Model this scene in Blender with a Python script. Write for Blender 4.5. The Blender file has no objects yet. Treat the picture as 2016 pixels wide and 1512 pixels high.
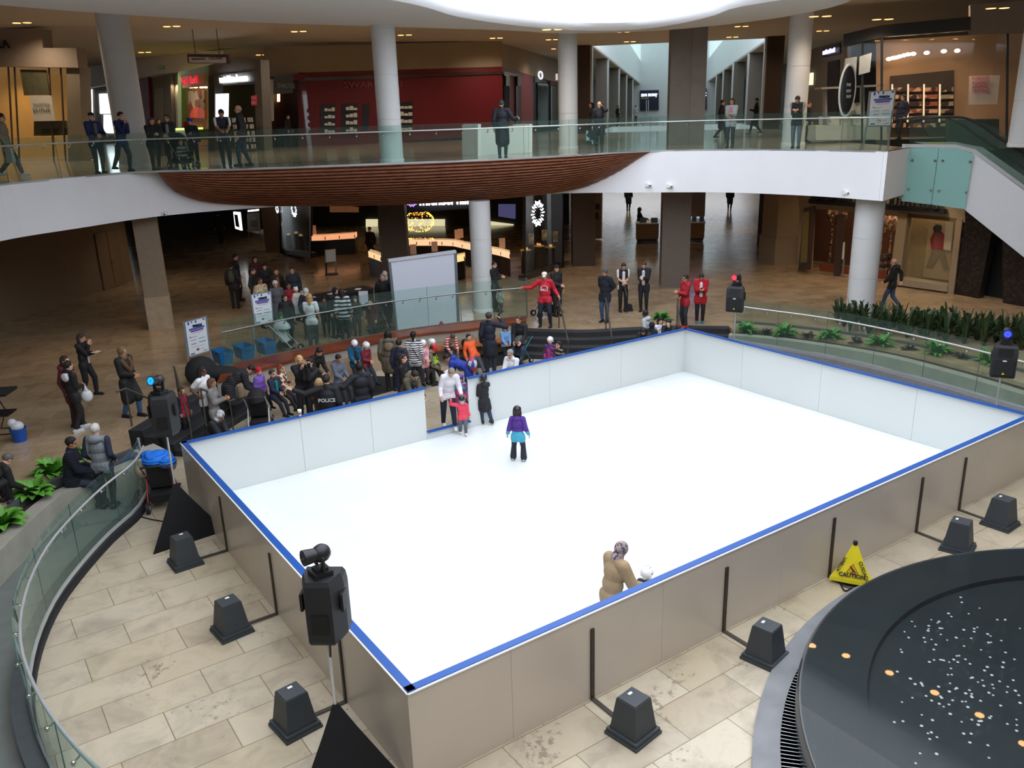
SKY = 3.5; EXPO = 0.0
import bpy, math, random
import numpy as np
from mathutils import Vector, Matrix
sc = bpy.context.scene
COL = sc.collection
rnd = random.Random(7)
PI = math.pi
# ---------------------------------------------------------------- camera (solved from the rink boards, a 45 x 30 ft rink)
F = 1665.45; YAW = 0.97287; PIT = 0.31027; ROL = -0.03046
CAM = np.array([-3.28347, -6.98336, 7.16051])
_fw = np.array([math.cos(YAW)*math.cos(PIT), math.sin(YAW)*math.cos(PIT), -math.sin(PIT)])
_rt = np.array([math.sin(YAW), -math.cos(YAW), 0.0]); _up = np.cross(_rt, _fw)
_c, _s = math.cos(ROL), math.sin(ROL)
CM = np.array([_c*_rt+_s*_up, -_s*_rt+_c*_up, _fw])
FH = np.array([math.cos(YAW), math.sin(YAW), 0.0]); RH = _rt.copy()
def proj(P):
    q = CM @ (np.asarray(P, float)-CAM)
    return 1008+F*q[0]/q[2], 756-F*q[1]/q[2]
def ray(x, y): return CM.T @ np.array([(x-1008)/F, (756-y)/F, 1.0])
def at(x, y, z):                      # the point on the level z seen at pixel x, y of the photograph
    d = ray(x, y); return CAM+d*((z-CAM[2])/d[2])
def vd(x, d, z):                      # the point at forward distance d and height z in pixel column x
    l = (x-1008)/F*d
    for _ in range(12):
        P = CAM+FH*d+RH*l; P[2] = z
        l += (x-proj(P)[0])*d/F*0.95
    P = CAM+FH*d+RH*l; P[2] = z
    return P
def zat(P, y):                        # height above the plan point P that shows at pixel row y
    lo, hi = -3.0, 40.0
    for _ in range(50):
        m = (lo+hi)/2
        if proj((P[0], P[1], m))[1] > y: lo = m
        else: hi = m
    return lo
def onpl(x, y, A, B):                 # pixel ray meets the upright plane through plan points A and B
    A = np.array(A[:2], float); B = np.array(B[:2], float)
    n = np.array([-(B-A)[1], (B-A)[0]]); d = ray(x, y)
    return CAM+d*(np.dot(A-CAM[:2], n)/np.dot(d[:2], n))
cd = bpy.data.cameras.new('camera'); co = bpy.data.objects.new('camera', cd); COL.objects.link(co)
cd.sensor_width = 36; cd.lens = F/2016*36; cd.clip_end = 400
co.matrix_world = Matrix(((CM[0][0], CM[1][0], -CM[2][0], CAM[0]), (CM[0][1], CM[1][1], -CM[2][1], CAM[1]), (CM[0][2], CM[1][2], -CM[2][2], CAM[2]), (0, 0, 0, 1)))
sc.camera = co
# ---------------------------------------------------------------- materials
def lin(c):
    if isinstance(c, str): c = [int(c[i:i+2], 16)/255 for i in (0, 2, 4)]
    return tuple(x/12.92 if x <= .04045 else ((x+.055)/1.055)**2.4 for x in c)+(1.0,)
_MC = {}
def new(name):
    m = bpy.data.materials.new(name); m.use_nodes = True
    nt = m.node_tree; b = nt.nodes['Principled BSDF']; return m, nt, b
def nd(nt, t, **k):
    n = nt.nodes.new(t)
    for a, v in k.items():
        if a in n.inputs.keys(): n.inputs[a].default_value = v
        else: setattr(n, a, v)
    return n
def ramp(nt, fac, stops):
    r = nt.nodes.new('ShaderNodeValToRGB'); e = r.color_ramp.elements
    while len(e) < len(stops): e.new(0.5)
    for i, (p, c) in enumerate(stops): e[i].position = p; e[i].color = lin(c) if len(c) != 4 or isinstance(c, str) else c
    nt.links.new(fac, r.inputs['Fac']); return r
def mat(col, rough=.6, metal=0, noise=.07, ns=6.0, bump=0.0, bs=60.0, emit=0, spec=.5, stripe=None, quilt=0, coat=0, spots=None):
    key = (str(col), rough, metal, noise, ns, bump, bs, emit, spec, str(stripe), quilt, coat, str(spots))
    if key in _MC: return _MC[key]
    m, nt, b = new('surface_%03d' % len(_MC)); L = nt.links
    c = lin(col)
    b.inputs['Roughness'].default_value = rough; b.inputs['Metallic'].default_value = metal
    b.inputs['Specular IOR Level'].default_value = spec; b.inputs['Coat Weight'].default_value = coat
    tc = nd(nt, 'ShaderNodeTexCoord'); src = None
    if stripe:                                   # (second colour, stripes per metre, share)
        sx = nd(nt, 'ShaderNodeSeparateXYZ'); L.new(tc.outputs['Object'], sx.inputs[0])
        mu = nd(nt, 'ShaderNodeMath', operation='MULTIPLY'); mu.inputs[1].default_value = stripe[1]; L.new(sx.outputs['Z'], mu.inputs[0])
        fr = nd(nt, 'ShaderNodeMath', operation='FRACT'); L.new(mu.outputs[0], fr.inputs[0])
        r = ramp(nt, fr.outputs[0], [(0, col), (stripe[2], stripe[0])]); r.color_ramp.interpolation = 'CONSTANT'; src = r.outputs[0]
    elif spots:                                  # (second colour, third colour, scale)
        v = nd(nt, 'ShaderNodeTexVoronoi', Scale=spots[2]); L.new(tc.outputs['Object'], v.inputs['Vector'])
        r = ramp(nt, v.outputs['Color'], [(0, col), (.45, spots[0]), (.62, spots[1])]); r.color_ramp.interpolation = 'CONSTANT'; src = r.outputs[0]
    elif noise:
        n = nd(nt, 'ShaderNodeTexNoise', Scale=ns, Detail=4.0); L.new(tc.outputs['Object'], n.inputs['Vector'])
        r = ramp(nt, n.outputs['Fac'], [(.3, tuple(x*(1-noise) for x in c[:3])+(1,)), (.7, tuple(min(1, x*(1+noise)) for x in c[:3])+(1,))]); src = r.outputs[0]
    if src: L.new(src, b.inputs['Base Color'])
    else: b.inputs['Base Color'].default_value = c
    if bump:
        n = nd(nt, 'ShaderNodeTexNoise', Scale=bs, Detail=3.0); L.new(tc.outputs['Object'], n.inputs['Vector'])
        bp = nd(nt, 'ShaderNodeBump', Strength=bump, Distance=.02); L.new(n.outputs['Fac'], bp.inputs['Height']); L.new(bp.outputs[0], b.inputs['Normal'])
    if quilt:
        w = nd(nt, 'ShaderNodeTexWave', Scale=quilt, Distortion=1.5, bands_direction='Z'); L.new(tc.outputs['Object'], w.inputs['Vector'])
        bp = nd(nt, 'ShaderNodeBump', Strength=.9, Distance=.03); L.new(w.outputs['Fac'], bp.inputs['Height']); L.new(bp.outputs[0], b.inputs['Normal'])
    if emit:
        b.inputs['Emission Color'].default_value = c; b.inputs['Emission Strength'].default_value = emit
    _MC[key] = m; return m
def glassmat(name, tint, gloss=.08, dens=None):
    m, nt, b = new(name); L = nt.links; nt.nodes.remove(b)
    out = [n for n in nt.nodes if n.type == 'OUTPUT_MATERIAL'][0]
    t = nd(nt, 'ShaderNodeBsdfTransparent'); t.inputs[0].default_value = lin(tint)
    g = nd(nt, 'ShaderNodeBsdfGlossy', Roughness=.02); g.inputs[0].default_value = (.9, 1, .97, 1)
    fr = nd(nt, 'ShaderNodeFresnel', IOR=1.45); mx = nd(nt, 'ShaderNodeMixShader')
    ge = nd(nt, 'ShaderNodeNewGeometry'); iv = nd(nt, 'ShaderNodeMath', operation='SUBTRACT'); iv.inputs[0].default_value = 1; L.new(ge.outputs['Backfacing'], iv.inputs[1])
    fm = nd(nt, 'ShaderNodeMath', operation='MULTIPLY'); L.new(fr.outputs[0], fm.inputs[0]); L.new(iv.outputs[0], fm.inputs[1]); L.new(fm.outputs[0], mx.inputs[0]); L.new(t.outputs[0], mx.inputs[1]); L.new(g.outputs[0], mx.inputs[2])
    last = mx
    if dens:
        d = nd(nt, 'ShaderNodeBsdfDiffuse'); d.inputs[0].default_value = lin(dens[1])
        m2 = nd(nt, 'ShaderNodeMixShader'); m2.inputs[0].default_value = dens[0]
        L.new(mx.outputs[0], m2.inputs[1]); L.new(d.outputs[0], m2.inputs[2]); last = m2
    L.new(last.outputs[0], out.inputs['Surface']); return m
def stonemat(name, cols, mortar, bw, rh, rough, vein=.5, rot=0, msize=.006, coat=0, pits=None, off=(0, 0)):
    m, nt, b = new(name); L = nt.links
    g = nd(nt, 'ShaderNodeNewGeometry'); mp = nd(nt, 'ShaderNodeMapping'); mp.inputs['Rotation'].default_value = (0, 0, rot); mp.inputs['Location'].default_value = (off[0], off[1], 0)
    L.new(g.outputs['Position'], mp.inputs['Vector'])
    br = nd(nt, 'ShaderNodeTexBrick', offset=.5, squash=1.0); br.inputs['Scale'].default_value = 1; br.inputs['Mortar Size'].default_value = msize
    br.inputs['Brick Width'].default_value = bw; br.inputs['Row Height'].default_value = rh; br.inputs['Bias'].default_value = 0; br.inputs['Mortar Smooth'].default_value = .1
    br.inputs['Color1'].default_value = (0, 0, 0, 1); br.inputs['Color2'].default_value = (1, 1, 1, 1); br.inputs['Mortar'].default_value = (.5, .5, .5, 1)
    L.new(mp.outputs[0], br.inputs['Vector'])
    rc = ramp(nt, br.outputs['Color'], [(i/(len(cols)-1), c) for i, c in enumerate(cols)])
    n = nd(nt, 'ShaderNodeTexNoise', Scale=1.6, Detail=7.0, Roughness=.65, Distortion=.6); L.new(mp.outputs[0], n.inputs['Vector'])
    rv = ramp(nt, n.outputs['Fac'], [(.3, (1-vein*.45,)*3+(1,)), (.55, (1, 1, 1, 1)), (.75, (1-vein*.12,)*3+(1,))])
    mx = nd(nt, 'ShaderNodeMix', data_type='RGBA', blend_type='MULTIPLY'); mx.inputs[0].default_value = 1
    L.new(rc.outputs[0], mx.inputs[6]); L.new(rv.outputs[0], mx.inputs[7]); last = mx.outputs[2]
    if pits:
        n2 = nd(nt, 'ShaderNodeTexNoise', Scale=9.0, Detail=5.0, Roughness=.7); L.new(mp.outputs[0], n2.inputs['Vector'])
        n3 = nd(nt, 'ShaderNodeTexNoise', Scale=.9, Detail=2.0); L.new(mp.outputs[0], n3.inputs['Vector'])
        mm = nd(nt, 'ShaderNodeMath', operation='MULTIPLY'); L.new(n2.outputs['Fac'], mm.inputs[0]); L.new(n3.outputs['Fac'], mm.inputs[1])
        rp = ramp(nt, mm.outputs[0], [(.345, (0, 0, 0, 1)), (.40, (1, 1, 1, 1))])
        m3 = nd(nt, 'ShaderNodeMix', data_type='RGBA'); m3.inputs[7].default_value = lin(pits)
        ms = nd(nt, 'ShaderNodeMath', operation='MULTIPLY'); ms.inputs[1].default_value = .6; L.new(rp.outputs[0], ms.inputs[0])
        L.new(ms.outputs[0], m3.inputs[0]); L.new(last, m3.inputs[6]); last = m3.outputs[2]
    m4 = nd(nt, 'ShaderNodeMix', data_type='RGBA'); m4.inputs[7].default_value = lin(mortar)
    L.new(br.outputs['Fac'], m4.inputs[0]); L.new(last, m4.inputs[6]); L.new(m4.outputs[2], b.inputs['Base Color'])
    b.inputs['Roughness'].default_value = rough; b.inputs['Coat Weight'].default_value = coat; b.inputs['Coat Roughness'].default_value = .06
    return m
def woodmat(name, c1, c2, scale=18, rough=.35, plank=0):
    m, nt, b = new(name); L = nt.links
    tc = nd(nt, 'ShaderNodeTexCoord'); mp = nd(nt, 'ShaderNodeMapping'); mp.inputs['Scale'].default_value = (1, 1, 9)
    L.new(tc.outputs['Object'], mp.inputs[0])
    n = nd(nt, 'ShaderNodeTexNoise', Scale=scale*.12, Detail=6.0, Distortion=1.5); L.new(mp.outputs[0], n.inputs['Vector'])
    r = ramp(nt, n.outputs['Fac'], [(.3, c1), (.7, c2)]); L.new(r.outputs[0], b.inputs['Base Color'])
    b.inputs['Roughness'].default_value = rough; return m
# ---------------------------------------------------------------- mesh builder
class MB:
    def __init__(s): s.v = []; s.f = []; s.m = []
    def add(s, vs, fs, mi=0):
        o = len(s.v); s.v += [tuple(map(float, p)) for p in vs]
        s.f += [tuple(i+o for i in f) for f in fs]; s.m += [mi]*len(fs); return s
    def box(s, c, d, rz=0, mi=0, M=None, taper=1.0):
        x, y, z = d[0]/2, d[1]/2, d[2]/2; t = taper
        P = [(-x, -y, -z), (x, -y, -z), (x, y, -z), (-x, y, -z), (-x*t, -y*t, z), (x*t, -y*t, z), (x*t, y*t, z), (-x*t, y*t, z)]
        if M is None: M = Matrix.Rotation(rz, 3, 'Z')
        cv = Vector(c)
        return s.add([M @ Vector(p)+cv for p in P], [(3, 2, 1, 0), (4, 5, 6, 7), (0, 1, 5, 4), (1, 2, 6, 5), (2, 3, 7, 6), (3, 0, 4, 7)], mi)
    def beam(s, a, b, w, h, mi=0):             # a bar from a to b, w wide, h high, seated on its axis
        a, b = Vector(a), Vector(b); d = b-a; L = d.length
        if L < 1e-6: return s
        x = d/L; up = Vector((0, 0, 1)) if abs(x.z) < .95 else Vector((0, 1, 0))
        y = up.cross(x).normalized(); z = x.cross(y)
        return s.box((a+b)/2, (L, w, h), M=Matrix((x, y, z)).transposed(), mi=mi)
    def prism(s, poly, z0, z1, mi=0):
        n = len(poly); ar = sum(poly[i][0]*poly[(i+1) % n][1]-poly[(i+1) % n][0]*poly[i][1] for i in range(n))
        if ar < 0: poly = poly[::-1]
        vs = [(p[0], p[1], z0) for p in poly]+[(p[0], p[1], z1) for p in poly]
        return s.add(vs, [tuple(range(n-1, -1, -1)), tuple(range(n, 2*n))]+[(i, (i+1) % n, n+(i+1) % n, n+i) for i in range(n)], mi)
    def rings(s, R, closed=True, caps=True, mi=0):
        n = len(R[0]); vs = [p for r in R for p in r]; fs = []
        for k in range(len(R)-1):
            for i in range(n if closed else n-1):
                j = (i+1) % n; fs.append((k*n+i, k*n+j, (k+1)*n+j, (k+1)*n+i))
        if caps and closed: fs += [tuple(range(n-1, -1, -1)), tuple(range((len(R)-1)*n, len(R)*n))]
        return s.add(vs, fs, mi)
    def frame(s, d):
        d = Vector(d).normalized(); u = Vector((0, 0, 1)) if abs(d.z) < .9 else Vector((1, 0, 0))
        a = u.cross(d).normalized(); return d, a, d.cross(a)
    def cyl(s, p0, p1, r0, r1=None, n=12, mi=0, caps=True):
        r1 = r0 if r1 is None else r1; p0, p1 = Vector(p0), Vector(p1); d, a, b = s.frame(p1-p0)
        R = [[p+(a*math.cos(t)+b*math.sin(t))*r for t in [2*PI*i/n for i in range(n)]] for p, r in ((p0, r0), (p1, r1))]
        return s.rings(R, caps=caps, mi=mi)
    def cap(s, p0, p1, r0, r1=None, n=10, k=3, mi=0):    # round-ended tapered limb
        r1 = r0 if r1 is None else r1; p0, p1 = Vector(p0), Vector(p1)
        if (p1-p0).length < 1e-5: p1 = p0+Vector((0, 0, 1e-4))
        d, a, b = s.frame(p1-p0); R = []
        for j in range(k+1):
            t = PI/2*(1-j/k) if j else PI/2*.97
            R.append((p0-d*r0*math.sin(t), r0*math.cos(t)))
        for j in range(k+1):
            t = PI/2*j/k if j < k else PI/2*.97
            R.append((p1+d*r1*math.sin(t), r1*math.cos(t)))
        return s.rings([[p+(a*math.cos(q)+b*math.sin(q))*r for q in [2*PI*i/n for i in range(n)]] for p, r in R], mi=mi)
    def ell(s, c, r, M=None, n=14, k=9, mi=0, zmin=-1, zmax=1):
        c = Vector(c); M = M or Matrix.Identity(3); R = []
        t0, t1 = math.asin(max(-.999, zmin)), math.asin(min(.999, zmax))
        for j in range(k):
            t = t0+(t1-t0)*j/(k-1)
            R.append([M @ Vector((r[0]*math.cos(t)*math.cos(q), r[1]*math.cos(t)*math.sin(q), r[2]*math.sin(t)))+c for q in [2*PI*i/n for i in range(n)]])
        return s.rings(R, mi=mi)
    def tube(s, path, r, n=8, mi=0, caps=True):
        P = [Vector(p) for p in path]; R = []; pa = None
        for i, p in enumerate(P):
            d = (P[min(i+1, len(P)-1)]-P[max(i-1, 0)]).normalized()
            if pa is None: _, a, b = s.frame(d)
            else: a = (pa-d*pa.dot(d)).normalized(); b = d.cross(a)
            pa = a; rr = r[i] if isinstance(r, (list, tuple)) else r
            R.append([p+(a*math.cos(t)+b*math.sin(t))*rr for t in [2*PI*k/n for k in range(n)]])
        return s.rings(R, caps=caps, mi=mi)
    def lathe(s, prof, c=(0, 0, 0), n=24, mi=0, ar=1.0):
        return s.rings([[(c[0]+r*math.cos(t), c[1]+r*ar*math.sin(t), c[2]+z) for t in [2*PI*i/n for i in range(n)]] for r, z in prof], mi=mi)
    def strip(s, A, B, mi=0):
        n = len(A); return s.add(list(A)+list(B), [(i, i+1, n+i+1, n+i) for i in range(n-1)], mi)
    def wall(s, path, z0, z1, th, mi=0, side=1):       # upright band of some thickness along a plan path
        P = [np.array(p[:2], float) for p in path]; N = []
        for i in range(len(P)):
            d = P[min(i+1, len(P)-1)]-P[max(i-1, 0)]; d /= np.linalg.norm(d); N.append(np.array([-d[1], d[0]])*side)
        za = z0 if isinstance(z0, (list, tuple)) else [z0]*len(P); zb = z1 if isinstance(z1, (list, tuple)) else [z1]*len(P)
        R = []
        for p, n, a, b in zip(P, N, za, zb):
            q = p+n*th; R.append([(p[0], p[1], a), (q[0], q[1], a), (q[0], q[1], b), (p[0], p[1], b)])
        return s.rings(R, mi=mi)
    def mesh(s, name, sm=False):
        me = bpy.data.meshes.new(name); me.from_pydata(s.v, [], s.f)
        me.polygons.foreach_set('material_index', s.m)
        if sm: me.polygons.foreach_set('use_smooth', [True]*len(s.f))
        return me
    def build(s, name, m, parent=None, sm=False, local=False, fix=True):
        if not local:
            if parent is None:
                A = np.array(s.v); off = np.array([(A[:, 0].min()+A[:, 0].max())/2, (A[:, 1].min()+A[:, 1].max())/2, A[:, 2].min()])
            else:
                off = np.zeros(3); q = parent
                while q: off = off+np.array(q.location); q = q.parent
            s.v = [(p[0]-off[0], p[1]-off[1], p[2]-off[2]) for p in s.v]
        me = s.mesh(name, sm)
        if fix:
            import bmesh
            bm = bmesh.new(); bm.from_mesh(me); bmesh.ops.recalc_face_normals(bm, faces=bm.faces); bm.to_mesh(me); bm.free()
        for x in (m if isinstance(m, (list, tuple)) else [m]): me.materials.append(x)
        if sm: me.set_sharp_from_angle(angle=math.radians(50))
        o = bpy.data.objects.new(name, me); COL.objects.link(o)
        if parent: o.parent = parent
        elif not local: o.location = off
        return o
def tag(o, label, cat, group=None, kind=None):
    if label: o['label'] = label
    if cat: o['category'] = cat
    if group: o['group'] = group
    if kind: o['kind'] = kind
    return o
def thing(name, label, cat, loc=(0, 0, 0), rz=0, group=None):
    o = bpy.data.objects.new(name, None); COL.objects.link(o); o.location = tuple(map(float, loc)); o.rotation_euler = (0, 0, rz)
    return tag(o, label, cat, group)
def struct(name, mb, m, sm=False, label=None, fix=True):
    o = mb.build(name, m, sm=sm, fix=fix); o['kind'] = 'structure'
    if label: o['label'] = label
    return o
def dup(root, loc, rz=0, label=None):
    r = root.copy(); COL.objects.link(r); r.location = tuple(map(float, loc)); r.rotation_euler = (0, 0, rz)
    if label: r['label'] = label
    for ch in list(root.children):
        c = ch.copy(); COL.objects.link(c); c.parent = r
        for g in list(ch.children):
            d = g.copy(); COL.objects.link(d); d.parent = c
    return r
def spline(pts, n=8, closed=False):
    P = [np.array(p, float) for p in pts]; out = []; N = len(P)
    for i in range(N if closed else N-1):
        if closed: a, b, c, d = P[i-1], P[i], P[(i+1) % N], P[(i+2) % N]
        else: a, b, c, d = P[max(i-1, 0)], P[i], P[i+1], P[min(i+2, N-1)]
        for k in range(n):
            t = k/n; out.append(.5*((2*b)+(-a+c)*t+(2*a-5*b+4*c-d)*t*t+(-a+3*b-3*c+d)*t**3))
    if not closed: out.append(P[-1])
    return out
def resample(path, n):
    P = np.array([p for p in path], float); L = np.r_[0, np.cumsum(np.linalg.norm(np.diff(P, axis=0), axis=1))]
    return [np.array([np.interp(t, L, P[:, k]) for k in range(P.shape[1])]) for t in np.linspace(0, L[-1], n)]
def offset(path, d):
    P = [np.array(p[:2], float) for p in path]; out = []
    for i in range(len(P)):
        t = P[min(i+1, len(P)-1)]-P[max(i-1, 0)]; t /= np.linalg.norm(t); out.append(P[i]+np.array([-t[1], t[0]])*d)
    return out
def facing(P, face):                   # heading (rad) of something at P turned `face` degrees from the camera, + = to the picture's right
    c = CAM[:2]-np.array(P[:2]); c /= np.linalg.norm(c); r = np.array([-c[1], c[0]])
    a = math.radians(face); d = c*math.cos(a)+r*math.sin(a); return math.atan2(d[1], d[0])
def lettering(s, size, O, X, Z, m, parent=None, name='lettering', ext=.01, align='LEFT', bold=0.0, sx=1.0, local=False):
    cu = bpy.data.curves.new('t', 'FONT'); cu.body = s; cu.size = size; cu.extrude = ext; cu.align_x = align; cu.offset = bold; cu.resolution_u = 2
    t = bpy.data.objects.new('t', cu); COL.objects.link(t); bpy.context.view_layer.update()
    me = bpy.data.meshes.new_from_object(t.evaluated_get(bpy.context.evaluated_depsgraph_get()))
    bpy.data.objects.remove(t); bpy.data.curves.remove(cu)
    X = Vector(X).normalized(); Z = Vector(Z).normalized(); Y = X.cross(Z); O = Vector(O)
    N = X.cross(Z); mb = MB(); mb.add([O+X*(v.co.x*sx)+Z*v.co.y+N*v.co.z for v in me.vertices], [tuple(p.vertices) for p in me.polygons])
    bpy.data.meshes.remove(me)
    return mb.build(name, m, parent, local=local)
# palette
WHITE = mat('e9eaea', .55, noise=.02); WHITEGLOSS = mat('f0f2f2', .3, noise=.01)
BLACK = mat('141416', .45, noise=.1); BLACKM = mat('17181a', .8, noise=.15, bump=.15, bs=200)
STEEL = mat('c9cccd', .3, metal=.55, noise=.04); STEELD = mat('5b5750', .45, metal=.6, noise=.15, ns=3)
CHROME = mat('d8dadb', .12, metal=1, noise=0)
CONC = mat('9b968a', .75, noise=.10, ns=3, bump=.1, bs=30); CONCD = mat('4a4b4b', .6, noise=.1, ns=4)
SOIL = mat('2a211c', .95, noise=.4, ns=20, bump=.8, bs=25)
GLASS = glassmat('railing_glass', 'eff8f5', dens=(.03, '9fc4b8')); GLASSW = glassmat('shop_glass', 'f6f8f7')
GLASSG = glassmat('frosted_green_glass', 'b8e6df', dens=(.75, 'a9dcd6'))
EMW = mat('f4f6ff', .5, noise=0, emit=6); EMWARM = mat('ffca80', .5, noise=0, emit=7)
# ================================================================ the place: floors, slab, columns, ceilings
ZL, ZU, ZS, ZR, ZC = .60, 5.78, 4.38, 9.75, 10.95       # mall floor, balcony floor, slab underside, dropped ring, outer ceiling
PITM = stonemat('pit_marble', ['a99b84', 'b9ac95', 'b2a48a', 'bdb19b', 'ada08b'], '74684f', 1.25, .62, .32, .7, pits='5c5347', off=(.1, .03))
MALLM = stonemat('mall_marble', ['ab9577', 'a28b6e', 'b29c80', 'a0896c', 'ad977a'], '8a775c', 1.2, .6, .19, .75, rot=.35, coat=.1)
UPM = stonemat('balcony_marble', ['a89a86', '978974', 'b5a893'], '6e6352', 1.2, .6, .14, .4, rot=.35, coat=.3)
CEILM = mat('c9beb0', .85, noise=.02, ns=1); RINGM = mat('dcdad5', .85, noise=.015, ns=1); PLW = mat('f5f7fb', .6, noise=.015, ns=1)  # ring tone paler than the outer ceiling: skylight brightness put into its colour
TANW = mat('a99a86', .8, noise=.04, ns=2); STONEC = stonemat('pillar_stone', ['8a8177', '7b7268', '95897c'], '5f574e', 1.4, .9, .5, .4)
COLW = mat('d2d4d4', .6, noise=.03, ns=2)
mb = MB(); mb.add([(-26, -26, 0), (34, -26, 0), (34, 20, 0), (-26, 20, 0)], [(0, 1, 2, 3)]); fl = struct('floor', mb, PITM, label='pale beige marble floor of the sunken court around the rink')
# --- plan curves ---------------------------------------------------------------
curbL = spline([(-.62, 10.0), (-.98, 9.2), (-1.6, 8.45), (-2.23, 7.5), (-2.74, 6.55), (-3.12, 5.45), (-3.34, 4.3), (-3.36, 3.2), (-3.2, 1.9), (-2.85, .6), (-2.2, -.8), (-1.2, -2.2)], 5)
wallL = [at(x, y, .55)[:2] for x, y in [(262, 934), (205, 949), (148, 962), (103, 988), (52, 1034), (0, 1084)]]
wallL = spline([np.array((-.32, 10.75))]+[wallL[2], wallL[3], wallL[4], wallL[5]]+[np.array((-4.0, 6.7)), np.array((-4.6, 4.6)), np.array((-4.7, 2.2)), np.array((-4.3, -.5)), np.array((-3.4, -3))], 5)
curbR = spline([at(x, y, .5)[:2] for x, y in [(1440, 668), (1480, 675), (1600, 694), (1700, 715), (1850, 754), (2016, 803)]]+[np.array((16.0, -.8)), np.array((15.2, -3))], 5)
wallR = spline([at(x, y, .55)[:2] for x, y in [(1434, 660), (1500, 665), (1560, 672), (1662, 687), (1757, 705), (1850, 729), (1950, 757), (2016, 777)]]+[np.array((16.9, -.6)), np.array((16.2, -3))], 5)
# pit edge: planter pier left - steps - ledge - steps - planter right
ledF = spline([at(x, y, .9)[:2] for x, y in [(429, 749), (499, 730), (600, 702), (679, 685), (820, 658), (900, 650), (960, 642), (1036, 632)]], 5)
ledB = spline([at(x, y, .9)[:2] for x, y in [(441, 721), (532, 699), (640, 676), (773, 652), (900, 635), (960, 629), (1037, 622)]], 5)
stpL = [at(x, y, .6)[:2] for x, y in [(252, 846), (330, 800), (375, 776), (425, 752)]]
stpR = spline([at(x, y, .6)[:2] for x, y in [(1037, 645), (1085, 647), (1160, 648), (1245, 643), (1330, 640), (1434, 641)]], 4)
wallLo = offset(wallL, -.62); wallRo = offset(wallR, .62)
# mall floor: everything outside the pit edge at z = .6
edge = list(reversed([tuple(p) for p in wallLo]))+[tuple(p) for p in stpL]+[tuple(p) for p in ledF[3:-3]]+[tuple(p) for p in stpR]+[tuple(p) for p in wallRo]
out = [(edge[-1][0]+3, -26), (46, -26), tuple(vd(2600, 60, 0)[:2]), tuple(vd(2300, 110, 0)[:2]), tuple(vd(-200, 110, 0)[:2]), tuple(vd(-1200, 60, 0)[:2]), (-26, -26), (edge[0][0]-3, -26)]
mb = MB(); poly = edge+out
mb.add([(p[0], p[1], ZL) for p in poly], [tuple(range(len(poly)))]); n = len(poly)
mb.add([(p[0], p[1], -.02) for p in edge]+[(p[0], p[1], ZL) for p in edge], [(i, i+1, len(edge)+i+1, len(edge)+i) for i in range(len(edge)-1)])
import bmesh
def triangulated(mb):
    me = mb.mesh('t'); bm = bmesh.new(); bm.from_mesh(me); bmesh.ops.triangulate(bm, faces=[f for f in bm.faces if len(f.verts) > 4], ngon_method='EAR_CLIP')
    mb.v = [tuple(v.co) for v in bm.verts]; bm.verts.index_update(); mb.f = [tuple(v.index for v in f.verts) for f in bm.faces]; mb.m = [f.material_index for f in bm.faces]; bm.free(); return mb
o = struct('floor', triangulated(mb), MALLM, label='polished tan marble mall floor above the sunken court')
for p in o.data.polygons:
    if p.normal.z < 0 and abs(p.normal.z) > .5: p.flip()
# --- ramps, curbs, planter walls ----------------------------------------------
RAMPM = mat('6c6f6b', .55, noise=.12, ns=3); CURBM = mat('45464a', .6, noise=.12, ns=5)
mb = MB(); a = offset(curbL, .05); b = offset(wallL, -.02); a = resample(a, 40); b = resample(b, 40)
mb.strip([(p[0], p[1], .012) for p in a], [(p[0], p[1], .012) for p in b]); struct('ramp_left', mb, RAMPM, label='dark grey ramp curving along the planter wall')
mb = MB(); a = resample(offset(curbR, -.05), 40); b = resample(wallR, 40)
mb.strip([(p[0], p[1], .2) for p in a], [(p[0], p[1], .2) for p in b]); struct('ramp_right', mb, RAMPM, label='dark ramp beyond the far rink boards')
mb = MB(); mb.wall(curbL, 0, .2, .2, side=-1); o = struct('kerb_left', mb, CURBM, label='dark rounded kerb under the near glass railing')
mb = MB(); mb.wall(curbL, 0, .10, .05, side=1); o = struct('kerb_left_skirt', mb, BLACKM, label='black skirting along the kerb foot')
mb = MB(); mb.wall(curbR, 0, .47, .2, side=-1); struct('kerb_right', mb, mat('6f7072', .6, noise=.1), label='grey kerb under the far curved railing')
for nm, w, sd, wo in (('left', wallL, 1, wallLo), ('right', wallR, -1, wallRo)):
    mb = MB(); mb.wall(w, 0, .55, -.3 if sd == 1 else -.3, side=sd); struct('wall_planter_'+nm, mb, CONC, label='low concrete planter wall, %s side of the court' % nm)
    mb = MB(); A = offset(w, -.28 if sd == 1 else .28); B = [np.array(p)-(np.array(p)-np.array(q))*0 for p, q in zip(wo, w)]
    if nm == 'right': B = offset(w, 1.5)
    mb.strip([(p[0], p[1], .5) for p in A], [(p[0], p[1], .5) for p in B]); mb.strip([(p[0], p[1], .5) for p in B], [(p[0], p[1], .0) for p in B])
    o = struct('planting_bed_'+nm, mb, SOIL, label='dark soil bed in the planter'); 
    mb = MB(); mb.wall(B, 0, .66, .12, side=sd); struct('wall_planter_back_'+nm, mb, CONCD)
# pier at the left planter end
mb = MB(); q = [at(241, 876, .75)[:2], at(267, 878, .75)[:2], at(276, 925, .0)[:2]]
mb.prism([(-.62, 10.9), (-.18, 11.05), (-.02, 10.35), (-.38, 10.1)], 0, .75); struct('wall_planter_pier', mb, CONC, label='square concrete pier ending the planter wall')
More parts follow.
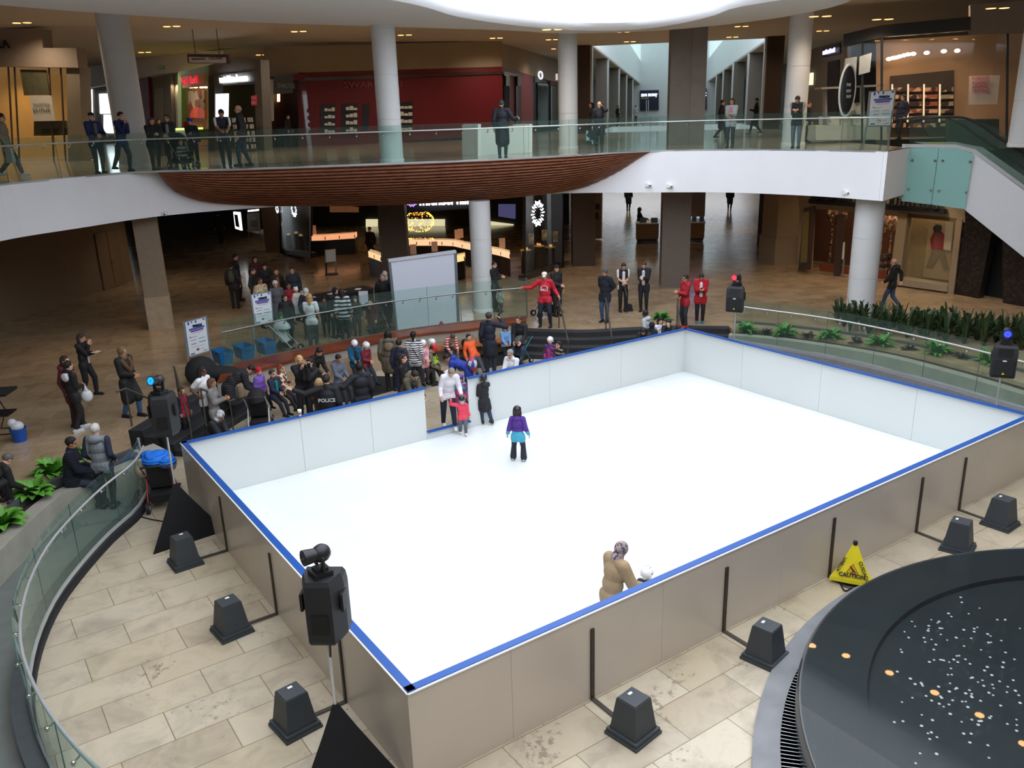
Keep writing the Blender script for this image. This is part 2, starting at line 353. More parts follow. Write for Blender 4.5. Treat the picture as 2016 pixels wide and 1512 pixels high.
# --- steps ----------------------------------------------------------------------
STEPM = mat('26272a', .75, noise=.15, ns=6, bump=.1, bs=80)
def steps(name, path, inward, label, n=4):
    mb = MB(); P = resample(path, 24)
    for k in range(n):
        z1 = ZL-.02-k*(ZL/n)+.02*(k == 0)*0; z0 = 0; a = offset(P, inward*(.36*k-.04)); b = offset(P, inward*(.36*(k+1)))
        mb.rings([[(p[0], p[1], z0), (q[0], q[1], z0), (q[0], q[1], z1+.004), (p[0], p[1], z1+.004)] for p, q in zip(a, b)], mi=0)
        c = offset(P, inward*(.36*(k+1)-.05)); mb.rings([[(p[0], p[1], z1), (q[0], q[1], z1), (q[0], q[1], z1+.012), (p[0], p[1], z1+.012)] for p, q in zip(c, b)], mi=1)
    return struct(name, mb, [STEPM, mat('3a3b3e', .5, noise=.05)], label=label)
steps('steps_left', stpL, -1, 'dark carpeted steps at the left of the court')
steps('steps_back', [p for p in stpR], -1, 'dark carpeted steps at the back corner of the rink')
# --- wooden ledge, lower bench, mats --------------------------------------------
WOODL = woodmat('ledge_wood', '5a2415', '8a4326', 10, .3)
mb = MB(); A = resample(ledF, 40); B = resample(ledB, 40); mb.rings([[(p[0], p[1], .84), (q[0], q[1], .84), (q[0], q[1], .9), (p[0], p[1], .9)] for p, q in zip(A, B)])
o = struct('ledge_top', mb, WOODL, label='red brown wooden ledge above the concrete bench wall')
mb = MB(); A2 = resample(offset(ledF, .06), 40); mb.rings([[(p[0], p[1], 0), (q[0], q[1], 0), (q[0], q[1], .84), (p[0], p[1], .84)] for p, q in zip(A2, B)])
struct('wall_ledge', mb, CONC, label='concrete face below the wooden ledge')
k0, k1 = 21, 38; bA = resample(offset(ledF, -.42), 40)[k0:k1]; bB = resample(offset(ledF, .04), 40)[k0:k1]
t = thing('bench', 'orange brown wooden bench seat along the concrete ledge wall', 'bench', (*bA[8], 0))
MB().rings([[(p[0], p[1], .4), (q[0], q[1], .4), (q[0], q[1], .45), (p[0], p[1], .45)] for p, q in zip(bA, bB)]).build('seat', woodmat('bench_wood', '7a3a1e', 'a85f36', 10, .35), t)
for k in (0, 8, 16): MB().box((*(bA[k]*.5+bB[k]*.5), .2), (.12, .3, .4), rz=.3).build('support', CONC, t)
for i, (q, lab) in enumerate(([[(868, 697), (905, 731), (977, 719), (930, 690)], 'black rubber mat on the floor at the rink gate'], [[(925, 700), (952, 727), (1020, 712), (985, 690)], 'black rubber mat below the standing man in the navy coat'],
                              [[(560, 800), (700, 790), (860, 745), (700, 740)], 'long black rubber mat under the waiting crowd'])):
    mb = MB(); mb.prism([tuple(at(x, y, 0)[:2]) for x, y in q], .002, .014+.002*i); tag(mb.build('floor_mat', BLACKM), lab, 'mat')
# --- upper slab: fascia and wooden hull ------------------------------------------
fasB = [at(x, y, ZS)[:2] for x, y in [(-260, 556), (-120, 512), (0, 475), (150, 450), (330, 424), (560, 406), (850, 391), (1100, 381), (1270, 379), (1430, 379), (1600, 386), (1738, 396)]]
fas = spline(fasB, 6); corner = fas[-1]
ret = at(1783, 382, ZS)[:2]                       # the short return towards the escalator
TOPX = [(310, 337), (460, 333), (600, 328), (760, 322), (940, 315), (1120, 306), (1200, 301), (1280, 297)]
hullT = spline([at(x, y, ZU)[:2] for x, y in TOPX], 8)
mb = MB(); mb.wall(fas+[ret+(ret-corner)*.02], ZS, ZU, .12, side=1); struct('wall_slab_edge', mb, PLW, label='white plaster edge band of the upper balcony')
HM = woodmat('hull_wood', '7a4632', 'a86e50', 14, .42)
outl = [(310, 337), (322, 355), (345, 378), (400, 398), (480, 405), (600, 407), (750, 405), (900, 398), (1050, 386), (1150, 370), (1220, 345), (1260, 318), (1280, 297)]
sz = [0, .21, .49, .77, .93, 1.03, 1.06, 1.05, 1.0, .88, .6, .27, 0]
hullB = spline([np.array(list(at(x, y, ZU-1.4*s)[:2])+[ZU-1.4*s]) for (x, y), s in zip(outl, sz)], 6)
NB = 60; T = resample([np.array([p[0], p[1], ZU]) for p in hullT], NB); Bt = resample(hullB, NB)
# pair by picture column so ribs run square to the edge
bx = [proj(p)[0] for p in Bt]; Tn = []
for p in T:
    x = proj(p)[0]; j = np.interp(x, bx, range(NB)); i = int(min(NB-2, max(0, math.floor(j)))); f = j-i; Tn.append(Bt[i]*(1-f)+Bt[i+1]*f)
NS = 17; R = []
for p, q in zip(T, Tn):
    q = q.copy(); q[2] = min(q[2], ZU-.03); c = np.array([p[0]*.82+q[0]*.18, p[1]*.82+q[1]*.18, p[2]*.35+q[2]*.65]); row = []
    def bz(v): return p*(1-v)**2+c*2*v*(1-v)+q*v*v
    inw = q[:2]-p[:2]; inw = inw/max(np.linalg.norm(inw), 1e-6)*.12*min(1, abs(p[2]-q[2])/.5)
    for k in range(NS):
        a, b = bz(k/NS), bz((k+1)/NS); m1 = b[2]+.42*(a[2]-b[2])
        row += [(a[0], a[1], a[2]), (a[0]*.6+b[0]*.4, a[1]*.6+b[1]*.4, m1), (b[0]+inw[0], b[1]+inw[1], m1), (b[0]+inw[0], b[1]+inw[1], b[2])]
    R.append(row)
mb = MB(); n = len(R[0]); mb.add([v for r in R for v in r], [(i*n+k, (i+1)*n+k, (i+1)*n+k+1, i*n+k+1) for i in range(NB-1) for k in range(n-1)])
h = mb.build('wooden_hull', HM, fix=False); tag(h, 'curved brown wooden slat hull on the balcony edge', 'cladding')
# upper floor (top at ZU), corridor void cut out
Lc, Rc = at(1165, 88, ZC), at(1512, 78, ZC); Le, Re = at(1265, 165, ZC), at(1390, 160, ZC)
U = ((Le+Re)/2-(Lc+Rc)/2)[:2]; CLEN = np.linalg.norm(U); U = U/CLEN; W = np.array([U[1], -U[0]]); OC = ((Lc+Rc)/2)[:2]; CW = abs(np.dot((Rc-Lc)[:2], W))/2
def cp(u, w, z=0): p = OC+U*u+W*w; return (p[0], p[1], z)
edgeU = [tuple(p) for p in fas]
li = min(range(len(fas)), key=lambda i: np.linalg.norm(fas[i]-hullT[0])); ri = min(range(len(fas)), key=lambda i: np.linalg.norm(fas[i]-hullT[-1]))
edgeT = [tuple(p) for p in fas[:li]]+[tuple(p) for p in hullT]+[tuple(p) for p in fas[ri+1:]]+[tuple(ret)]; back1 = [tuple(ret+FH[:2]*6), tuple(ret+FH[:2]*6+RH[:2]*9)]
escA = vd(1905, 24.5, 0)[:2]
far = [tuple(vd(2500, 27, 0)[:2]), tuple(vd(2700, 45, 0)[:2]), cp(0, 60)[:2], cp(0, -70)[:2], tuple(vd(-1000, 40, 0)[:2]), tuple(vd(-700, 22, 0)[:2])]
mb = MB(); poly = edgeT+back1+far; mb.add([(p[0], p[1], ZU) for p in poly], [tuple(range(len(poly)))]); o = struct('floor_balcony', triangulated(mb), UPM, label='polished upper balcony floor')
poly = edgeU+[tuple(ret)]+back1+far; mb = MB(); mb.add([(p[0], p[1], ZS) for p in poly], [tuple(range(len(poly)))]); struct('ceiling_lower', triangulated(mb), CEILM, label='ceiling under the balcony')
for nm, q in (('left', [(0, -70), (0, -CW), (CLEN+6, -CW), (CLEN+6, -70)]), ('right', [(0, CW), (0, 60), (CLEN+6, 60), (CLEN+6, CW)]), ('end', [(19, -CW), (19, CW), (CLEN+6, CW), (CLEN+6, -CW)])):
    mb = MB(); mb.prism([cp(*p)[:2] for p in q], ZS, ZU); struct('floor_corridor_'+nm, mb, [UPM])
for nm, a, b in (('left', (0, -CW+.05), (19, -CW+.05)), ('right', (0, CW-.05), (19, CW-.05)), ('end', (18.95, -CW), (18.95, CW)), ('near', (.05, -CW), (.05, CW))):
    mb = MB(); mb.wall([np.array(cp(*a)[:2]), np.array(cp(*b)[:2])], ZS-.05, ZU-.02, .06); struct('trim_void_'+nm, mb, PLW)
# ceilings
hole = [at(x, y, ZR)[:2] for x, y in [(800, 0), (900, 28), (1000, 44), (1100, 54), (1170, 57), (1250, 55), (1330, 44), (1400, 28), (1460, 8)]]
hole = hole+[np.array(p) for p in [(15.9, 6.0), (15.8, 2.0), (15.0, -2.5), (12, -7), (6, -10.5), (-1, -11), (-6, -7), (-7, -1), (-4, 4.5), (1.5, 9.2)]]  # out-of-view side of the opening, widened to let in more daylight
hole = spline(hole, 5, closed=True)
ringO = [at(x, y, ZR)[:2] for x, y in [(-300, -25), (0, 10), (230, 28), (480, 43), (740, 52), (1000, 60), (1118, 66), (1300, 60), (1500, 40), (1650, 12), (1700, -5)]]
ringO = spline(ringO+[np.array(p) for p in [(20.5, 2), (20, -8), (14, -16), (2, -20), (-12, -16), (-15, 0), (-12, 10)]], 5, closed=True)
def annulus(a, b, z, n=140):
    def ang(P):
        c = np.array((6.5, 4.0)); th = np.array([math.atan2(*(p-c)[::-1]) for p in P]); o = np.argsort(th); th = th[o]; P = np.array(P)[o]
        t = np.linspace(-PI, PI, n, endpoint=False); th2 = np.r_[th-2*PI, th, th+2*PI]; X = np.r_[P, P, P]
        return [(np.interp(k, th2, X[:, 0]), np.interp(k, th2, X[:, 1]), z) for k in t]
    A, B = ang(a), ang(b); m = MB(); m.add(A+B, [(i, (i+1) % n, n+(i+1) % n, n+i) for i in range(n)]); return m, A, B
mb, rimA, ringB = annulus(hole, ringO, ZR); struct('ceiling_ring', mb, RINGM, sm=False, label='pale dropped ceiling ring around the skylight')
mb = MB(); n = len(ringB); mb.add(ringB+[(p[0], p[1], ZC) for p in ringB], [(i, (i+1) % n, n+(i+1) % n, n+i) for i in range(n)]); struct('ceiling_ring_edge', mb, CEILM)
mb = MB(); cx = np.mean([p[0] for p in rimA]); cy = np.mean([p[1] for p in rimA]); R = []
for dz, k in ((-.06, 1.0), (.02, .985), (.15, .978), (.6, .985), (1.2, 1.01), (1.9, 1.05)):
    R.append([(cx+(p[0]-cx)*k, cy+(p[1]-cy)*k, ZR+dz) for p in rimA])
mb.rings(R, caps=False); struct('ceiling_skylight_rim', mb, mat('f1f3f6', .7, noise=.005), sm=True, label='white curved rim of the oval skylight', fix=False)
box = [(-34, -30), (44, -30), tuple(vd(2800, 60, 0)[:2]), cp(0, 75)[:2], cp(0, -80)[:2], tuple(vd(-1500, 45, 0)[:2])]
bx2 = [np.array(p, float) for p in box]; bx2 = resample(bx2+[bx2[0]], 160)[:-1]
mb, _, _ = annulus(ringO, bx2, ZC, 200); struct('ceiling', mb, CEILM, label='beige outer ceiling of the upper level')
for nm, q in (('left', [(0, -80), (0, -CW), (CLEN+6, -CW), (CLEN+6, -80)]), ('right', [(0, CW), (0, 75), (CLEN+6, 75), (CLEN+6, CW)])):
    mb = MB(); mb.prism([cp(*p)[:2] for p in q], ZC, ZC+.1); struct('ceiling_corridor_'+nm, mb, CEILM)
for nm, w in (('left', -CW), ('right', CW)):      # white bulkheads of the corridor light well, with a clerestory above
    mb = MB(); mb.wall([np.array(cp(0, w)[:2]), np.array(cp(CLEN, w)[:2])], ZC-.02, ZC+3.4, .2 if w < 0 else -.2); struct('wall_bulkhead_'+nm, mb, PLW)
    t = MB(); t.wall([np.array(cp(0, w)[:2]), np.array(cp(CLEN, w)[:2])], ZC+3.4, ZC+11.5, .1 if w < 0 else -.1); o = struct('window_%d' % (1 if w < 0 else 2), t, mat('dff3f4', .4, noise=.04, ns=.3, emit=.5), label='bright clerestory window band above the corridor')
mb = MB(); mb.prism([cp(CLEN, -CW-8)[:2], cp(CLEN+.3, -CW-8)[:2], cp(CLEN+.3, CW+8)[:2], cp(CLEN, CW+8)[:2]], ZU, ZC+12); struct('wall_corridor_end', mb, PLW)
mb = MB(); mb.prism([cp(CLEN-.2, -CW-8)[:2], cp(CLEN, -CW-8)[:2], cp(CLEN, CW+8)[:2], cp(CLEN-.2, CW+8)[:2]], ZS-3.8, ZS); struct('wall_corridor_end_lower', mb, mat('4a443c', .6, noise=.2, ns=.4))
mb = MB(); mb.prism([cp(0, -CW-.4)[:2], cp(CLEN, -CW-.4)[:2], cp(CLEN, CW+.4)[:2], cp(0, CW+.4)[:2]], ZC+11.5, ZC+11.6); struct('ceiling_corridor', mb, PLW)
# outer shell
SHELL = mat('5a5048', .85, noise=.05)
for nm, a, b in (('near', (-34, -30), (44, -30)), ('left', (-34, -30), tuple(vd(-1500, 45, 0)[:2])), ('right', (44, -30), tuple(vd(2800, 60, 0)[:2])), ('farleft', tuple(vd(-1500, 45, 0)[:2]), cp(12, -80)[:2]), ('farright', tuple(vd(2800, 60, 0)[:2]), cp(10, 75)[:2])):
    mb = MB(); mb.wall([np.array(a), np.array(b)], -.3, ZC+.2, .3); struct('wall_'+nm, mb, SHELL)
mb = MB(); mb.wall([np.array(cp(CLEN*.6, -70)[:2]), np.array(cp(CLEN*.6, -CW-6)[:2])], -.3, ZC, .3); struct('wall_back_left', mb, SHELL)
mb = MB(); mb.wall([np.array(cp(CLEN*.6, CW+6)[:2]), np.array(cp(CLEN*.6, 70)[:2])], -.3, ZC, .3); struct('wall_back_right', mb, SHELL)
# --- columns ---------------------------------------------------------------------
def column(P, r, z0, z1, label):
    t = thing('round_column', label, 'column', (P[0], P[1], z0), group='round white columns')
    mb = MB(); prof = []; z = 0; h = z1-z0; nseg = max(2, round(h/1.15))
    for k in range(nseg):
        a, b = h*k/nseg, h*(k+1)/nseg; prof += [(r, a+.006), (r, b-.012), (r-.012, b-.010), (r-.012, b+.004)]
    mb.lathe(prof, n=32); mb.build('shaft', COLW, t, sm=True, local=True)
    MB().lathe([(r+.02, 0), (r+.02, .1), (r, .12)], n=32).build('base_ring', COLW, t, sm=True, local=True)
column(at(952, 612, ZL), .36, ZL, ZS, 'round white column behind the wooden ledge, lower level')
column(at(1692, 622, ZL), .43, ZL, ZS, 'round white column standing in the dark green plants')
column(vd(268, 29.2, ZU), .50, ZU, ZC, 'round white column beside the store with the lit gold window')
column(vd(772, 27.4, ZU), .36, ZU, ZC, 'round white column in front of the red store')
column(at(1119, 294, ZU), .36, ZU, ZC, 'round cream column between the red store and the corridor')
column(at(1561, 287, ZU), .38, ZU, ZC, 'round cream column behind the man leaning on the railing')
column(vd(2012, 25.5, ZU), .38, ZU, ZC, 'round white column at the head of the escalator')
def pillar(P, w, d, z0, z1, rz, m, label, grp=None, name='square_pillar'):
    mb = MB(); mb.box((P[0], P[1], (z0+z1)/2), (d, w, z1-z0), rz=rz); o = mb.build(name, m); tag(o, label, 'pillar', grp); return o
fz = YAW
pillar(at(1348, 284, ZU), 1.35, 1.0, ZU, ZC, fz-.1, STONEC, 'wide brown stone pillar on the balcony, mid corridor')
pillar(at(1331, 566, ZL)+FH*.5, 1.05, 1.0, ZL, ZS, fz-.1, mat('6b6158', .6, noise=.06), 'wide grey brown pillar under the balcony beside the red jackets')
pl = pillar(at(312, 648, ZL)+FH*.3, .74, .74, ZL, ZS, fz+.35, mat('8a7b68', .6, noise=.06), 'tan square pillar near the left hoarding wall')
mb = MB(); p = at(312, 648, ZL)+FH*.3; mb.box((p[0], p[1], ZL+.55), (.78, .78, 1.1), rz=fz+.35); b = mb.build('plinth', mat('a3937c', .5, noise=.1)); b.parent = pl; b.location = Vector(b.location)-Vector(pl.location)
pillar(onpl(780, 520, vd(0, 34, 0), vd(2000, 34, 0)), 1.05, .8, ZL, ZS, fz, mat('4d4034', .6, noise=.08), 'dark brown pillar behind the projection screen')
# --- left hoarding with door -------------------------------------------------------
HO = mat('7d6a54', .75, noise=.04, ns=1.5)
h0, h1, h2 = at(-90, 668, ZL)[:2], at(203, 572, ZL)[:2], at(247, 557, ZL)[:2]
mb = MB(); mb.wall([h0, h1], ZL, ZS, .15); struct('wall_hoarding', mb, HO, label='plain tan hoarding wall on the lower level')
mb = MB(); mb.wall([h1, h2+(h2-h1)*.4], ZL, ZS, .15); struct('wall_hoarding_door', mb, mat('8a755c', .75, noise=.04), label='tan wall with a plain double door')
dv = (h2-h1)/np.linalg.norm(h2-h1); dn = np.array([dv[1], -dv[0]]); L_ = np.linalg.norm(h2-h1)
d1 = thing('door_1', 'plain tan double door in the hoarding wall', 'door', (*h1, ZL)); d1['kind'] = 'structure'
for k in (0, 1):
    a = h1+dv*(.02+k*L_*.48)+dn*.02; b = a+dv*(L_*.46); mb = MB(); mb.wall([a, b], ZL+.02, ZL+2.35, -.05); mb.build('door_leaf', HO, d1)
mb = MB(); c = h1+dv*L_*.5+dn*.12; mb.box((*c, ZL+1.05), (.25, .03, .04), rz=math.atan2(dv[1], dv[0])); mb.build('door_handle', STEELD, d1)
# --- railings ------------------------------------------------------------------------
def railing(name, path, zb, ztop, zrail, npan, label, side, nbr=2, shoe=True, mr=STEEL, rr=.022, posts=()):
    P = resample(path, npan*4+1); L0 = P[0]; t = thing(name, label, 'railing', (L0[0], L0[1], zb))
    for k in range(npan):
        seg = P[k*4:k*4+5]; a, b = seg[0], seg[-1]; v = (b-a)/np.linalg.norm(b-a); seg = [a+v*.008]+seg[1:-1]+[b-v*.008]
        mb = MB(); mb.wall(seg, zb, ztop, .014); mb.build('glass_panel', GLASS, t)
        mb = MB(); mb.wall([seg[-1]-v*.004, seg[-1]+v*.004], zb, ztop, .012); mb.build('panel_edge', mat('3d5a54', .3, noise=0), t)
    off = offset(P, side*.07)
    mb = MB(); mb.tube([(p[0], p[1], zrail) for p in off], rr, 10); mb.build('handrail', mr, t, sm=True)
    for k in range(npan):
        for f in ([.25, .75] if nbr == 2 else [.5]):
            i = k*4+f*4; j = int(min(i, len(P)-2)); q = P[j]*(1-(i-j))+P[j+1]*(i-j); o = off[j]*(1-(i-j))+off[j+1]*(i-j)
            mb = MB(); mb.tube([(o[0], o[1], zrail-.01), (o[0], o[1], zrail-.07), (q[0], q[1], zrail-.11)], .011, 6); mb.ell((q[0], q[1], zrail-.11), (.03, .03, .03), n=8, k=5); mb.build('rail_bracket', CHROME, t, sm=True)
    if shoe: mb = MB(); mb.wall(P, zb-.035, zb+.02, .03); mb.build('base_channel', mr, t)
    for pz in posts: mb = MB(); mb.cyl((*pz, zb), (*pz, ztop), .025); mb.build('post', mr, t)
    return t
railing('glass_railing', resample(curbL, 60), .22, 1.3, 1.12, 9, 'curved glass railing with steel handrail along the near left ramp', 1, posts=[tuple(curbL[0])])
railing('glass_railing', offset(curbR, .02), .5, 1.75, 1.55, 9, 'curved glass railing beyond the far right boards', -1, posts=())
lr = offset(resample(ledB, 60), -.06)
railing('glass_railing', lr, .9, 2.15, 1.85, 9, 'glass railing on the back edge of the wooden ledge', -1, mr=mat('8d9490', .35, metal=.8, noise=.05), posts=[tuple(lr[-1])])
railing('glass_railing', [np.array(p) for p in edgeT[:-1]], ZU, ZU+1.12, ZU+.94, 22, 'long glass balcony railing above the white band and wooden hull', -1)
def handrail(label, pts, posts):
    t = thing('step_handrail', label, 'handrail', pts[0])
    MB().tube(pts, .024, 8).build('rail', STEELD, t, sm=True)
    for p, z0 in posts: MB().cyl((p[0], p[1], z0), tuple(p), .02, n=8).build('post', STEELD, t, sm=True)
def hr(label, a, za, b, zb, ext=.25):
    A = np.array(list(at(a[0], a[1], za)[:2])+[za]); B = np.array(list(at(b[0], b[1], zb)[:2])+[zb]); d = (A-B)/np.linalg.norm((A-B)[:2])*ext
    handrail(label, [(*(A+d)[:2], A[2]), tuple(A), tuple(B), (*(B-d*.6)[:2], B[2])], [(A, ZL), (B, 0)])
hr('steel handrail on the left steps below the fur hooded woman', (247, 765), 1.5, (306, 790), .95)
hr('steel handrail on the left steps behind the boy in the red vest', (344, 727), 1.5, (372, 828), .95)
hr('steel handrail on the left steps beside the woman in the grey blazer', (395, 765), 1.5, (452, 790), .95)
hr('steel handrail on the back steps beside the man in the red jersey', (1100, 588), 1.55, (1118, 670), .95)
hr('steel handrail on the back steps before the man in the striped toque', (1193, 590), 1.55, (1204, 662), .95)
hr('steel handrail at the back corner beside the two red jackets', (1334, 590), 1.55, (1337, 640), 1.2)
# ================================================================ the rink
RL, RW, RH_, TH = 13.735, 9.282, 1.268, .025
BRD = mat('cdd1cf', .28, noise=.01, ns=1); BRDO = mat('c0b4a5', .25, noise=.03, ns=1.2); BLUE = mat('144d98', .4, noise=.06, ns=2); EDGE = mat('f4f4f2', .4, noise=0); IRON = mat('453d35', .5, metal=.5, noise=.2, ns=8)
def icemat():
    m, nt, b = new('synthetic_ice'); L = nt.links; g = nd(nt, 'ShaderNodeNewGeometry')
    br = nd(nt, 'ShaderNodeTexBrick', offset=.5); br.inputs['Scale'].default_value = 1; br.inputs['Mortar Size'].default_value = .004; br.inputs['Brick Width'].default_value = 2.4; br.inputs['Row Height'].default_value = 1.2; br.inputs['Mortar Smooth'].default_value = 1
    br.inputs['Color1'].default_value = lin('dde2e2'); br.inputs['Color2'].default_value = lin('e4e7e6'); br.inputs['Mortar'].default_value = lin('d2d5d2'); L.new(g.outputs['Position'], br.inputs['Vector'])
    n = nd(nt, 'ShaderNodeTexNoise', Scale=.7, Detail=6.0, Roughness=.7, Distortion=1.2); L.new(g.outputs['Position'], n.inputs['Vector'])
    r = ramp(nt, n.outputs['Fac'], [(.3, 'faf9f6'), (.6, 'ffffff')]); mx = nd(nt, 'ShaderNodeMix', data_type='RGBA', blend_type='MULTIPLY'); mx.inputs[0].default_value = 1
    L.new(br.outputs[0], mx.inputs[6]); L.new(r.outputs[0], mx.inputs[7]); L.new(mx.outputs[2], b.inputs['Base Color']); b.inputs['Roughness'].default_value = .32; return m
mb = MB(); mb.box((RL/2, RW/2, .01), (RL-.06, RW-.06, .02)); tag(mb.build('ice_sheet', icemat()), 'white synthetic ice floor inside the rink boards', 'ice')
def board(label, a, b, inn, z0=0, posts=(), seams=(), h=RH_, ends=True):
    """dasher board from a to b (plan), inn = inward normal; posts = distances of the outside brackets along a-b"""
    a, b, inn = np.array(a, float), np.array(b, float), np.array(inn, float); v = (b-a)/np.linalg.norm(b-a); Ln = np.linalg.norm(b-a)
    t = thing('rink_board', label, 'rink board', (*a, 0)); cut = [0]+sorted(seams)+[Ln]
    for s0, s1 in zip(cut[:-1], cut[1:]):
        p, q = a+v*(s0+.003), a+v*(s1-.003); o = inn*TH
        m = MB(); P = [(*p, z0), (*q, z0), (*q, h), (*p, h)]; Q = [(*(p+o), z0), (*(q+o), z0), (*(q+o), h), (*(p+o), h)]
        m.add(P, [(0, 1, 2, 3)], 1); m.add(Q, [(3, 2, 1, 0)], 0); m.add(P+Q, [(0, 4, 5, 1), (1, 5, 6, 2), (2, 6, 7, 3), (3, 7, 4, 0)], 0); m.build('panel', [BRD, BRDO], t)
    p, q = a-v*0, b; c0, c1 = p+inn*-.004, p+inn*.105
    m = MB(); m.prism([tuple(p+inn*.006), tuple(q+inn*.006), tuple(q+inn*.105), tuple(p+inn*.105)], h-.012, h+.02); m.build('top_rail', BLUE, t)
    m = MB(); m.prism([tuple(p+inn*-.014), tuple(q+inn*-.014), tuple(q+inn*.006), tuple(p+inn*.006)], h-.012, h+.006); m.build('rail_edge', EDGE, t)
    for s in posts:
        c = a+v*s; m = MB(); m.box((*(c-inn*.012), .52), (.055, .024, 1.04), rz=math.atan2(v[1], v[0])); br = m.build('bracket', IRON, t)
        m = MB(); d0, d1 = c-inn*.024, c-inn*.56; m.beam((*d0, .012), (*d1, .012), .06, .02); f = m.build('foot_bar', STEELD, br)
        f.location = Vector(f.location)
    return t
NP = [2.559, 5.0, 7.437, 9.879, 11.263]; LP = [6.832, 4.361, 1.841]
board('near long white rink board with blue top rail, facing the fountain', (0, 0), (RL, 0), (0, 1), posts=NP, seams=[1.34, 3.78, 6.22, 8.66, 10.6, 12.2])
board('left short white rink board with blue top rail, beside the marble strip', (0, RW), (0, 0), (1, 0), posts=[RW-y for y in LP], seams=[RW-y-1.2 for y in LP])
board('far right short white rink board below the curved railing', (RL, 0), (RL, RW), (-1, 0), seams=[2.4, 4.8, 7.2], posts=[1.2, 3.6, 6.0, 8.4])
g0 = at(868, 832, .3); gx0, gx1 = 5.36, 6.52
board('far white rink board left of the gate, in front of the crowd', (0, RW), (gx0, RW), (0, -1), seams=[2.4, 4.0], posts=[1.2, 3.6])
board('far white rink board right of the gate, in front of the steps', (gx1, RW), (RL, RW), (0, -1), seams=[2.4, 4.8], posts=[1.2, 3.6, 6.0])
board('low white gate sill with blue cap, between the far boards', (gx0, RW), (gx1, RW), (0, -1), h=.2)
# ballast buckets
BUK = mat('33383c', .55, noise=.06, bump=.08, bs=150)
def bucket():
    t = thing('ballast_bucket', '', 'bucket', (0, 0, 0), group='ballast buckets on the board brackets')
    m = MB(); m.box((0, 0, .02), (.49, .49, .04)); m.box((0, 0, .06), (.46, .46, .05)); m.build('lid', BUK, t, local=True)
    m = MB(); m.box((0, 0, .29), (.40, .40, .44), taper=.72); m.box((0, 0, .515), (.27, .27, .012)); m.build('body', BUK, t, local=True)
    m = MB(); m.box((.02, .07, .523), (.06, .035, .006)); m.build('sticker', mat('e8e8e6', .5, noise=0), t, local=True); return t
bk = bucket(); spotsb = [(-.72, 6.83, .05, 'grey upturned bucket behind the left speaker skirt'), (-.70, 4.33, .1, 'grey upturned bucket, middle one beside the left board'), (-.70, 1.8, .12, 'grey upturned bucket nearest the front loudspeaker'),
    (2.55, -.78, .15, 'grey upturned bucket nearest the rink corner, by the long board'), (4.98, -.76, .2, 'grey upturned bucket touching the fountain kerb'), (9.88, -.74, .3, 'grey upturned bucket at the fountain rim beyond the caution cone'), (11.27, -.74, .05, 'grey upturned bucket farthest along the long board')]
for i, (x, y, r, lab) in enumerate(spotsb):
    o = bk if i == 0 else dup(bk, (0, 0, 0)); o.location = (x, y, 0); o.rotation_euler = (0, 0, r); o['label'] = lab
# ================================================================ shops
def onA(pts, PLN): return [onpl(x, y, PLN[0], PLN[1]) for x, y in pts]
def fpanel(name, pts, PLN, th, m, parent=None, dz=0.0, lab=None):
    """a flat panel with real thickness on the upright plane PLN, its corners given in photo pixels; dz>0 brings it towards the court"""
    A, B = np.array(PLN[0][:2], float), np.array(PLN[1][:2], float); n = np.array([-(B-A)[1], (B-A)[0]]); n /= np.linalg.norm(n)
    if np.dot(n, CAM[:2]-A) < 0: n = -n
    n3 = np.array([n[0], n[1], 0]); P = [p+n3*dz for p in onA(pts, PLN)]; Q = [p-n3*th for p in P]; k = len(P); mb = MB()
    mb.add([tuple(p) for p in P]+[tuple(p) for p in Q], [tuple(range(k)), tuple(range(2*k-1, k-1, -1))]+[(i, k+i, k+(i+1) % k, (i+1) % k) for i in range(k)])
    o = mb.build(name, m, parent)
    if lab: o['label'] = lab
    return o
def ftext(s, x0, y0, x1, y1, PLN, hpx, m, parent, dz=.06, bold=0.0, ext=.03, name='lettering'):
    """lettering whose baseline runs from pixel x0,y0 to x1,y1 on the plane"""
    A, B = np.array(PLN[0][:2], float), np.array(PLN[1][:2], float); n = np.array([-(B-A)[1], (B-A)[0]]); n /= np.linalg.norm(n)
    if np.dot(n, CAM[:2]-A) < 0: n = -n
    p, q = onpl(x0, y0, *PLN), onpl(x1, y1, *PLN); top = onpl(x0, y0-hpx, *PLN); h = top[2]-p[2]
    n3 = np.array([n[0], n[1], 0]); O = p+n3*dz; X = q-p; X[2] = 0 if abs(X[2]) < .4*np.linalg.norm(X) else X[2]
    o = lettering(s, h*1.38, O, X, (0, 0, 1), m, parent, name, ext, bold=bold)
    w = max(v.co.dot(Vector(X).normalized()) for v in o.data.vertices)-min(v.co.dot(Vector(X).normalized()) for v in o.data.vertices); k = float(np.linalg.norm(X))/max(w, .01)
    xd = Vector(X).normalized(); ref = min((v.co.dot(xd) for v in o.data.vertices))
    for v in o.data.vertices: v.co += xd*((v.co.dot(xd)-ref)*(k-1))
    return o
def shop(name, lab, cat, P, z, group=None): return thing(name, lab, cat, (P[0], P[1], z), 0, group)
REDW = mat('6e1420', .5, noise=.05, ns=1); GREYB = mat('6f6b66', .7, noise=.05); BEIGE = mat('a2937f', .8, noise=.03, ns=1); DARKB = mat('17181b', .4, noise=.1); BRN = mat('3a2c24', .5, noise=.1)
GOLD = mat('d9a860', .6, noise=.06, ns=2); LITW = mat('eef6f8', .5, noise=.02, emit=1.6); LITWARM = mat('f2b878', .5, noise=.1, ns=2, emit=.55); DGLASS = mat('20262a', .06, noise=.1, ns=1, coat=.5); MIRR = mat('2c2f30', .08, noise=.25, ns=.8)
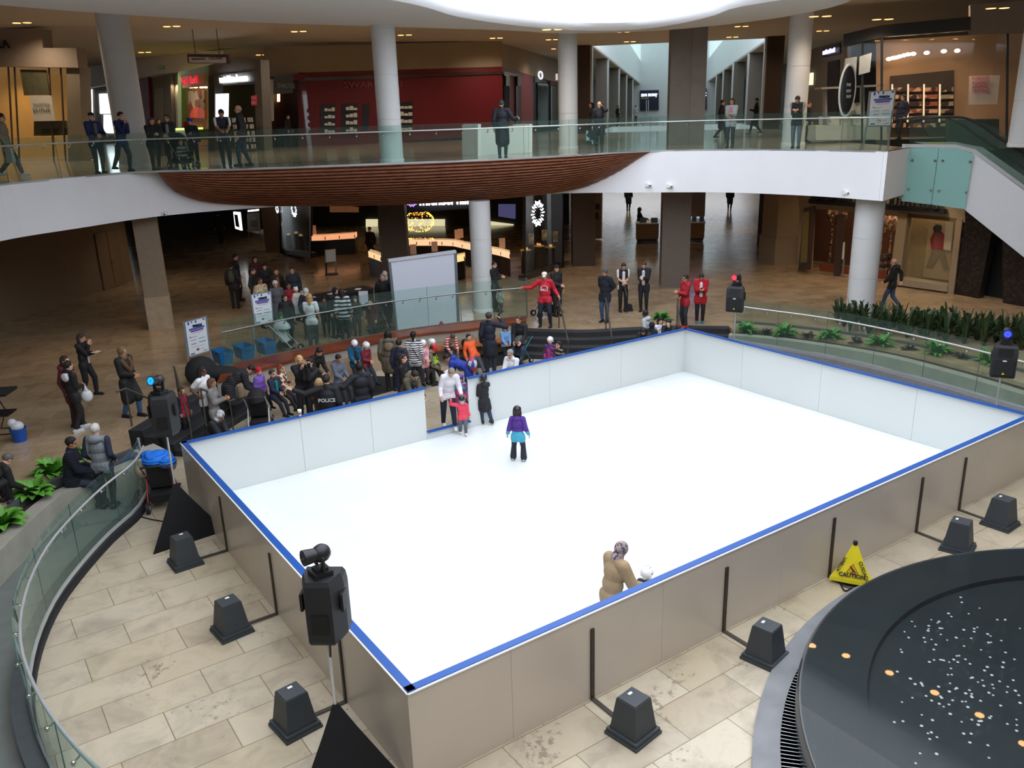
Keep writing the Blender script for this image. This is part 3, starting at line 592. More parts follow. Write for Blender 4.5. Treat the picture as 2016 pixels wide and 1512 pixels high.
# --- red store (upper, centre)
PR = (vd(632, 47, 0), vd(988, 50.5, 0)); PR2 = (vd(988, 50.5, 0), vd(1052, 60, 0))
t = shop('storefront', 'long dark red storefront behind the white column, with lit shelf niches', 'storefront', PR[0], ZU)
fpanel('facade_wall', [(588, 292), (988, 266), (988, 131), (588, 143)], PR, .3, REDW, t)
fpanel('facade_wall', [(988, 266), (1050, 263), (1050, 150), (988, 131)], PR2, .3, mat('7a3238', .4, noise=.08, ns=1), t)
fpanel('trim_band', [(588, 153), (988, 140), (988, 146), (588, 160)], PR, .05, mat('5a4a46', .2, metal=.4, noise=.3, ns=1), t, .06)
fpanel('upper_wall', [(520, 150), (588, 143), (988, 131), (988, 81), (520, 92)], PR, .3, BEIGE, t, .02)
fpanel('upper_wall', [(988, 131), (1050, 150), (1105, 165), (1105, 90), (988, 81)], PR2, .3, BEIGE, t, .02)
for x0, x1, y0, y1 in ((631, 660, 207, 262), (673, 704, 205, 260), (779, 812, 202, 258)):
    nc = fpanel('shelf_niche', [(x0, y1), (x1, y1-2), (x1, y0-2), (x0, y0)], PR, .1, DARKB, t, .05)
    for k in range(4):
        yy = y0+4+k*14; sh = fpanel('shelf', [(x0+6, yy+10), (x1-1, yy+9), (x1-1, yy+7), (x0+6, yy+8)], PR, .2, BLACK, nc, .2)
        for j in range(3):
            w_ = (x1-x0-8)/3; a = x0+7+j*w_; h_ = rnd.uniform(4, 9); fpanel('gift_box', [(a, yy+8), (a+w_*.85, yy+8), (a+w_*.85, yy+8-h_), (a, yy+8-h_)], PR, .08, mat('c9c1ae', .6, noise=.1, emit=.12), nc, .22)
fpanel('window_slot', [(713, 256), (725, 255), (727, 203), (714, 204)], PR, .1, DARKB, t, .05)
ftext('SWAROVSKI', 677, 173, 790, 168, PR, 12, mat('a5545a', .5, noise=0), t)
for x in (990, 1013):
    fpanel('glass_door', [(x, 258), (x+10, 257), (x+10, 146), (x, 144)], PR2, .1, DGLASS, t, .1); fpanel('door_poster', [(x, 169), (x+7, 170), (x+7, 150), (x, 148)], PR2, .02, mat('8d9492', .5, noise=.02), t, .2)
fpanel('white_lintel', [(988, 146), (1020, 152), (1020, 147), (988, 141)], PR2, .1, mat('b9bab6', .5, noise=.02), t, .15)
# neighbours towards the corridor
PR3 = (vd(1048, 60, 0), vd(1110, 74, 0)); t = shop('storefront', 'narrow dark storefront with a lit letter sign, right of the red store', 'storefront', PR3[0], ZU)
fpanel('facade_wall', [(1048, 262), (1106, 256), (1106, 110), (1048, 100)], PR3, .3, mat('26262a', .4, noise=.1), t)
fpanel('sign_band', [(1050, 162), (1073, 164), (1073, 140), (1050, 134)], PR3, .1, GREYB, t, .1); ftext('O', 1053, 156, 1062, 156, PR3, 18, mat('d6d9e6', .4, noise=0, emit=1.5), t, .25)
fpanel('sign_panel', [(1080, 166), (1104, 170), (1104, 135), (1080, 130)], PR3, .15, mat('7a2a34', .5, noise=.05), t, .12); [fpanel('sign_mark', [(1087+k*4, 158), (1090+k*4, 158), (1090+k*4, 145+2*(k % 2)), (1087+k*4, 146)], PR3, .05, mat('ddc8c8', .5, noise=0, emit=.8), t, .3) for k in range(3)]
fpanel('glass_door', [(1056, 252), (1076, 250), (1076, 166), (1056, 164)], PR3, .1, DGLASS, t, .1); fpanel('glass_door', [(1082, 250), (1104, 248), (1104, 172), (1082, 168)], PR3, .1, DGLASS, t, .1)
# --- glass store with dark sign (upper left centre)
PG = (vd(518, 43.5, 0), vd(634, 47, 0)); t = shop('storefront', 'dark glass storefront left of the red wall, jewellery shelves inside', 'storefront', PG[0], ZU)
fpanel('back_wall', [(522, 296), (632, 288), (632, 146), (522, 152)], (PG[0]+FH*3, PG[1]+FH*3), .2, mat('3a1f1e', .5, noise=.1), t)
fpanel('glass_pane', [(560, 296), (625, 291), (625, 158), (560, 160)], PG, .03, GLASSW, t); fpanel('fascia', [(518, 162), (632, 154), (632, 142), (518, 152)], PG, .2, REDW, t, .02)
fpanel('sign_band', [(537, 186), (575, 183), (575, 145), (537, 150)], PG, .2, mat('4b4f50', .4, noise=.05), t, .08); ftext('SWAROVSKI', 540, 174, 574, 171, PG, 11, mat('8b8f90', .4, noise=0), t, .2)
fpanel('white_post', [(523, 240), (538, 238), (538, 156), (523, 158)], PG, .2, mat('a6a8a6', .5, noise=.03), t, .05)
for x in (547, 612): fpanel('wall_sconce', [(x, 200), (x+4, 200), (x+4, 180), (x, 180)], (PG[0]+FH*2.5, PG[1]+FH*2.5), .05, EMWARM, t)
fpanel('counter', [(560, 292), (630, 288), (630, 248), (560, 250)], (PG[0]+FH*1.5, PG[1]+FH*1.5), .6, mat('22262a', .3, noise=.1), t)
# --- nutrition shop
PN = (vd(345, 48, 0), vd(525, 43, 0)); t = shop('storefront', 'taupe storefront with lit white lettering, product rack in its doorway', 'storefront', PN[0], ZU)
fpanel('stone_pier', [(508, 300), (524, 298), (516, 118), (504, 120)], PN, .5, GREYB, t, .1); fpanel('stone_pier', [(412, 306), (424, 305), (424, 147), (412, 150)], PN, .5, mat('4d4a47', .6, noise=.08), t, .05)
fpanel('upper_wall', [(412, 168), (512, 158), (512, 118), (470, 114), (412, 128)], PN, .4, mat('77716a', .7, noise=.05), t, .02); fpanel('sign_band', [(424, 169), (505, 160), (505, 140), (424, 148)], PN, .1, mat('6a6966', .6, noise=.04), t, .08)
ftext('nutrition house', 440, 163, 494, 156, PN, 14, mat('f4f6ff', .4, noise=0, emit=4), t, .2, bold=.012)
fpanel('back_wall', [(424, 305), (508, 300), (508, 165), (424, 170)], (PN[0]+FH*4, PN[1]+FH*4), .2, mat('3d3833', .7, noise=.15, ns=2), t); fpanel('light_box', [(426, 240), (448, 239), (449, 184), (426, 185)], PN, .1, LITW, t, .05)
fpanel('sale_poster', [(499, 208), (510, 207), (510, 187), (499, 189)], PN, .02, mat('c23640', .5, noise=.03, emit=.2), t, .12); ftext('SALE', 500, 195, 509, 194, PN, 5, WHITE, t, .15, ext=.005); ftext('50%', 500, 205, 509, 204, PN, 6, WHITE, t, .15, ext=.005)
P0 = onpl(498, 285, *PN)-FH*1.2; rk = thing('product_rack', 'round retail rack stacked with white bottles outside the taupe shop', 'display rack', (P0[0], P0[1], ZU))
for k in range(5): MB().lathe([(.5, k*.3+.1), (.5, k*.3+.13)], n=16).build('shelf', STEELD, rk, local=True)
m = MB()
for k in range(5):
    for j in range(11): a = j*.57+k; m.cyl((.42*math.cos(a), .42*math.sin(a), k*.3+.13), (.42*math.cos(a), .42*math.sin(a), k*.3+.32), .06, n=7)
o = m.build('bottles', mat('b9b8b0', .5, noise=.2, ns=5), rk, local=True); o['kind'] = 'stuff'
# --- sushi counter
PS = (vd(340, 56, 0), vd(418, 50, 0)); t = shop('storefront', 'sushi bar with lime green frame and red lettering', 'storefront', PS[0], ZU)
GRN = mat('8fae6c', .5, noise=.05)
for q in ([(352, 290), (360, 289), (359, 142), (352, 144)], [(412, 285), (419, 284), (417, 128), (410, 130)], [(352, 150), (416, 140), (416, 128), (352, 142)]): fpanel('green_frame', q, PS, .3, GRN, t, .06)
fpanel('sign_band', [(358, 174), (412, 168), (412, 140), (358, 148)], PS, .2, mat('aaa795', .6, noise=.03), t, .02); ftext('No.1 Sushi', 370, 167, 401, 163, PS, 15, mat('d01828', .4, noise=0, emit=.8), t, .3, bold=.02)
fpanel('back_wall', [(358, 290), (412, 285), (412, 168), (358, 174)], (PS[0]+FH*2, PS[1]+FH*2), .1, mat('a8703c', .6, noise=.15, ns=1, emit=.15), t); fpanel('food_mural', [(366, 236), (402, 234), (402, 178), (366, 180)], (PS[0]+FH*1.7, PS[1]+FH*1.7), .05, mat('8a7a70', .5, spots=('b05a3a', 'd8cdb8', 1.6)), t)
fpanel('orange_motif', [(375, 232), (402, 232), (402, 220), (397, 213), (387, 211), (378, 216), (374, 225)], (PS[0]+FH*1.6, PS[1]+FH*1.6), .05, mat('d5532c', .5, noise=.1, emit=.3), t)
fpanel('green_counter', [(388, 276), (418, 274), (418, 254), (388, 255)], PS, 1.0, mat('77935c', .4, noise=.2, ns=2), t, 1.2); fpanel('lit_counter_top', [(388, 255), (418, 254), (418, 250), (388, 251)], PS, .8, mat('cfe86a', .4, noise=.05, emit=1.5), t, 1.3)
for x in (376, 385, 397, 405): MB().ell(onpl(x, 172, PS[0]+FH*1, PS[1]+FH*1), (.13, .13, .05), n=8, k=5).build('lamp', EMWARM, t)
# --- left corridor with white bulkhead
PL1 = (vd(150, 66, 0), vd(420, 52, 0)); mb = MB()
w1 = fpanel('wall_corridor_left', [(140, 178), (250, 160), (300, 148), (352, 141), (440, 122), (440, 100), (140, 100)], PL1, .3, PLW); w1['kind'] = 'structure'
w1 = fpanel('wall_corridor_left_piers', [(268, 300), (352, 295), (352, 142), (268, 156)], PL1, .2, mat('a9a7a2', .6, noise=.04), dz=-.4); w1['kind'] = 'structure'
for q, m_ in (([(322, 290), (337, 288), (332, 146), (318, 150)], mat('6d6963', .6, noise=.05)), ([(300, 292), (318, 290), (318, 172), (300, 175)], mat('8f8b84', .6, noise=.05)), ([(268, 296), (296, 293), (288, 152), (268, 156)], mat('74202c', .5, noise=.25, ns=1))):
    o = fpanel('wall_corridor_panel', q, PL1, .2, m_, dz=-.1); o['kind'] = 'structure'
PW = (vd(130, 70, 0), vd(270, 70, 0))
for i, q in enumerate(([(162, 262), (184, 262), (182, 176), (160, 178)], [(198, 224), (224, 223), (222, 184), (196, 185)], [(205, 262), (226, 262), (226, 226), (205, 226)])): o = fpanel('window_%d' % (3+i), q, PW, .1, mat('eef8ff', .4, noise=0, emit=2.4), dz=.1); o['kind'] = 'structure'
for q in ([(140, 300), (270, 300), (270, 160), (140, 180)],): o = fpanel('wall_corridor_far', q, PW, .2, mat('6f6a62', .6, noise=.06)); o['kind'] = 'structure'
# --- gold lit store (upper left)
PP = (vd(-60, 37.6, 0), vd(166, 36.6, 0)); t = shop('storefront', 'tall gold lit glass storefront at the left edge of the balcony', 'storefront', PP[0], ZU)
fpanel('bulkhead', [(-60, 130), (98, 133), (162, 134), (158, 95), (93, 95), (90, 58), (-60, 54)], PP, .6, mat('8f8070', .8, noise=.03), t, .25)
ftext('PANDORA', -74, 101, 34, 103, PP, 17, mat('15171c', .4, noise=0), t, .4)
PPB = (PP[0]+FH*2.6, PP[1]+FH*2.6)
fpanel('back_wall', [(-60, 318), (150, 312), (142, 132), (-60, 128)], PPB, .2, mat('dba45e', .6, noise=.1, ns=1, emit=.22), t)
for x in (25, 37, 105, 128): fpanel('mullion', [(x, 318), (x+2, 318), (x-8, 132), (x-10, 132)], PP, .06, mat('5c4630', .4, noise=.1), t, .02)
fpanel('glass_pane', [(-60, 320), (150, 316), (140, 134), (-60, 130)], PP, .02, GLASSW, t); fpanel('stone_end', [(136, 318), (164, 316), (158, 132), (132, 134)], PP, .7, mat('7d735f', .5, noise=.12, ns=1), t, .05)
fpanel('grey_screen', [(50, 188), (100, 187), (93, 138), (42, 137)], PP, .05, mat('5d5a40', .6, noise=.15), t, .08); fpanel('white_poster', [(70, 238), (112, 238), (104, 188), (61, 188)], PP, .03, mat('c9bfa8', .5, noise=.03, emit=.1), t, .1)
ftext('PANDORA', 70, 209, 102, 209, PP, 6, mat('a2977f', .5, noise=0), t, .13, ext=.005); ftext('SHINE', 70, 222, 104, 222, PP, 9, mat('6a6250', .5, noise=0), t, .13, ext=.005)
fpanel('display_plinth', [(60, 268), (112, 266), (110, 238), (60, 239)], PP, .5, mat('6c6650', .6, noise=.1), t, -.2); fpanel('display_plinth', [(78, 268), (134, 266), (132, 252), (78, 254)], PP, .5, mat('4c4a34', .6, noise=.1), t, -.1)
area_l = []
# --- balcony kiosk and hanging sign
PK = (at(939, 311, ZU)+FH*1.6, at(1046, 304, ZU)+FH*1.6); t = shop('info_counter', 'white information counter at the railing before the man in the long coat', 'counter', PK[0], ZU)
fpanel('front_panel', [(941, 316), (1044, 309), (1044, 247), (941, 253)], PK, .9, mat('cfd8d4', .4, noise=.02), t, 0)
for x in (939, 1040): fpanel('side_panel', [(x, 316), (x+6, 315), (x+6, 244), (x, 245)], PK, 1.0, mat('dfe5e2', .4, noise=.02), t, .06)
PH = (vd(368, 27, 0), vd(448, 27, 0)); t = shop('hanging_sign', 'dark red hanging direction sign pointing to washrooms and food court', 'sign', PH[0], 8.8)
fpanel('frame', [(370, 124), (449, 125), (447, 107), (368, 106)], PH, .2, mat('4a201c', .5, noise=.05), t); fpanel('panel', [(373, 123), (446, 124), (445, 113), (372, 112)], PH, .03, mat('c2a896', .5, noise=.02), t, .02)
ftext('WASHROOMS      FOOD COURT', 378, 119, 440, 120, PH, 5, mat('3a2420', .5, noise=0), t, .03, ext=.004)
for x in (385, 432): a = onpl(x, 107, *PH); MB().cyl(tuple(a), (a[0], a[1], ZR+.02), .012, n=6).build('hanger', STEELD, t)
PX = (vd(305, 50, 0), vd(330, 50, 0)); t = shop('exit_sign', 'small green exit sign on the white corridor wall', 'sign', PX[0], 9)
fpanel('panel', [(311, 136), (323, 136), (323, 129), (311, 129)], PX, .1, mat('2c5a40', .4, noise=0, emit=.2), t); ftext('EXIT', 312, 135, 322, 135, PX, 5, WHITE, t, .02, ext=.005)
# --- corridor: pillars, end signs
for side, xs in ((-1, [(1149, 26, 90), (1185, 20, 116), (1209, 17, 134), (1226, 13, 146), (1240, 10, 155)]), (1, [(1527, 30, 72), (1489, 24, 104), (1456, 20, 122), (1434, 16, 138), (1418, 12, 146)])):
    for i, (x, w_, y) in enumerate(xs):
        q = at(x, y, ZC); d = np.dot(q[:2]-CAM[:2], FH[:2]); wd = w_/F*d*1.0
        o = pillar(q, wd, .9, ZU, ZC, math.atan2(U[1], U[0]), mat(('3a2c23' if i == 0 else '6a6359'), .5, noise=.06), '%s corridor pillar, %s from the court on the %s' % ('dark brown' if i == 0 else 'grey', ['first', 'second', 'third', 'fourth', 'fifth'][i], 'left' if side < 0 else 'right'))
        m = MB(); c = np.array(o.location)+np.r_[W*(-side*-(wd/2+.06)) if side > 0 else W*(wd/2+.06), 0]; 
        if side > 0: c = np.array(o.location)-np.r_[W*(wd/2+.06), 0]
        m.box((c[0], c[1], (ZU+ZC)/2), (.5, .12, ZC-ZU), rz=math.atan2(U[1], U[0])); b = m.build('steel_trim', STEEL); b.parent = o; b.location = Vector(b.location)-Vector(o.location)
for nm, wv in (('left', -CW-5.5), ('right', CW+5.5)):
    mb = MB(); mb.wall([np.array(cp(4, wv)[:2]), np.array(cp(CLEN, wv)[:2])], ZS-3.78, ZC, .2); struct('wall_corridor_shops_'+nm, mb, mat('3e3a36', .5, noise=.25, ns=.5))
PE = (np.array(cp(CLEN-.4, -10)), np.array(cp(CLEN-.4, 10))); t = shop('store_sign', 'dark blue store sign reading save money at the corridor end', 'sign', PE[0], ZU)
fpanel('panel', [(1260, 218), (1297, 217), (1297, 177), (1260, 178)], PE, .2, mat('141a38', .5, noise=.02), t); ftext('save money', 1262, 190, 1294, 189, PE, 8, mat('dfe6ff', .5, noise=0, emit=2), t, .1, bold=.02); ftext('Live better.', 1262, 195, 1278, 194.5, PE, 4, mat('9a8a50', .5, noise=0, emit=.5), t, .1)
for x in (1272, 1276): fpanel('door_frame', [(x, 226), (x+1.5, 226), (x+1.5, 197), (x, 197)], PE, .1, WHITE, t, .3)
t = shop('store_sign', 'dark blue store sign right of the wide stone pillar', 'sign', PE[1], ZU)
fpanel('panel', [(1376, 216), (1391, 216), (1391, 174), (1376, 174)], PE, .2, mat('1a2244', .5, noise=.02), t); ftext('Walmart', 1350, 190, 1391, 189, PE, 10, mat('e6ecff', .5, noise=0, emit=2), t, .1, bold=.02)
# --- bright cosmetics store (upper right)
PB = (vd(1650, 31.5, 0), vd(1990, 29.5, 0)); PBB = (PB[0]+FH*5, PB[1]+FH*5); t = shop('storefront', 'wide glass storefront with warm lit shelves at the upper right', 'storefront', PB[0], ZU)
fpanel('fascia', [(1660, 92), (1735, 73), (1910, 60), (1910, 33), (1735, 50), (1660, 68)], PB, .4, mat('1c2224', .35, noise=.05), t, .1); fpanel('fascia', [(1910, 66), (2030, 64), (2030, 0), (1910, 10)], PB, .4, mat('7c7064', .8, noise=.03), t, .05)
fpanel('back_wall', [(1725, 292), (2020, 292), (2020, 62), (1725, 80)], PBB, .2, mat('a07e60', .7, noise=.06, ns=1, emit=.05), t)
fpanel('shelf_wall', [(1752, 290), (1878, 288), (1878, 138), (1752, 150)], PBB, .3, BRN, t, .1)
for k in range(4):
    x0 = 1756+k*31; c_ = ['6a4038', '8a4a30', 'a05038', '9a8a70'][k]
    for j in range(6): y_ = 172+j*14; fpanel('product_shelf', [(x0, y_+9), (x0+26, y_+8), (x0+26, y_), (x0, y_+1)], PBB, .2, mat(c_, .5, spots=('c8a080', '3a2420', 5.0)), t, .35)
    fpanel('lit_upright', [(x0-3, 240), (x0, 240), (x0+1, 166), (x0-2, 166)], PBB, .1, mat('e8d0b0', .5, noise=0, emit=.8), t, .4)
for x, y in ((1737, 118), (1745, 116), (1751, 115), (1758, 113), (1766, 111), (1774, 109), (1784, 108), (1810, 106), (1843, 103), (1869, 102)): MB().ell(onpl(x, y, *PBB)-FH*.6, (.11, .11, .07), n=8, k=5).build('track_lamp', mat('ffdcb0', .5, noise=0, emit=9), t)
fpanel('glass_pane', [(1668, 292), (2010, 290), (2010, 64), (1735, 74), (1668, 92)], PB, .03, GLASSW, t)
for x in (1695, 1733, 1980): fpanel('mullion', [(x, 292), (x+4, 292), (x+6, 66), (x+1, 66)], PB, .12, DARKB, t, .05)
for q in ([(1660, 150), (1685, 148), (1687, 112), (1664, 116)], [(1690, 148), (1712, 142), (1716, 104), (1692, 112)]): fpanel('white_banner', q, PB, .04, mat('aab0b0', .6, noise=.05), t, .2)
fpanel('poster', [(1896, 206), (1950, 205), (1955, 150), (1897, 152)], PBB, .05, mat('c9b8ae', .6, noise=.05), t, 1.5)
for k, s_ in enumerate(['FOREVER', 'AGAINST', 'ANIMAL', 'TESTING']): ftext(s_, 1901, 160+k*8, 1934, 159+k*8, PBB, 7, mat('b0305a', .5, noise=0), t, 1.55, ext=.005)
fpanel('display_table', [(1850, 290), (1940, 288), (1940, 232), (1850, 233)], PBB, 1.2, mat('2c3a34', .5, noise=.1), t, 3)
P1 = vd(1668, 28.5, 0); PBS = (P1, P1+RH); t = shop('blade_sign', 'tall oval black and white blade sign by the upper right store', 'sign', P1, ZU+1)
m = MB(); c = onpl(1668, 178, *PBS); m.ell(c, (.28, .05, .82), M=Matrix(((RH[0], -FH[0], 0), (RH[1], -FH[1], 0), (0, 0, 1))), n=20, k=13); m.build('disc', mat('e8e8e4', .5, noise=0), t, sm=True)
m = MB(); m.ell(c-FH*.03, (.23, .05, .74), M=Matrix(((RH[0], -FH[0], 0), (RH[1], -FH[1], 0), (0, 0, 1))), n=20, k=13); m.build('face', BLACK, t, sm=True)
for s_, y in (('THE', 170), ('BODY', 182), ('SHOP', 193)): ftext(s_, 1663.5, y, 1672.5, y, PBS, 6, WHITE, t, .1, ext=.004)
PBk = (vd(1600, 37, 0), vd(1665, 34, 0)); t = shop('storefront', 'grey storefront with small lit purple white sign behind the cream column', 'storefront', PBk[0], ZU)
fpanel('facade_wall', [(1588, 285), (1662, 282), (1662, 78), (1588, 100)], PBk, .3, mat('5e5952', .6, noise=.08), t); fpanel('sign_band', [(1622, 112), (1656, 104), (1656, 84), (1622, 95)], PBk, .15, DARKB, t, .05)
[fpanel('sign_mark', [(1626+k*4, 108-k), (1629+k*4, 107.5-k), (1629+k*4, 100-k-2*(k % 2)), (1626+k*4, 101-k)], PBk, .05, mat('b8b4e8', .4, noise=0, emit=2), t, .15) for k in range(6)]; fpanel('light_box', [(1587, 168), (1601, 167), (1602, 143), (1588, 145)], PBk, .1, mat('e8e4c0', .5, noise=.1, emit=1.2), t, .1)
fpanel('dark_entry', [(1630, 270), (1652, 268), (1654, 118), (1634, 122)], PBk, .1, DARKB, t, .1)
# white kiosk on the balcony, right
PQ = (at(1596, 292, ZU)+FH*3.2, at(1755, 286, ZU)+FH*3.2); t = shop('retail_kiosk', 'white cabinet kiosk with a canopy bar, behind the balcony railing on the right', 'kiosk', PQ[0], ZU)
fpanel('base_cabinet', [(1606, 276), (1746, 274), (1746, 246), (1606, 247)], PQ, 1.2, mat('c9cdc8', .5, noise=.02), t)
for k in range(5): fpanel('drawer', [(1636+k*22, 246), (1656+k*22, 246), (1656+k*22, 229), (1636+k*22, 229)], PQ, .8, mat('d4d8d2', .5, noise=.02), t, -.1)
fpanel('canopy_bar', [(1614, 176), (1738, 170), (1738, 166), (1614, 172)], PQ, .5, mat('a8a49c', .4, metal=.3, noise=.02), t, .1)
for x in (1632, 1706): fpanel('post', [(x, 247), (x+5, 247), (x+5, 172), (x, 172)], PQ, .15, mat('8f8b82', .4, noise=.05), t, -.3)
fpanel('poster_board', [(1657, 226), (1694, 225), (1692, 202), (1660, 203)], PQ, .05, mat('b5b4a8', .6, spots=('8a897e', 'c8c6ba', 4.0)), t, .05)
# --- lower right clothing shop
PA = (at(1583, 537, ZL), at(1905, 583, ZL)); t = shop('storefront', 'tan clothing shop under the balcony with a lit corner window and open door', 'storefront', PA[0], ZL)
TAN = mat('93836c', .7, noise=.05)
fpanel('upper_wall', [(1572, 408), (1900, 438), (1900, 380), (1572, 372)], PA, .3, TAN, t); fpanel('sign_shelf', [(1599, 399), (1866, 421), (1866, 411), (1599, 391)], PA, .2, DARKB, t, .25)
ftext('AMERICAN EAGLE OUTFITTERS', 1604, 393, 1858, 411, PA, 16, DARKB, t, .3, bold=.01)
PAB = (PA[0]+FH*4.5, PA[1]+FH*4.5); fpanel('back_wall', [(1580, 545), (1900, 570), (1900, 405), (1580, 395)], PAB, .2, mat('5a3a2a', .7, noise=.2, ns=1, emit=.03), t)
fpanel('shop_floor', [(1605, 535), (1735, 552), (1735, 535), (1605, 520)], PA, .02, mat('7a3a22', .5, noise=.05), t, -.3)
fpanel('left_pier', [(1572, 530), (1590, 532), (1596, 400), (1576, 398)], PA, .4, TAN, t, .05); fpanel('middle_pier', [(1752, 552), (1772, 556), (1788, 420), (1770, 417)], PA, .4, TAN, t, .05); fpanel('right_pier', [(1866, 578), (1878, 580), (1896, 433), (1884, 431)], PA, .4, TAN, t, .05)
fpanel('window_sill', [(1764, 560), (1867, 574), (1868, 562), (1766, 546)], PA, .5, mat('9d8e78', .7, noise=.05), t, .1); fpanel('window_glass', [(1772, 548), (1868, 562), (1884, 430), (1788, 420)], PA, .02, GLASSW, t)
PAW = (PA[0]+FH*1.2, PA[1]+FH*1.2); fpanel('window_backdrop', [(1776, 548), (1872, 560), (1884, 428), (1790, 420)], PAW, .1, mat('8f7650', .7, noise=.1, emit=.1), t)
dp = fpanel('poster', [(1820, 545), (1872, 552), (1880, 440), (1832, 436)], PAW, .03, mat('a58a66', .6, noise=.05, emit=.1), t, .1); fpanel('poster_figure', [(1838, 490), (1862, 492), (1866, 466), (1858, 455), (1843, 455), (1835, 470)], PAW, .02, mat('a03a38', .6, noise=.05), dp, .15)
fpanel('poster_head', [(1843, 456), (1855, 457), (1859, 448), (1856, 442), (1847, 441), (1841, 447)], PAW, .02, mat('2c1a14', .7, noise=0), dp, .16); fpanel('poster_trousers', [(1840, 490), (1862, 492), (1872, 530), (1862, 532), (1852, 505), (1838, 528), (1826, 526)], PAW, .02, mat('8f7f66', .6, noise=.05), dp, .15)
fpanel('price_card', [(1862, 490), (1876, 492), (1882, 438), (1867, 436)], PAW, .02, mat('b8a486', .6, noise=.02, emit=.15), dp, .18)
fpanel('open_door', [(1594, 528), (1618, 526), (1628, 402), (1606, 406)], PA, .06, BRN, t, .8); fpanel('door_glass', [(1600, 512), (1613, 511), (1618, 412), (1606, 414)], PA, .02, mat('6a5f3c', .2, noise=.05), t, .84)
fpanel('open_door', [(1663, 538), (1676, 538), (1686, 418), (1672, 418)], PA, .06, BRN, t, .8)
for k, (x, y) in enumerate(((1738, 450), (1756, 448), (1770, 454), (1640, 432), (1655, 428))):
    c = onpl(x, y, PA[0]+FH*2.5, PA[1]+FH*2.5); m = MB(); m.ell((c[0], c[1], c[2]+.15), (.2, .3, .38), n=10, k=7); m.cyl((c[0], c[1], c[2]+.5), (c[0], c[1], c[2]+.66), .07); m.cyl((c[0], c[1], ZL), (c[0], c[1], c[2]), .04)
    tag(m.build('clothes_mannequin', mat(['b08a6a', 'c09a78', 'a88468', '3a3430', '4a4038'][k], .7, spots=('7a5a48', 'd0b090', 12.0)), sm=True), ['headless mannequin in a printed shirt beside the white column', 'headless mannequin in a pink printed shirt, middle of three', 'headless mannequin nearest the lit window pier', 'dark dressed mannequin inside the open shop door', 'dark dressed mannequin deeper inside the open shop door'][k], 'mannequin')
for k in range(3):
    a, b = onpl(1728+k*3, 505+k*12, PA[0]+FH*2, PA[1]+FH*2), onpl(1765, 500+k*13, PA[0]+FH*2, PA[1]+FH*2); m = MB(); m.beam(a, b, .5, .12); tag(m.build('folded_clothes', mat('4a4038', .7, spots=('8a7a6a', '2a2420', 10.0))), ['top tier of folded dark clothes inside the clothing shop', 'middle tier of folded dark clothes inside the clothing shop', 'bottom tier of folded dark clothes inside the clothing shop'][k], 'clothes')
P = at(1818, 560, ZL)+FH*.55; mq = thing('window_mannequin', 'headless mannequin in an olive jacket in the lit corner window', 'mannequin', (P[0], P[1], ZL+.3))
MB().ell((0, 0, 1.15), (.17, .24, .36), n=14, k=9).ell((0, 0, 1.5), (.08, .1, .1)).cap((0, .24, 1.35), (.02, .3, .85), .07).cap((0, -.24, 1.35), (.02, -.3, .85), .07).build('jacket', mat('7d7860', .7, noise=.1), mq, sm=True, local=True); MB().cap((0, .09, .85), (0, .1, .05), .1, .07).cap((0, -.09, .85), (0, -.1, .05), .1, .07).build('trousers', mat('2a2624', .8), mq, sm=True, local=True)
# dark tile wall right, beige box pier
PT = (at(1878, 579, ZL), at(2060, 612, ZL)); TILE = mat('211d1d', .25, spots=('171414', '2c2624', 14.0))
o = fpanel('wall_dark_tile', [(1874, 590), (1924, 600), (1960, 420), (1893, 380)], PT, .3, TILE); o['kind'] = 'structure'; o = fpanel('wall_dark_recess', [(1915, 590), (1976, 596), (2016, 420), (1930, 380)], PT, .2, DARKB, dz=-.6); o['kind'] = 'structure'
o = fpanel('wall_dark_tile_far', [(1974, 604), (2100, 620), (2100, 380), (1974, 380)], PT, .3, TILE); o['kind'] = 'structure'
q = at(1546, 520, ZL)+FH*.6; mb = MB(); mb.box((q[0], q[1], (ZL+ZS)/2), (1.2, 1.35, ZS-ZL), rz=fz+.25); mb.box((q[0], q[1], ZL+.55), (1.32, 1.47, 1.1), rz=fz+.25); mb.box((q[0], q[1], ZL+1.12), (1.36, 1.51, .06), rz=fz+.25); tag(mb.build('beige_pier', mat('94846c', .7, noise=.04)), 'beige square pier with a wide plinth beside the clothing shop', 'pillar')
pillar(at(1507, 486, ZL)+FH*.3, .5, .6, ZL, ZS, fz, mat('3c2e24', .6, noise=.06), 'dark brown slim pillar left of the beige pier'); pillar(at(1150, 524, ZL)+FH*.4, 1.0, .8, ZL, ZS, fz, mat('4a3b2f', .6, noise=.06), 'dark brown pillar right of the jewellery display bay')
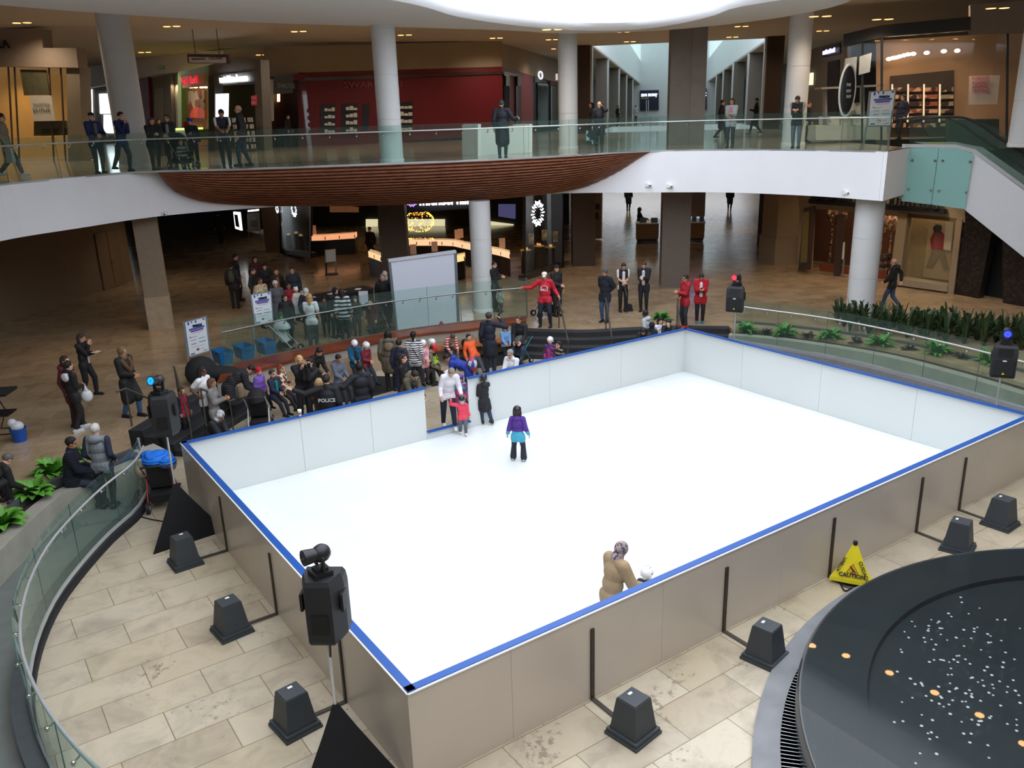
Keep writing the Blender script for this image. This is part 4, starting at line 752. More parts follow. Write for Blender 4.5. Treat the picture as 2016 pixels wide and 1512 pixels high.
# --- jewellery store (lower centre)
DK = mat('1e1916', .5, noise=.12); DK2 = mat('2e241c', .5, noise=.15, ns=2)
PJB = (vd(560, 55, 0), vd(1110, 52, 0)); o = fpanel('wall_jewellery_back', [(540, 520), (1120, 520), (1120, 330), (540, 330)], PJB, .3, DK); o['kind'] = 'structure'
t = shop('jewellery_store', 'dark jewellery store fittings with lit back panels and hanging name letters', 'storefront', PJB[0], ZL)
for q in ([(722, 448), (745, 448), (745, 431), (722, 431)], [(792, 448), (877, 448), (877, 431), (792, 431)], [(966, 452), (1012, 459), (1012, 441), (966, 435)]): fpanel('lit_back_panel', q, PJB, .1, mat('d8cfa8', .5, noise=.15, ns=1, emit=1.0), t, .2)
PJS = (vd(780, 40, 0), vd(960, 40, 0)); fpanel('sign_beam', [(792, 420), (962, 408), (962, 370), (792, 370)], PJS, .3, DARKB, t); ftext('michael hill', 826, 403, 922, 394, PJS, 22, mat('f2f4ff', .4, noise=0, emit=5), t, .2, bold=.02)
def rosette(cx, cy, r, PLN, lab, col='e8ecff', n=20, par=None):
    c = onpl(cx, cy, *PLN); A, B = np.array(PLN[0][:2], float), np.array(PLN[1][:2], float); x = np.append((B-A)/np.linalg.norm(B-A), 0); rr = (onpl(cx, cy-r, *PLN)-c)[2]; z = np.array([0, 0, 1]); nn = np.cross(x, z)
    if np.dot(nn[:2], CAM[:2]-c[:2]) < 0: nn = -nn
    t = thing('rosette_sign', lab, 'sign', c); em = mat(col, .4, noise=0, emit=5)
    for k in range(n):
        a = 2*PI*k/n; d = x*math.cos(a)+z*math.sin(a); r0, r1 = (.60, .86) if k % 2 else (.74, .97); p = c+nn*.12+d*rr*r0; q = c+nn*.12+d*rr*r1; MB().cap(p, q, rr*.055, n=8, k=2).build('petal', em, t, sm=True)
    for k in range(n//2):
        a = 2*PI*k/(n//2); d = x*math.cos(a)+z*math.sin(a); MB().cap(c+nn*.12+d*rr*.46, c+nn*.12+d*rr*.52, rr*.02, n=6, k=2).build('spark', em, t, sm=True)
PJ2 = (at(1033, 553, ZL), at(1108, 527, ZL)); PJ1 = (at(588, 510, ZL), at(1033, 553, ZL))
rosette(1054, 420, 26, (PJ2[0]+FH*1.0, PJ2[1]+FH*1.0), 'large lit white rosette sign in the right display bay')
PJ0 = (at(553, 499, ZL), at(590, 511, ZL)); rosette(583, 412, 15, (PJ0[0]+FH*.8, PJ0[1]+FH*.8), 'lit white rosette sign in the left display bay, under the hull'); rosette(550, 411, 8, PJ0, 'small lit rosette sign on the side of the left display bay'); rosette(811, 396, 11, (PJS[0]-FH*.1, PJS[1]-FH*.1), 'violet rosette emblem before the hanging name letters', 'b080ff')
def bay(lab, PLN, x0, x1, yb0, yb1, yt, back):
    t = shop('display_bay', lab, 'display case', PLN[0], ZL); fpanel('base_plinth', [(x0, yb0), (x1, yb1), (x1, yb1-10), (x0, yb0-10)], PLN, .3, BRN, t); fpanel('glass_pane', [(x0, yb0-8), (x1, yb1-8), (x1, yt), (x0, yt)], PLN, .03, GLASSW, t, .02)
    fpanel('back_panel', [(x0, yb0-6), (x1, yb1-6), (x1, yt), (x0, yt)], (PLN[0]+FH*1.6, PLN[1]+FH*1.6), .1, mat('3d3022', .4, noise=.3, ns=3), t)
    for x in (x0, x1): fpanel('corner_bar', [(x-1, (yb0 if x == x0 else yb1)), (x+1, (yb0 if x == x0 else yb1)), (x+1, yt), (x-1, yt)], PLN, .05, DARKB, t, .04)
    return t
b2 = bay('glass jewellery display bay with three lit stands, right of the white column', PJ2, 1033, 1108, 553, 527, 376, 1)
for i, (x, y) in enumerate(((1035, 492), (1061, 484), (1083, 486))):
    c = onpl(x, y, PJ2[0]+FH*.8, PJ2[1]+FH*.8); d = thing('jewellery_stand', ['jewellery stand with two gold rings, left in the glass bay', 'jewellery stand with stacked rings, middle in the glass bay', 'jewellery stand with three gold rings, right in the glass bay'][i], 'display stand', (c[0], c[1], ZL))
    MB().cyl((0, 0, 0), (0, 0, c[2]-ZL-.03), .2, n=12).build('column', mat('2c2119', .4, noise=.3, ns=12), d, local=True); MB().lathe([(.02, -.02), (.24, -.02), (.24, .01), (.02, .01)], n=16).build('plate', GOLD, d, local=True).location = (0, 0, c[2]-ZL)
    for k in range(2+i % 2): MB().ell((.0, -.1+.1*k, c[2]-ZL+.06), (.05, .04, .06), n=8, k=6).build('ring_holder', mat('e8b070', .4, noise=.05, emit=.6), d, local=True)
    m = MB(); m.box((.3, 0, c[2]-ZL+.42), (.03, .22, .45), rz=YAW); m.build('poster_card', mat('a8916a', .6, spots=('8a7450', 'bfa880', 8.0)), d, local=True)
b1 = bay('narrow glass jewellery display bay at the left end of the dark store', PJ0, 553, 612, 499, 508, 380, 1)
for i, (x, y, lab) in enumerate(((568, 463, 'low gold ring stand at the front of the left display bay'), (583, 460, 'gold ring stand at the middle of the left display bay'), (592, 465, 'gold ring stand at the right of the left display bay'))):
    c = onpl(x, y, PJ0[0]+FH*.7, PJ0[1]+FH*.7); d = thing('jewellery_stand', lab, 'display stand', (c[0], c[1], ZL)); MB().cyl((0, 0, 0), (0, 0, c[2]-ZL), .15, n=10).build('column', DK2, d, local=True); MB().ell((0, 0, c[2]-ZL+.05), (.1, .1, .06), n=10, k=6).build('ring_holder', mat('e0b880', .4, noise=.1, emit=.3), d, local=True)
def counter(lab, pts, z, glow, h=.16):
    """lit jewellery counter: pts = pixels of its glowing front edge at height z"""
    P = [at(x, y, z) for x, y in pts]; t = thing('jewellery_counter', lab, 'counter', (P[0][0], P[0][1], ZL)); Q = [p+FH*.75 for p in P]
    MB().rings([[(p[0], p[1], ZL), (q[0], q[1], ZL), (q[0], q[1], z-.14), (p[0], p[1], z-.14)] for p, q in zip(P, Q)]).build('base', mat('15110f', .35, noise=.1), t)
    MB().rings([[tuple(p+np.array([0, 0, -.13])), tuple(q+np.array([0, 0, -.13])), tuple(q+np.array([0, 0, h-.06])), tuple(p+np.array([0, 0, h-.06]))] for p, q in zip(P, Q)]).build('lit_tray', mat(glow, .5, noise=.12, ns=5, emit=1.3), t)
    for p, q in zip(P, Q): MB().beam(p+np.array([0, 0, h*.3])-FH*.01, p+np.array([0, 0, -.1])-FH*.01, .04, .02).build('frame_bar', BLACK, t)
    MB().rings([[tuple(p+np.array([0, 0, h-.05])), tuple(q+np.array([0, 0, h-.05])), tuple(q+np.array([0, 0, h-.02])), tuple(p+np.array([0, 0, h-.02]))] for p, q in zip(P, Q)]).build('glass_top', GLASSW, t)
counter('long lit jewellery counter with pale trays, behind the projection screen', [(794, 478), (820, 478), (846, 478), (870, 478), (892, 479), (910, 483), (930, 487)], 1.5, 'e8b48c'); counter('lit jewellery counter right of the white column', [(968, 494), (986, 498), (1004, 503)], 1.5, 'e8b890'); counter('lit jewellery counter at the left, gold pieces on top', [(611, 469), (640, 468), (668, 466), (698, 464)], 1.5, 'd8946a'); counter('short lit jewellery counter beside the dark brown pillar', [(725, 500), (737, 504), (750, 509)], 1.5, 'e6bc8c'); counter('small lit jewellery case at the edge of the projection screen', [(899, 510), (914, 507)], 1.5, 'f0c080')
for i, (x, y, lab) in enumerate(((609, 455, 'pale display card left on the gold jewellery counter'), (618, 455, 'larger pale display card on the gold jewellery counter'), (901, 465, 'left pale display card on the long jewellery counter'), (907, 463, 'tall pale display card on the long jewellery counter'), (814, 496, 'pale display card above the screen, leftmost'), (856, 490, 'tilted pale display card above the screen'), (989, 483, 'tiny pink card on the counter right of the white column'))):
    c = at(x, y+6, 1.62); m = MB(); m.box((c[0], c[1], 1.85), (.03, .26, .42), rz=YAW+.2); tag(m.build('display_card', mat('c89a78', .6, noise=.06, emit=.15)), lab, 'card')
c = onpl(825, 436, vd(700, 42, 0), vd(1000, 42, 0)); ch = thing('chandelier', 'gold spherical chandelier of many tiny lights in the dark store', 'chandelier', c); m = MB()
for k in range(330):
    u, v_ = rnd.uniform(-1, 1), rnd.uniform(0, 2*PI); r = .92; q = Vector((r*math.sqrt(1-u*u)*math.cos(v_)*.9, r*math.sqrt(1-u*u)*math.sin(v_)*.9, u*.5)); q.x += .12*math.sin(3*v_); m.ell(q, (.016, .016, .016), n=5, k=3)
o = m.build('lights', mat('ffb640', .4, noise=0, emit=8), ch, local=True); o['kind'] = 'stuff'; MB().cyl((0, 0, .3), (0, 0, ZS-c[2]), .01).build('cord', BLACK, ch, local=True); MB().lathe([(.3, .32), (.36, .36), (.02, .4)], n=16).build('canopy_plate', GOLD, ch, local=True)
m = onpl(700, 412, vd(600, 41, 0), vd(800, 41, 0)); PSg = (vd(600, 41, 0), vd(800, 41, 0)); t = shop('hanging_banner', 'tan hanging banner panel below the wooden hull', 'banner', m, 3.5); fpanel('panel', [(649, 418), (706, 418), (706, 408), (649, 400)], PSg, .04, mat('b07a50', .6, noise=.05, emit=.15), t)
PTV = (vd(960, 47, 0), vd(1030, 45, 0)); t = shop('wall_screen', 'pale violet wall screen in the jewellery store right of the white column', 'screen', PTV[0], 3); fpanel('panel', [(981, 426), (1013, 431), (1013, 402), (981, 402)], PTV, .08, mat('5a5a8c', .4, noise=.05, emit=.5), t)
o = pillar(at(538, 497, ZL)+FH*.2, .75, .5, ZL, ZS, fz, mat('7d6a52', .6, noise=.06), 'tan pillar at the left end of the dark jewellery store')
# left back of the lower mall
PBL = (vd(230, 62, 0), vd(540, 52, 0)); o = fpanel('wall_lower_far', [(230, 470), (540, 450), (540, 330), (230, 330)], PBL, .2, mat('1d2024', .5, noise=.25, ns=1)); o['kind'] = 'structure'
PLS = (vd(440, 46, 0), vd(540, 44, 0)); t = shop('light_box_sign', 'tilted white light box with dark bottles, under the balcony at the left', 'sign', PLS[0], 2); fpanel('panel', [(463, 450), (475, 454), (471, 418), (459, 417)], PLS, .1, LITW, t); fpanel('picture', [(465, 445), (472, 448), (468, 423), (462, 422)], PLS, .02, mat('2a2430', .5, noise=.2), t, .03)
t = shop('ceiling_light_bar', 'short white light bar above the left display bay', 'light', PLS[0], 4); fpanel('tube', [(488, 417), (507, 415), (507, 412), (488, 414)], PLS, .1, EMW, t)
t = shop('poster_stand', 'tall free standing poster panel beside the tan pillar', 'sign', at(500, 486, ZL), ZL); PPS = (at(488, 487, ZL), at(517, 486, ZL)); fpanel('panel', [(488, 456), (513, 455), (511, 418), (486, 420)], PPS, .05, mat('5a4d40', .6, noise=.04), t); fpanel('picture', [(493, 447), (506, 446), (505, 433), (492, 434)], PPS, .02, mat('33241e', .6, noise=.1), t, .03)
for x in (490, 513): fpanel('leg', [(x, 487), (x+1.5, 487), (x, 456), (x-1.5, 456)], PPS, .03, STEELD, t)
# ================================================================ loudspeakers, lamps, stands
SPK = mat('1b1c1e', .55, noise=.1, bump=.15, bs=250); SKIRT = mat('08080a', .95, noise=.2, ns=4); WIRE = mat('101012', .5, noise=0)
def loudspeaker(P, z, face, w, h, label, lamp, lens, lampyaw=0, lamptilt=0):
    """two-way loudspeaker, bottom at z, with a moving-head lamp on top; front = local +x"""
    rz = facing(P, face); t = thing('loudspeaker', label, 'loudspeaker', (P[0], P[1], z), rz); d = w*.86; R = []
    for zz, k in ((0, .9), (.05*h, 1), (.8*h, 1), (.93*h, .95), (h, .84)):
        a, b = w/2*k, d*k; R.append([(b*.5, -a, zz), (b*.5, a, zz), (b*.1, a, zz), (-b*.5, a*.62, zz), (-b*.5, -a*.62, zz), (b*.1, -a, zz)])
    MB().rings(R).build('cabinet', SPK, t, local=True)
    g = MB(); g.rings([[(d*.5+.004, -w*.44, .06*h), (d*.5+.004, w*.44, .06*h), (d*.5+.004, w*.44, .56*h), (d*.5+.004, w*.2, .62*h), (d*.5+.004, -w*.2, .62*h), (d*.5+.004, -w*.44, .56*h)], [(d*.5+.02, -w*.40, .09*h), (d*.5+.02, w*.40, .09*h), (d*.5+.02, w*.40, .55*h), (d*.5+.02, w*.18, .6*h), (d*.5+.02, -w*.18, .6*h), (d*.5+.02, -w*.40, .55*h)]]).build('grille', mat('121315', .8, noise=.2, bump=.5, bs=300), t, local=True)
    g = MB(); g.rings([[(d*.5+.003, -w*.3, .66*h), (d*.5+.003, w*.3, .66*h), (d*.5+.003, w*.3, .9*h), (d*.5+.003, -w*.3, .9*h)], [(d*.5-.04, -w*.16, .72*h), (d*.5-.04, w*.16, .72*h), (d*.5-.04, w*.16, .84*h), (d*.5-.04, -w*.16, .84*h)]]).build('horn', mat('0e0f10', .5), t, local=True)
    m = MB(); m.add([(d*.5+.022, -.03, .12*h), (d*.5+.022, .03, .12*h), (d*.5+.022, 0, .12*h+.05)], [(0, 1, 2)]); m.build('badge', mat('c8b020', .5, noise=.05), t, local=True)
    MB().ell((d*.5+.02, 0, .54*h), (.006, .045, .015), n=10, k=5).build('logo', mat('d0d0cc', .4, noise=0), t, local=True)
    for s in (-1, 1): MB().box((0, s*w*.48, .6*h), (.16, .03, .2)).build('handle', mat('0d0d0f', .6), t, local=True)
    MB().box((-d*.5, 0, .35*h), (.02, w*.4, .3*h)).build('back_plate', mat('0e0e10', .4), t, local=True)
    if lamp:
        l = thing('stage_lamp', lamp, 'lamp', (P[0], P[1], z+h), rz+math.radians(lampyaw))
        MB().box((0, 0, .03), (.2, .2, .06)).box((0, 0, .075), (.13, .13, .03)).build('base', mat('141416', .5), l, local=True)
        for s in (-1, 1): MB().beam((0, s*.085, .08), (0, s*.095, .24), .02, .06).build('yoke_arm', mat('161618', .5), l, local=True)
        ct, st = math.cos(lamptilt), math.sin(lamptilt); q = lambda a: (a*ct, 0, .24+a*st); hd = MB()
        hd.ell(q(-.03), (.105, .09, .1)); hd.cyl(q(.02), q(.17), .07, .085, 16); hd.build('head', mat('1a1a1d', .45), l, sm=True, local=True)
        MB().cyl(q(.165), q(.174), .07, .07, 16).build('lens', mat(lens[0], .3, noise=0, emit=lens[1]), l, local=True)
        for k in range(6): a = k*PI/3; c = Vector(q(.176))+Vector((-st*.04*math.sin(a), .04*math.cos(a), ct*.04*math.sin(a))); MB().ell(c, (.012, .012, .012), n=6, k=4).build('led', mat(lens[0], .3, noise=0, emit=lens[1]*3+.2), l, local=True)
    return t
def stand(P, ztop, label, skirt, wd=1.25, z0=0, rot=0.0):
    t = thing('speaker_stand', label, 'stand', (P[0], P[1], z0)); H_ = ztop-z0
    MB().cyl((0, 0, .25), (0, 0, H_), .018, n=10).build('pole', STEEL, t, sm=True, local=True); MB().cyl((0, 0, .75), (0, 0, .95), .028, n=10).build('collar', BLACK, t, local=True)
    for k in range(3): a = rot+k*2*PI/3; MB().cyl((0, 0, .8), (.55*math.cos(a), .55*math.sin(a), .02), .014, n=8).build('leg', BLACK, t, local=True); MB().ell((.55*math.cos(a), .55*math.sin(a), .02), (.03, .03, .02), n=8, k=5).build('rubber_foot', BLACK, t, local=True)
    if skirt:
        s = thing('stand_skirt', skirt, 'cloth', (P[0], P[1], z0)); m = MB(); R = []
        for zz, r in ((.0, wd), (.02, wd*1.0), (.35, wd*.68), (.75, wd*.3), (.98, wd*.1), (1.03, .045)):
            row = []
            for k in range(36):
                a = rot+2*PI*k/36; tri = math.cos(PI/3)/math.cos(((a-rot) % (2*PI/3))-PI/3); row.append((r*tri*math.cos(a)*(1+.012*math.sin(9*a)), r*tri*math.sin(a), zz))
            R.append(row)
        m.rings(R).build('cloth', SKIRT, s, sm=True, local=True)
NL = at(660, 1390, 1.0); stand(NL, 1.95, 'steel speaker stand nearest the camera, beside the rink corner', 'black triangular skirt around the nearest speaker stand', .74, rot=math.radians(200))
loudspeaker(NL, 1.9, 162, .45, .74, 'large black loudspeaker nearest the camera, seen from behind', 'black moving head lamp on the nearest loudspeaker', ('101418', 0), lampyaw=130, lamptilt=.05)
LS = at(345, 960, .95); stand(LS, 2.0, 'steel speaker stand at the left rink corner', 'black triangular skirt around the left speaker stand', .74, rot=math.radians(215))
loudspeaker(LS, 1.98, 168, .45, .74, 'black loudspeaker at the left rink corner, seen from behind', 'black moving head lamp with blue green glint on the left loudspeaker', ('1890d8', .8), lampyaw=150, lamptilt=.25)
RS = at(1955, 812, 0); RS = np.array([14.35, 2.05, 0]); RS = onpl(1972, 730, (14.4, 0), (14.4, 9)); stand(RS, RS[2], 'steel speaker stand behind the far right board', None, z0=0, rot=.4); loudspeaker(RS, onpl(1972, 735, (14.4, 0), (14.4, 9))[2]-.05, 8, .45, .68, 'black loudspeaker at the right edge, facing the rink', 'stage lamp with blue light on the right loudspeaker', ('2030ff', 2.5), lampyaw=-5)
BS = onpl(1448, 612, (14.5, 0), (14.5, 9)); stand(BS, BS[2]+.02, 'steel speaker stand at the back corner of the rink', None, z0=0, rot=.9); loudspeaker(BS, BS[2], -12, .46, .70, 'black loudspeaker at the back corner of the rink, near the red jackets', 'stage lamp with red light on the back loudspeaker', ('ff2030', 3), lampyaw=-15)
for pts, lab in (([(*at(700, 1385, 0)[:2], .012), (*at(560, 1215, 0)[:2], .012), (*at(450, 1075, 0)[:2], .012), (*at(415, 1045, 0)[:2], .012)], 'black cable running along the marble beside the left board'), ([(*at(272, 1017, 0)[:2], .012), (*at(300, 1024, 0)[:2], .012), (*at(335, 1030, 0)[:2], .012)], 'short black cable from the ramp kerb to the left stand'), ([(*at(650, 1270, 1.85)[:2], 1.85), (*at(652, 1330, 1.3)[:2], 1.3), (*at(660, 1375, 1)[:2], 1.0)], 'black cable hanging below the nearest loudspeaker'), ([(*at(1655, 1152, 0)[:2], .015), (*at(1664, 1165, 0)[:2], .015), (*at(1680, 1158, 0)[:2], .015), (*at(1672, 1172, 0)[:2], .015)], 'black cable curled on the floor below the caution cone')):
    tag(MB().tube(spline(pts, 6), .012, 6).build('cable', WIRE, sm=True), lab, 'cable')
# --- caution cone
CP = at(1676, 1146, 0); cn = thing('caution_cone', 'yellow pop up caution cone between the long board and the fountain', 'sign', (CP[0], CP[1], 0)); YEL = mat('e0cf20', .5, noise=.06, ns=4); hC = zat(CP, 1068)
vf = CAM[:2]-CP[:2]; vf /= np.linalg.norm(vf); vr = np.array([-vf[1], vf[0]]); br, tr = .32, .04
cor = [vf*br*.45+vr*br, vf*br*.45-vr*br, -vf*br]; R = []
for z, k in ((.06, 1.02), (.12, 1.0), (hC*.5, .55), (hC*.97, .1)): R.append([(c[0]*k, c[1]*k, z) for c in (cor[0], cor[0]*.5+cor[1]*.5+vf*.02, cor[1], cor[1]*.5+cor[2]*.5, cor[2], cor[2]*.5+cor[0]*.5)])
MB().rings(R).build('cloth', YEL, cn, local=True); MB().cyl((0, 0, hC*.95), (0, 0, hC*1.03), .035).build('cap', BLACK, cn, local=True); MB().lathe([(.2, 0), (.22, .015), (.2, .03)], n=20).build('base_ring', BLACK, cn, local=True)
R2 = [Vector((*(c*.13), hC*.94)) for c in cor]; MB().rings([[tuple(c*1.06) [:2]+(hC*.8,) for c in [Vector((*(q*.24), 0)) for q in cor]], [tuple(Vector((*(q*.1), 0)))[:2]+(hC*.96,) for q in cor]]).build('orange_top', mat('d8a020', .5, noise=.1), cn, local=True)
X3 = Vector((vr[0], vr[1], 0)); face_n = Vector((vf[0]*.97, vf[1]*.97, .42)).normalized(); Z3 = face_n.cross(X3).normalized()
fp = lambda u, v: Vector((vf[0], vf[1], 0))*(.175*(1-v)+.012)+Vector((0, 0, .12+v*(hC-.15)))+X3*u
lettering('CAUTION', .085, fp(0, .1), X3, Z3, BLACK, cn, ext=.002, align='CENTER', bold=.003, local=True)
for s_, u0, sg in (('ATTENTION', -.2, 1), ('CUIDADO', .07, -1)):
    X_ = (X3*.42+Z3*.9*sg).normalized(); Zn = face_n.cross(X_); lettering(s_, .062 if sg > 0 else .075, fp(u0, .2 if sg > 0 else .55), X_, Zn, BLACK, cn, ext=.002, bold=.002, local=True)
m = MB()
for a, b in (((-.085, .22), (.085, .22)), ((.085, .22), (0, .46)), ((0, .46), (-.085, .22))): m.beam(fp(*a)+face_n*.004, fp(*b)+face_n*.004, .012, .006)
m.build('warning_triangle', mat('b84a18', .5, noise=0), cn, local=True); m = MB(); m.cap(fp(-.02, .36)+face_n*.006, fp(.02, .28)+face_n*.006, .012, n=6); m.cap(fp(.02, .28)+face_n*.006, fp(.05, .25)+face_n*.006, .007, n=6); m.cap(fp(.02, .28)+face_n*.006, fp(-.01, .25)+face_n*.006, .007, n=6); m.ell(fp(-.035, .39)+face_n*.006, (.012, .012, .012), n=6, k=5); m.build('figure_symbol', BLACK, cn, local=True)
# --- fountain
FC, FR = (7.11, -5.59), 4.755; GRAN = mat('34383a', .22, noise=.08, ns=2, coat=.2); ft = thing('fountain', 'round black granite fountain basin at the lower right', 'fountain', (*FC, 0))
MB().lathe([(FR-.12, .0), (FR-.02, .02), (FR, .2), (FR, .40), (FR-.03, .45), (FR-.10, .452), (FR-.8, .448), (FR-.82, .385), (.02, .385)], n=120).build('basin', GRAN, ft, sm=True, local=True)
def watermat():
    m, nt, b = new('pool_water'); L = nt.links; nt.nodes.remove(b); o = [n for n in nt.nodes if n.type == 'OUTPUT_MATERIAL'][0]; t = nd(nt, 'ShaderNodeBsdfTransparent'); t.inputs[0].default_value = lin('dfe6e6'); g = nd(nt, 'ShaderNodeBsdfGlossy', Roughness=.015); fr = nd(nt, 'ShaderNodeFresnel', IOR=1.33); mx = nd(nt, 'ShaderNodeMixShader')
    L.new(fr.outputs[0], mx.inputs[0]); L.new(t.outputs[0], mx.inputs[1]); L.new(g.outputs[0], mx.inputs[2]); L.new(mx.outputs[0], o.inputs['Surface']); return m
m = MB(); m.add([((FR-.05)*math.cos(2*PI*k/96), (FR-.05)*math.sin(2*PI*k/96), .458) for k in range(96)], [tuple(range(96))]); m.build('water', watermat(), ft, local=True, fix=False)
mb = MB(); n = 120; A = [(7.36+6.38*math.cos(2*PI*k/n), -6.87+6.38*math.sin(2*PI*k/n), .006) for k in range(n)]; B = [(7.04+5.33*math.cos(2*PI*k/n), -6.18+5.33*math.sin(2*PI*k/n), .006) for k in range(n)]
Ab = [(p[0], p[1], .06) for p in A]; Bb = [(p[0], p[1], .06) for p in B]; mb.rings([[A[k % n], Ab[k % n], Bb[k % n], B[k % n]] for k in range(n+1)], caps=False); o = struct('floor_coping', mb, mat('77787a', .65, noise=.12, ns=3, bump=.1), label='grey granite kerb ring around the fountain')
mb = MB(); mb.lathe([(4.6, .004), (5.34, .004)], c=(7.04, -6.18, 0), n=100); struct('floor_drain', mb, mat('1c1d1e', .5), label='dark drain channel at the fountain foot')
gt = thing('drain_grate', 'curved steel grate in the channel beside the fountain', 'grate', (7.04, -6.0, 0)); m = MB()
for r in np.linspace(4.98, 5.28, 6): m.lathe([(r-.006, .035), (r+.006, .035), (r+.006, .05), (r-.006, .05)], n=120)
m.build('ring_bars', mat('c8caca', .5, noise=.1), gt, local=True); m = MB()
for k in range(150): a = PI*.62+k*PI*.6/150; m.beam((4.95*math.cos(a), 4.95*math.sin(a), .045), (5.3*math.cos(a), 5.3*math.sin(a), .045), .01, .012)
m.build('cross_bars', mat('c8caca', .5, noise=.1), gt, local=True)
# coins: positions read from the photograph (crop coordinates), each one a thing
cm = MB().lathe([(.002, 0), (.02, 0), (.021, .002), (.02, .004), (.002, .004)], n=10).mesh('coin', True); cm.materials.append(mat('f2f2ee', .22, metal=.15, noise=.05, ns=2)); 
for i in range(170):
    cx_, cy_ = ((1800, 1250), (1870, 1300), (1900, 1400), (1950, 1230), (1990, 1330), (1850, 1380))[i % 6]
    q = at(cx_+rnd.gauss(0, 55), cy_+rnd.gauss(0, 60), .39)
    if math.hypot(q[0]-FC[0], q[1]-FC[1]) > FR-.9: continue
    o = bpy.data.objects.new('coin', cm); COL.objects.link(o); o.location = (q[0], q[1], .386); s = rnd.uniform(.65, 1.0); o.scale = (s, s, 1); tag(o, 'small pale coin lying on the dark bottom of the fountain', 'coin', 'coins scattered in the fountain')
# --- projection screen
PSC = (at(777, 656, ZL+.1)+FH*.35, at(903, 634, ZL+.1)+FH*.35); t = shop('projection_screen', 'large blank white projection screen behind the ledge railing', 'screen', PSC[0], ZL)
fpanel('screen_cloth', [(781, 655), (901, 633), (895, 494), (766, 512)], PSC, .02, mat('c3c8d4', .8, noise=.01, ns=1), t, .02); fpanel('top_case', [(764, 516), (897, 498), (896, 492), (763, 510)], PSC, .08, mat('b9bcc4', .5, noise=.02), t, .05)
for x, y, x2, y2 in ((766, 510, 781, 655), (896, 494, 902, 633)): fpanel('side_frame', [(x2-3, y2), (x2+2, y2), (x+2, y), (x-3, y)], PSC, .05, mat('7d828a', .4, metal=.5, noise=.05), t, .04)
# --- poster stands
def poster(lab, PLN, q, legs, par=None, march=True):
    """q = four pixel corners (bl, br, tr, tl)"""
    t = shop('poster_stand', lab, 'sign', PLN[0], PLN[0][2]); fpanel('frame', q, PLN, .04, mat('8f979c', .4, metal=.4, noise=.03), t)
    def uv(u, v): b = np.array(q[0])*(1-u)+np.array(q[1])*u; a = np.array(q[3])*(1-u)+np.array(q[2])*u; return tuple(b*(1-v)+a*v)
    fpanel('sheet', [uv(.06, .04), uv(.94, .04), uv(.94, .97), uv(.06, .97)], PLN, .01, mat('dfe4ea', .5, noise=.01), t, .015)
    if march:
        a, b = uv(.36, .80), uv(.76, .80); hp = abs(uv(0, .86)[1]-uv(0, .80)[1]); ftext('MARCH', *a, *b, PLN, hp, mat('1a2440', .5, noise=0), t, .03, ext=.003, bold=.01)
        for u0, u1, v0, v1, c in ((.18, .86, .72, .775, '4a62b8'), (.24, .80, .665, .71, '7a4a8a'), (.15, .22, .88, .96, '2a4aa0'), (.3, .36, .92, .96, '2a4aa0'), (.48, .54, .9, .96, '24407a'), (.82, .9, .92, .96, '24407a'), (.3, .78, .62, .63, '8a8f96'), (.16, .5, .52, .535, '9aa0a6'), (.16, .24, .53, .55, '3a7a4a'), (.2, .44, .44, .455, '8a9096'), (.55, .84, .44, .455, '8a9096'), (.2, .42, .33, .35, '7a8086'), (.55, .85, .34, .36, '6a8a9a'), (.2, .8, .25, .258, 'aab0b6'), (.4, .52, .14, .19, '8a3a30'), (.58, .74, .16, .17, '9aa0a6'), (.12, .3, .06, .1, '6a7080'), (.7, .86, .08, .1, '8a9096')):
            fpanel('print_mark', [uv(u0, v0), uv(u1, v0), uv(u1, v1), uv(u0, v1)], PLN, .004, mat(c, .5, noise=0), t, .022)
    for (x, y), (x2, y2) in legs: fpanel('leg', [(x2-1.5, y2), (x2+1.5, y2), (x+1.5, y), (x-1.5, y)], PLN, .03, mat('8f979c', .4, metal=.4, noise=.03), t, -.005)
    return t
Pm = (at(372, 718, ZL), at(416, 708, ZL)); poster('white framed event poster stand behind the left end of the glass railing', Pm, [(371, 705), (414, 692), (406, 622), (361, 634)], [((361, 634), (372, 718)), ((406, 622), (416, 708))])
Pm = (at(503, 692, ZL), at(548, 682, ZL)); poster('white framed event poster stand in front of the waiting queue', Pm, [(501, 641), (539, 634), (534, 573), (492, 580)], [((499, 640), (503, 692)), ((538, 634), (543, 684))])
Pm = (at(1700, 291, ZU)+FH*.4, at(1755, 289, ZU)+FH*.4); poster('white framed event poster stand on the balcony near the escalator', Pm, [(1706, 250), (1755, 249), (1765, 176), (1712, 180)], [((1706, 250), (1700, 291)), ((1753, 250), (1749, 291))])
Pm = (at(1637, 547, ZL), at(1662, 545, ZL)); poster('small white notice stand in the clothing shop doorway', Pm, [(1645, 514), (1662, 511), (1664, 476), (1648, 479)], [((1646, 512), (1641, 547)), ((1662, 511), (1659, 545))], march=False)
Pm = (at(642, 541, ZL), at(664, 538, ZL)); t = poster('small dark framed notice stand on the shiny floor before the store', Pm, [(641, 517), (662, 515), (661, 490), (640, 492)], [((642, 517), (643, 541)), ((661, 515), (662, 539))], march=False); t.children[1].data.materials[0] = mat('17181a', .5)
m = MB(); p = at(653, 540, ZL); m.lathe([(.02, 0), (.3, 0), (.3, .02), (.02, .03)], c=(p[0], p[1], ZL), n=16); m.build('base', BLACK, t)
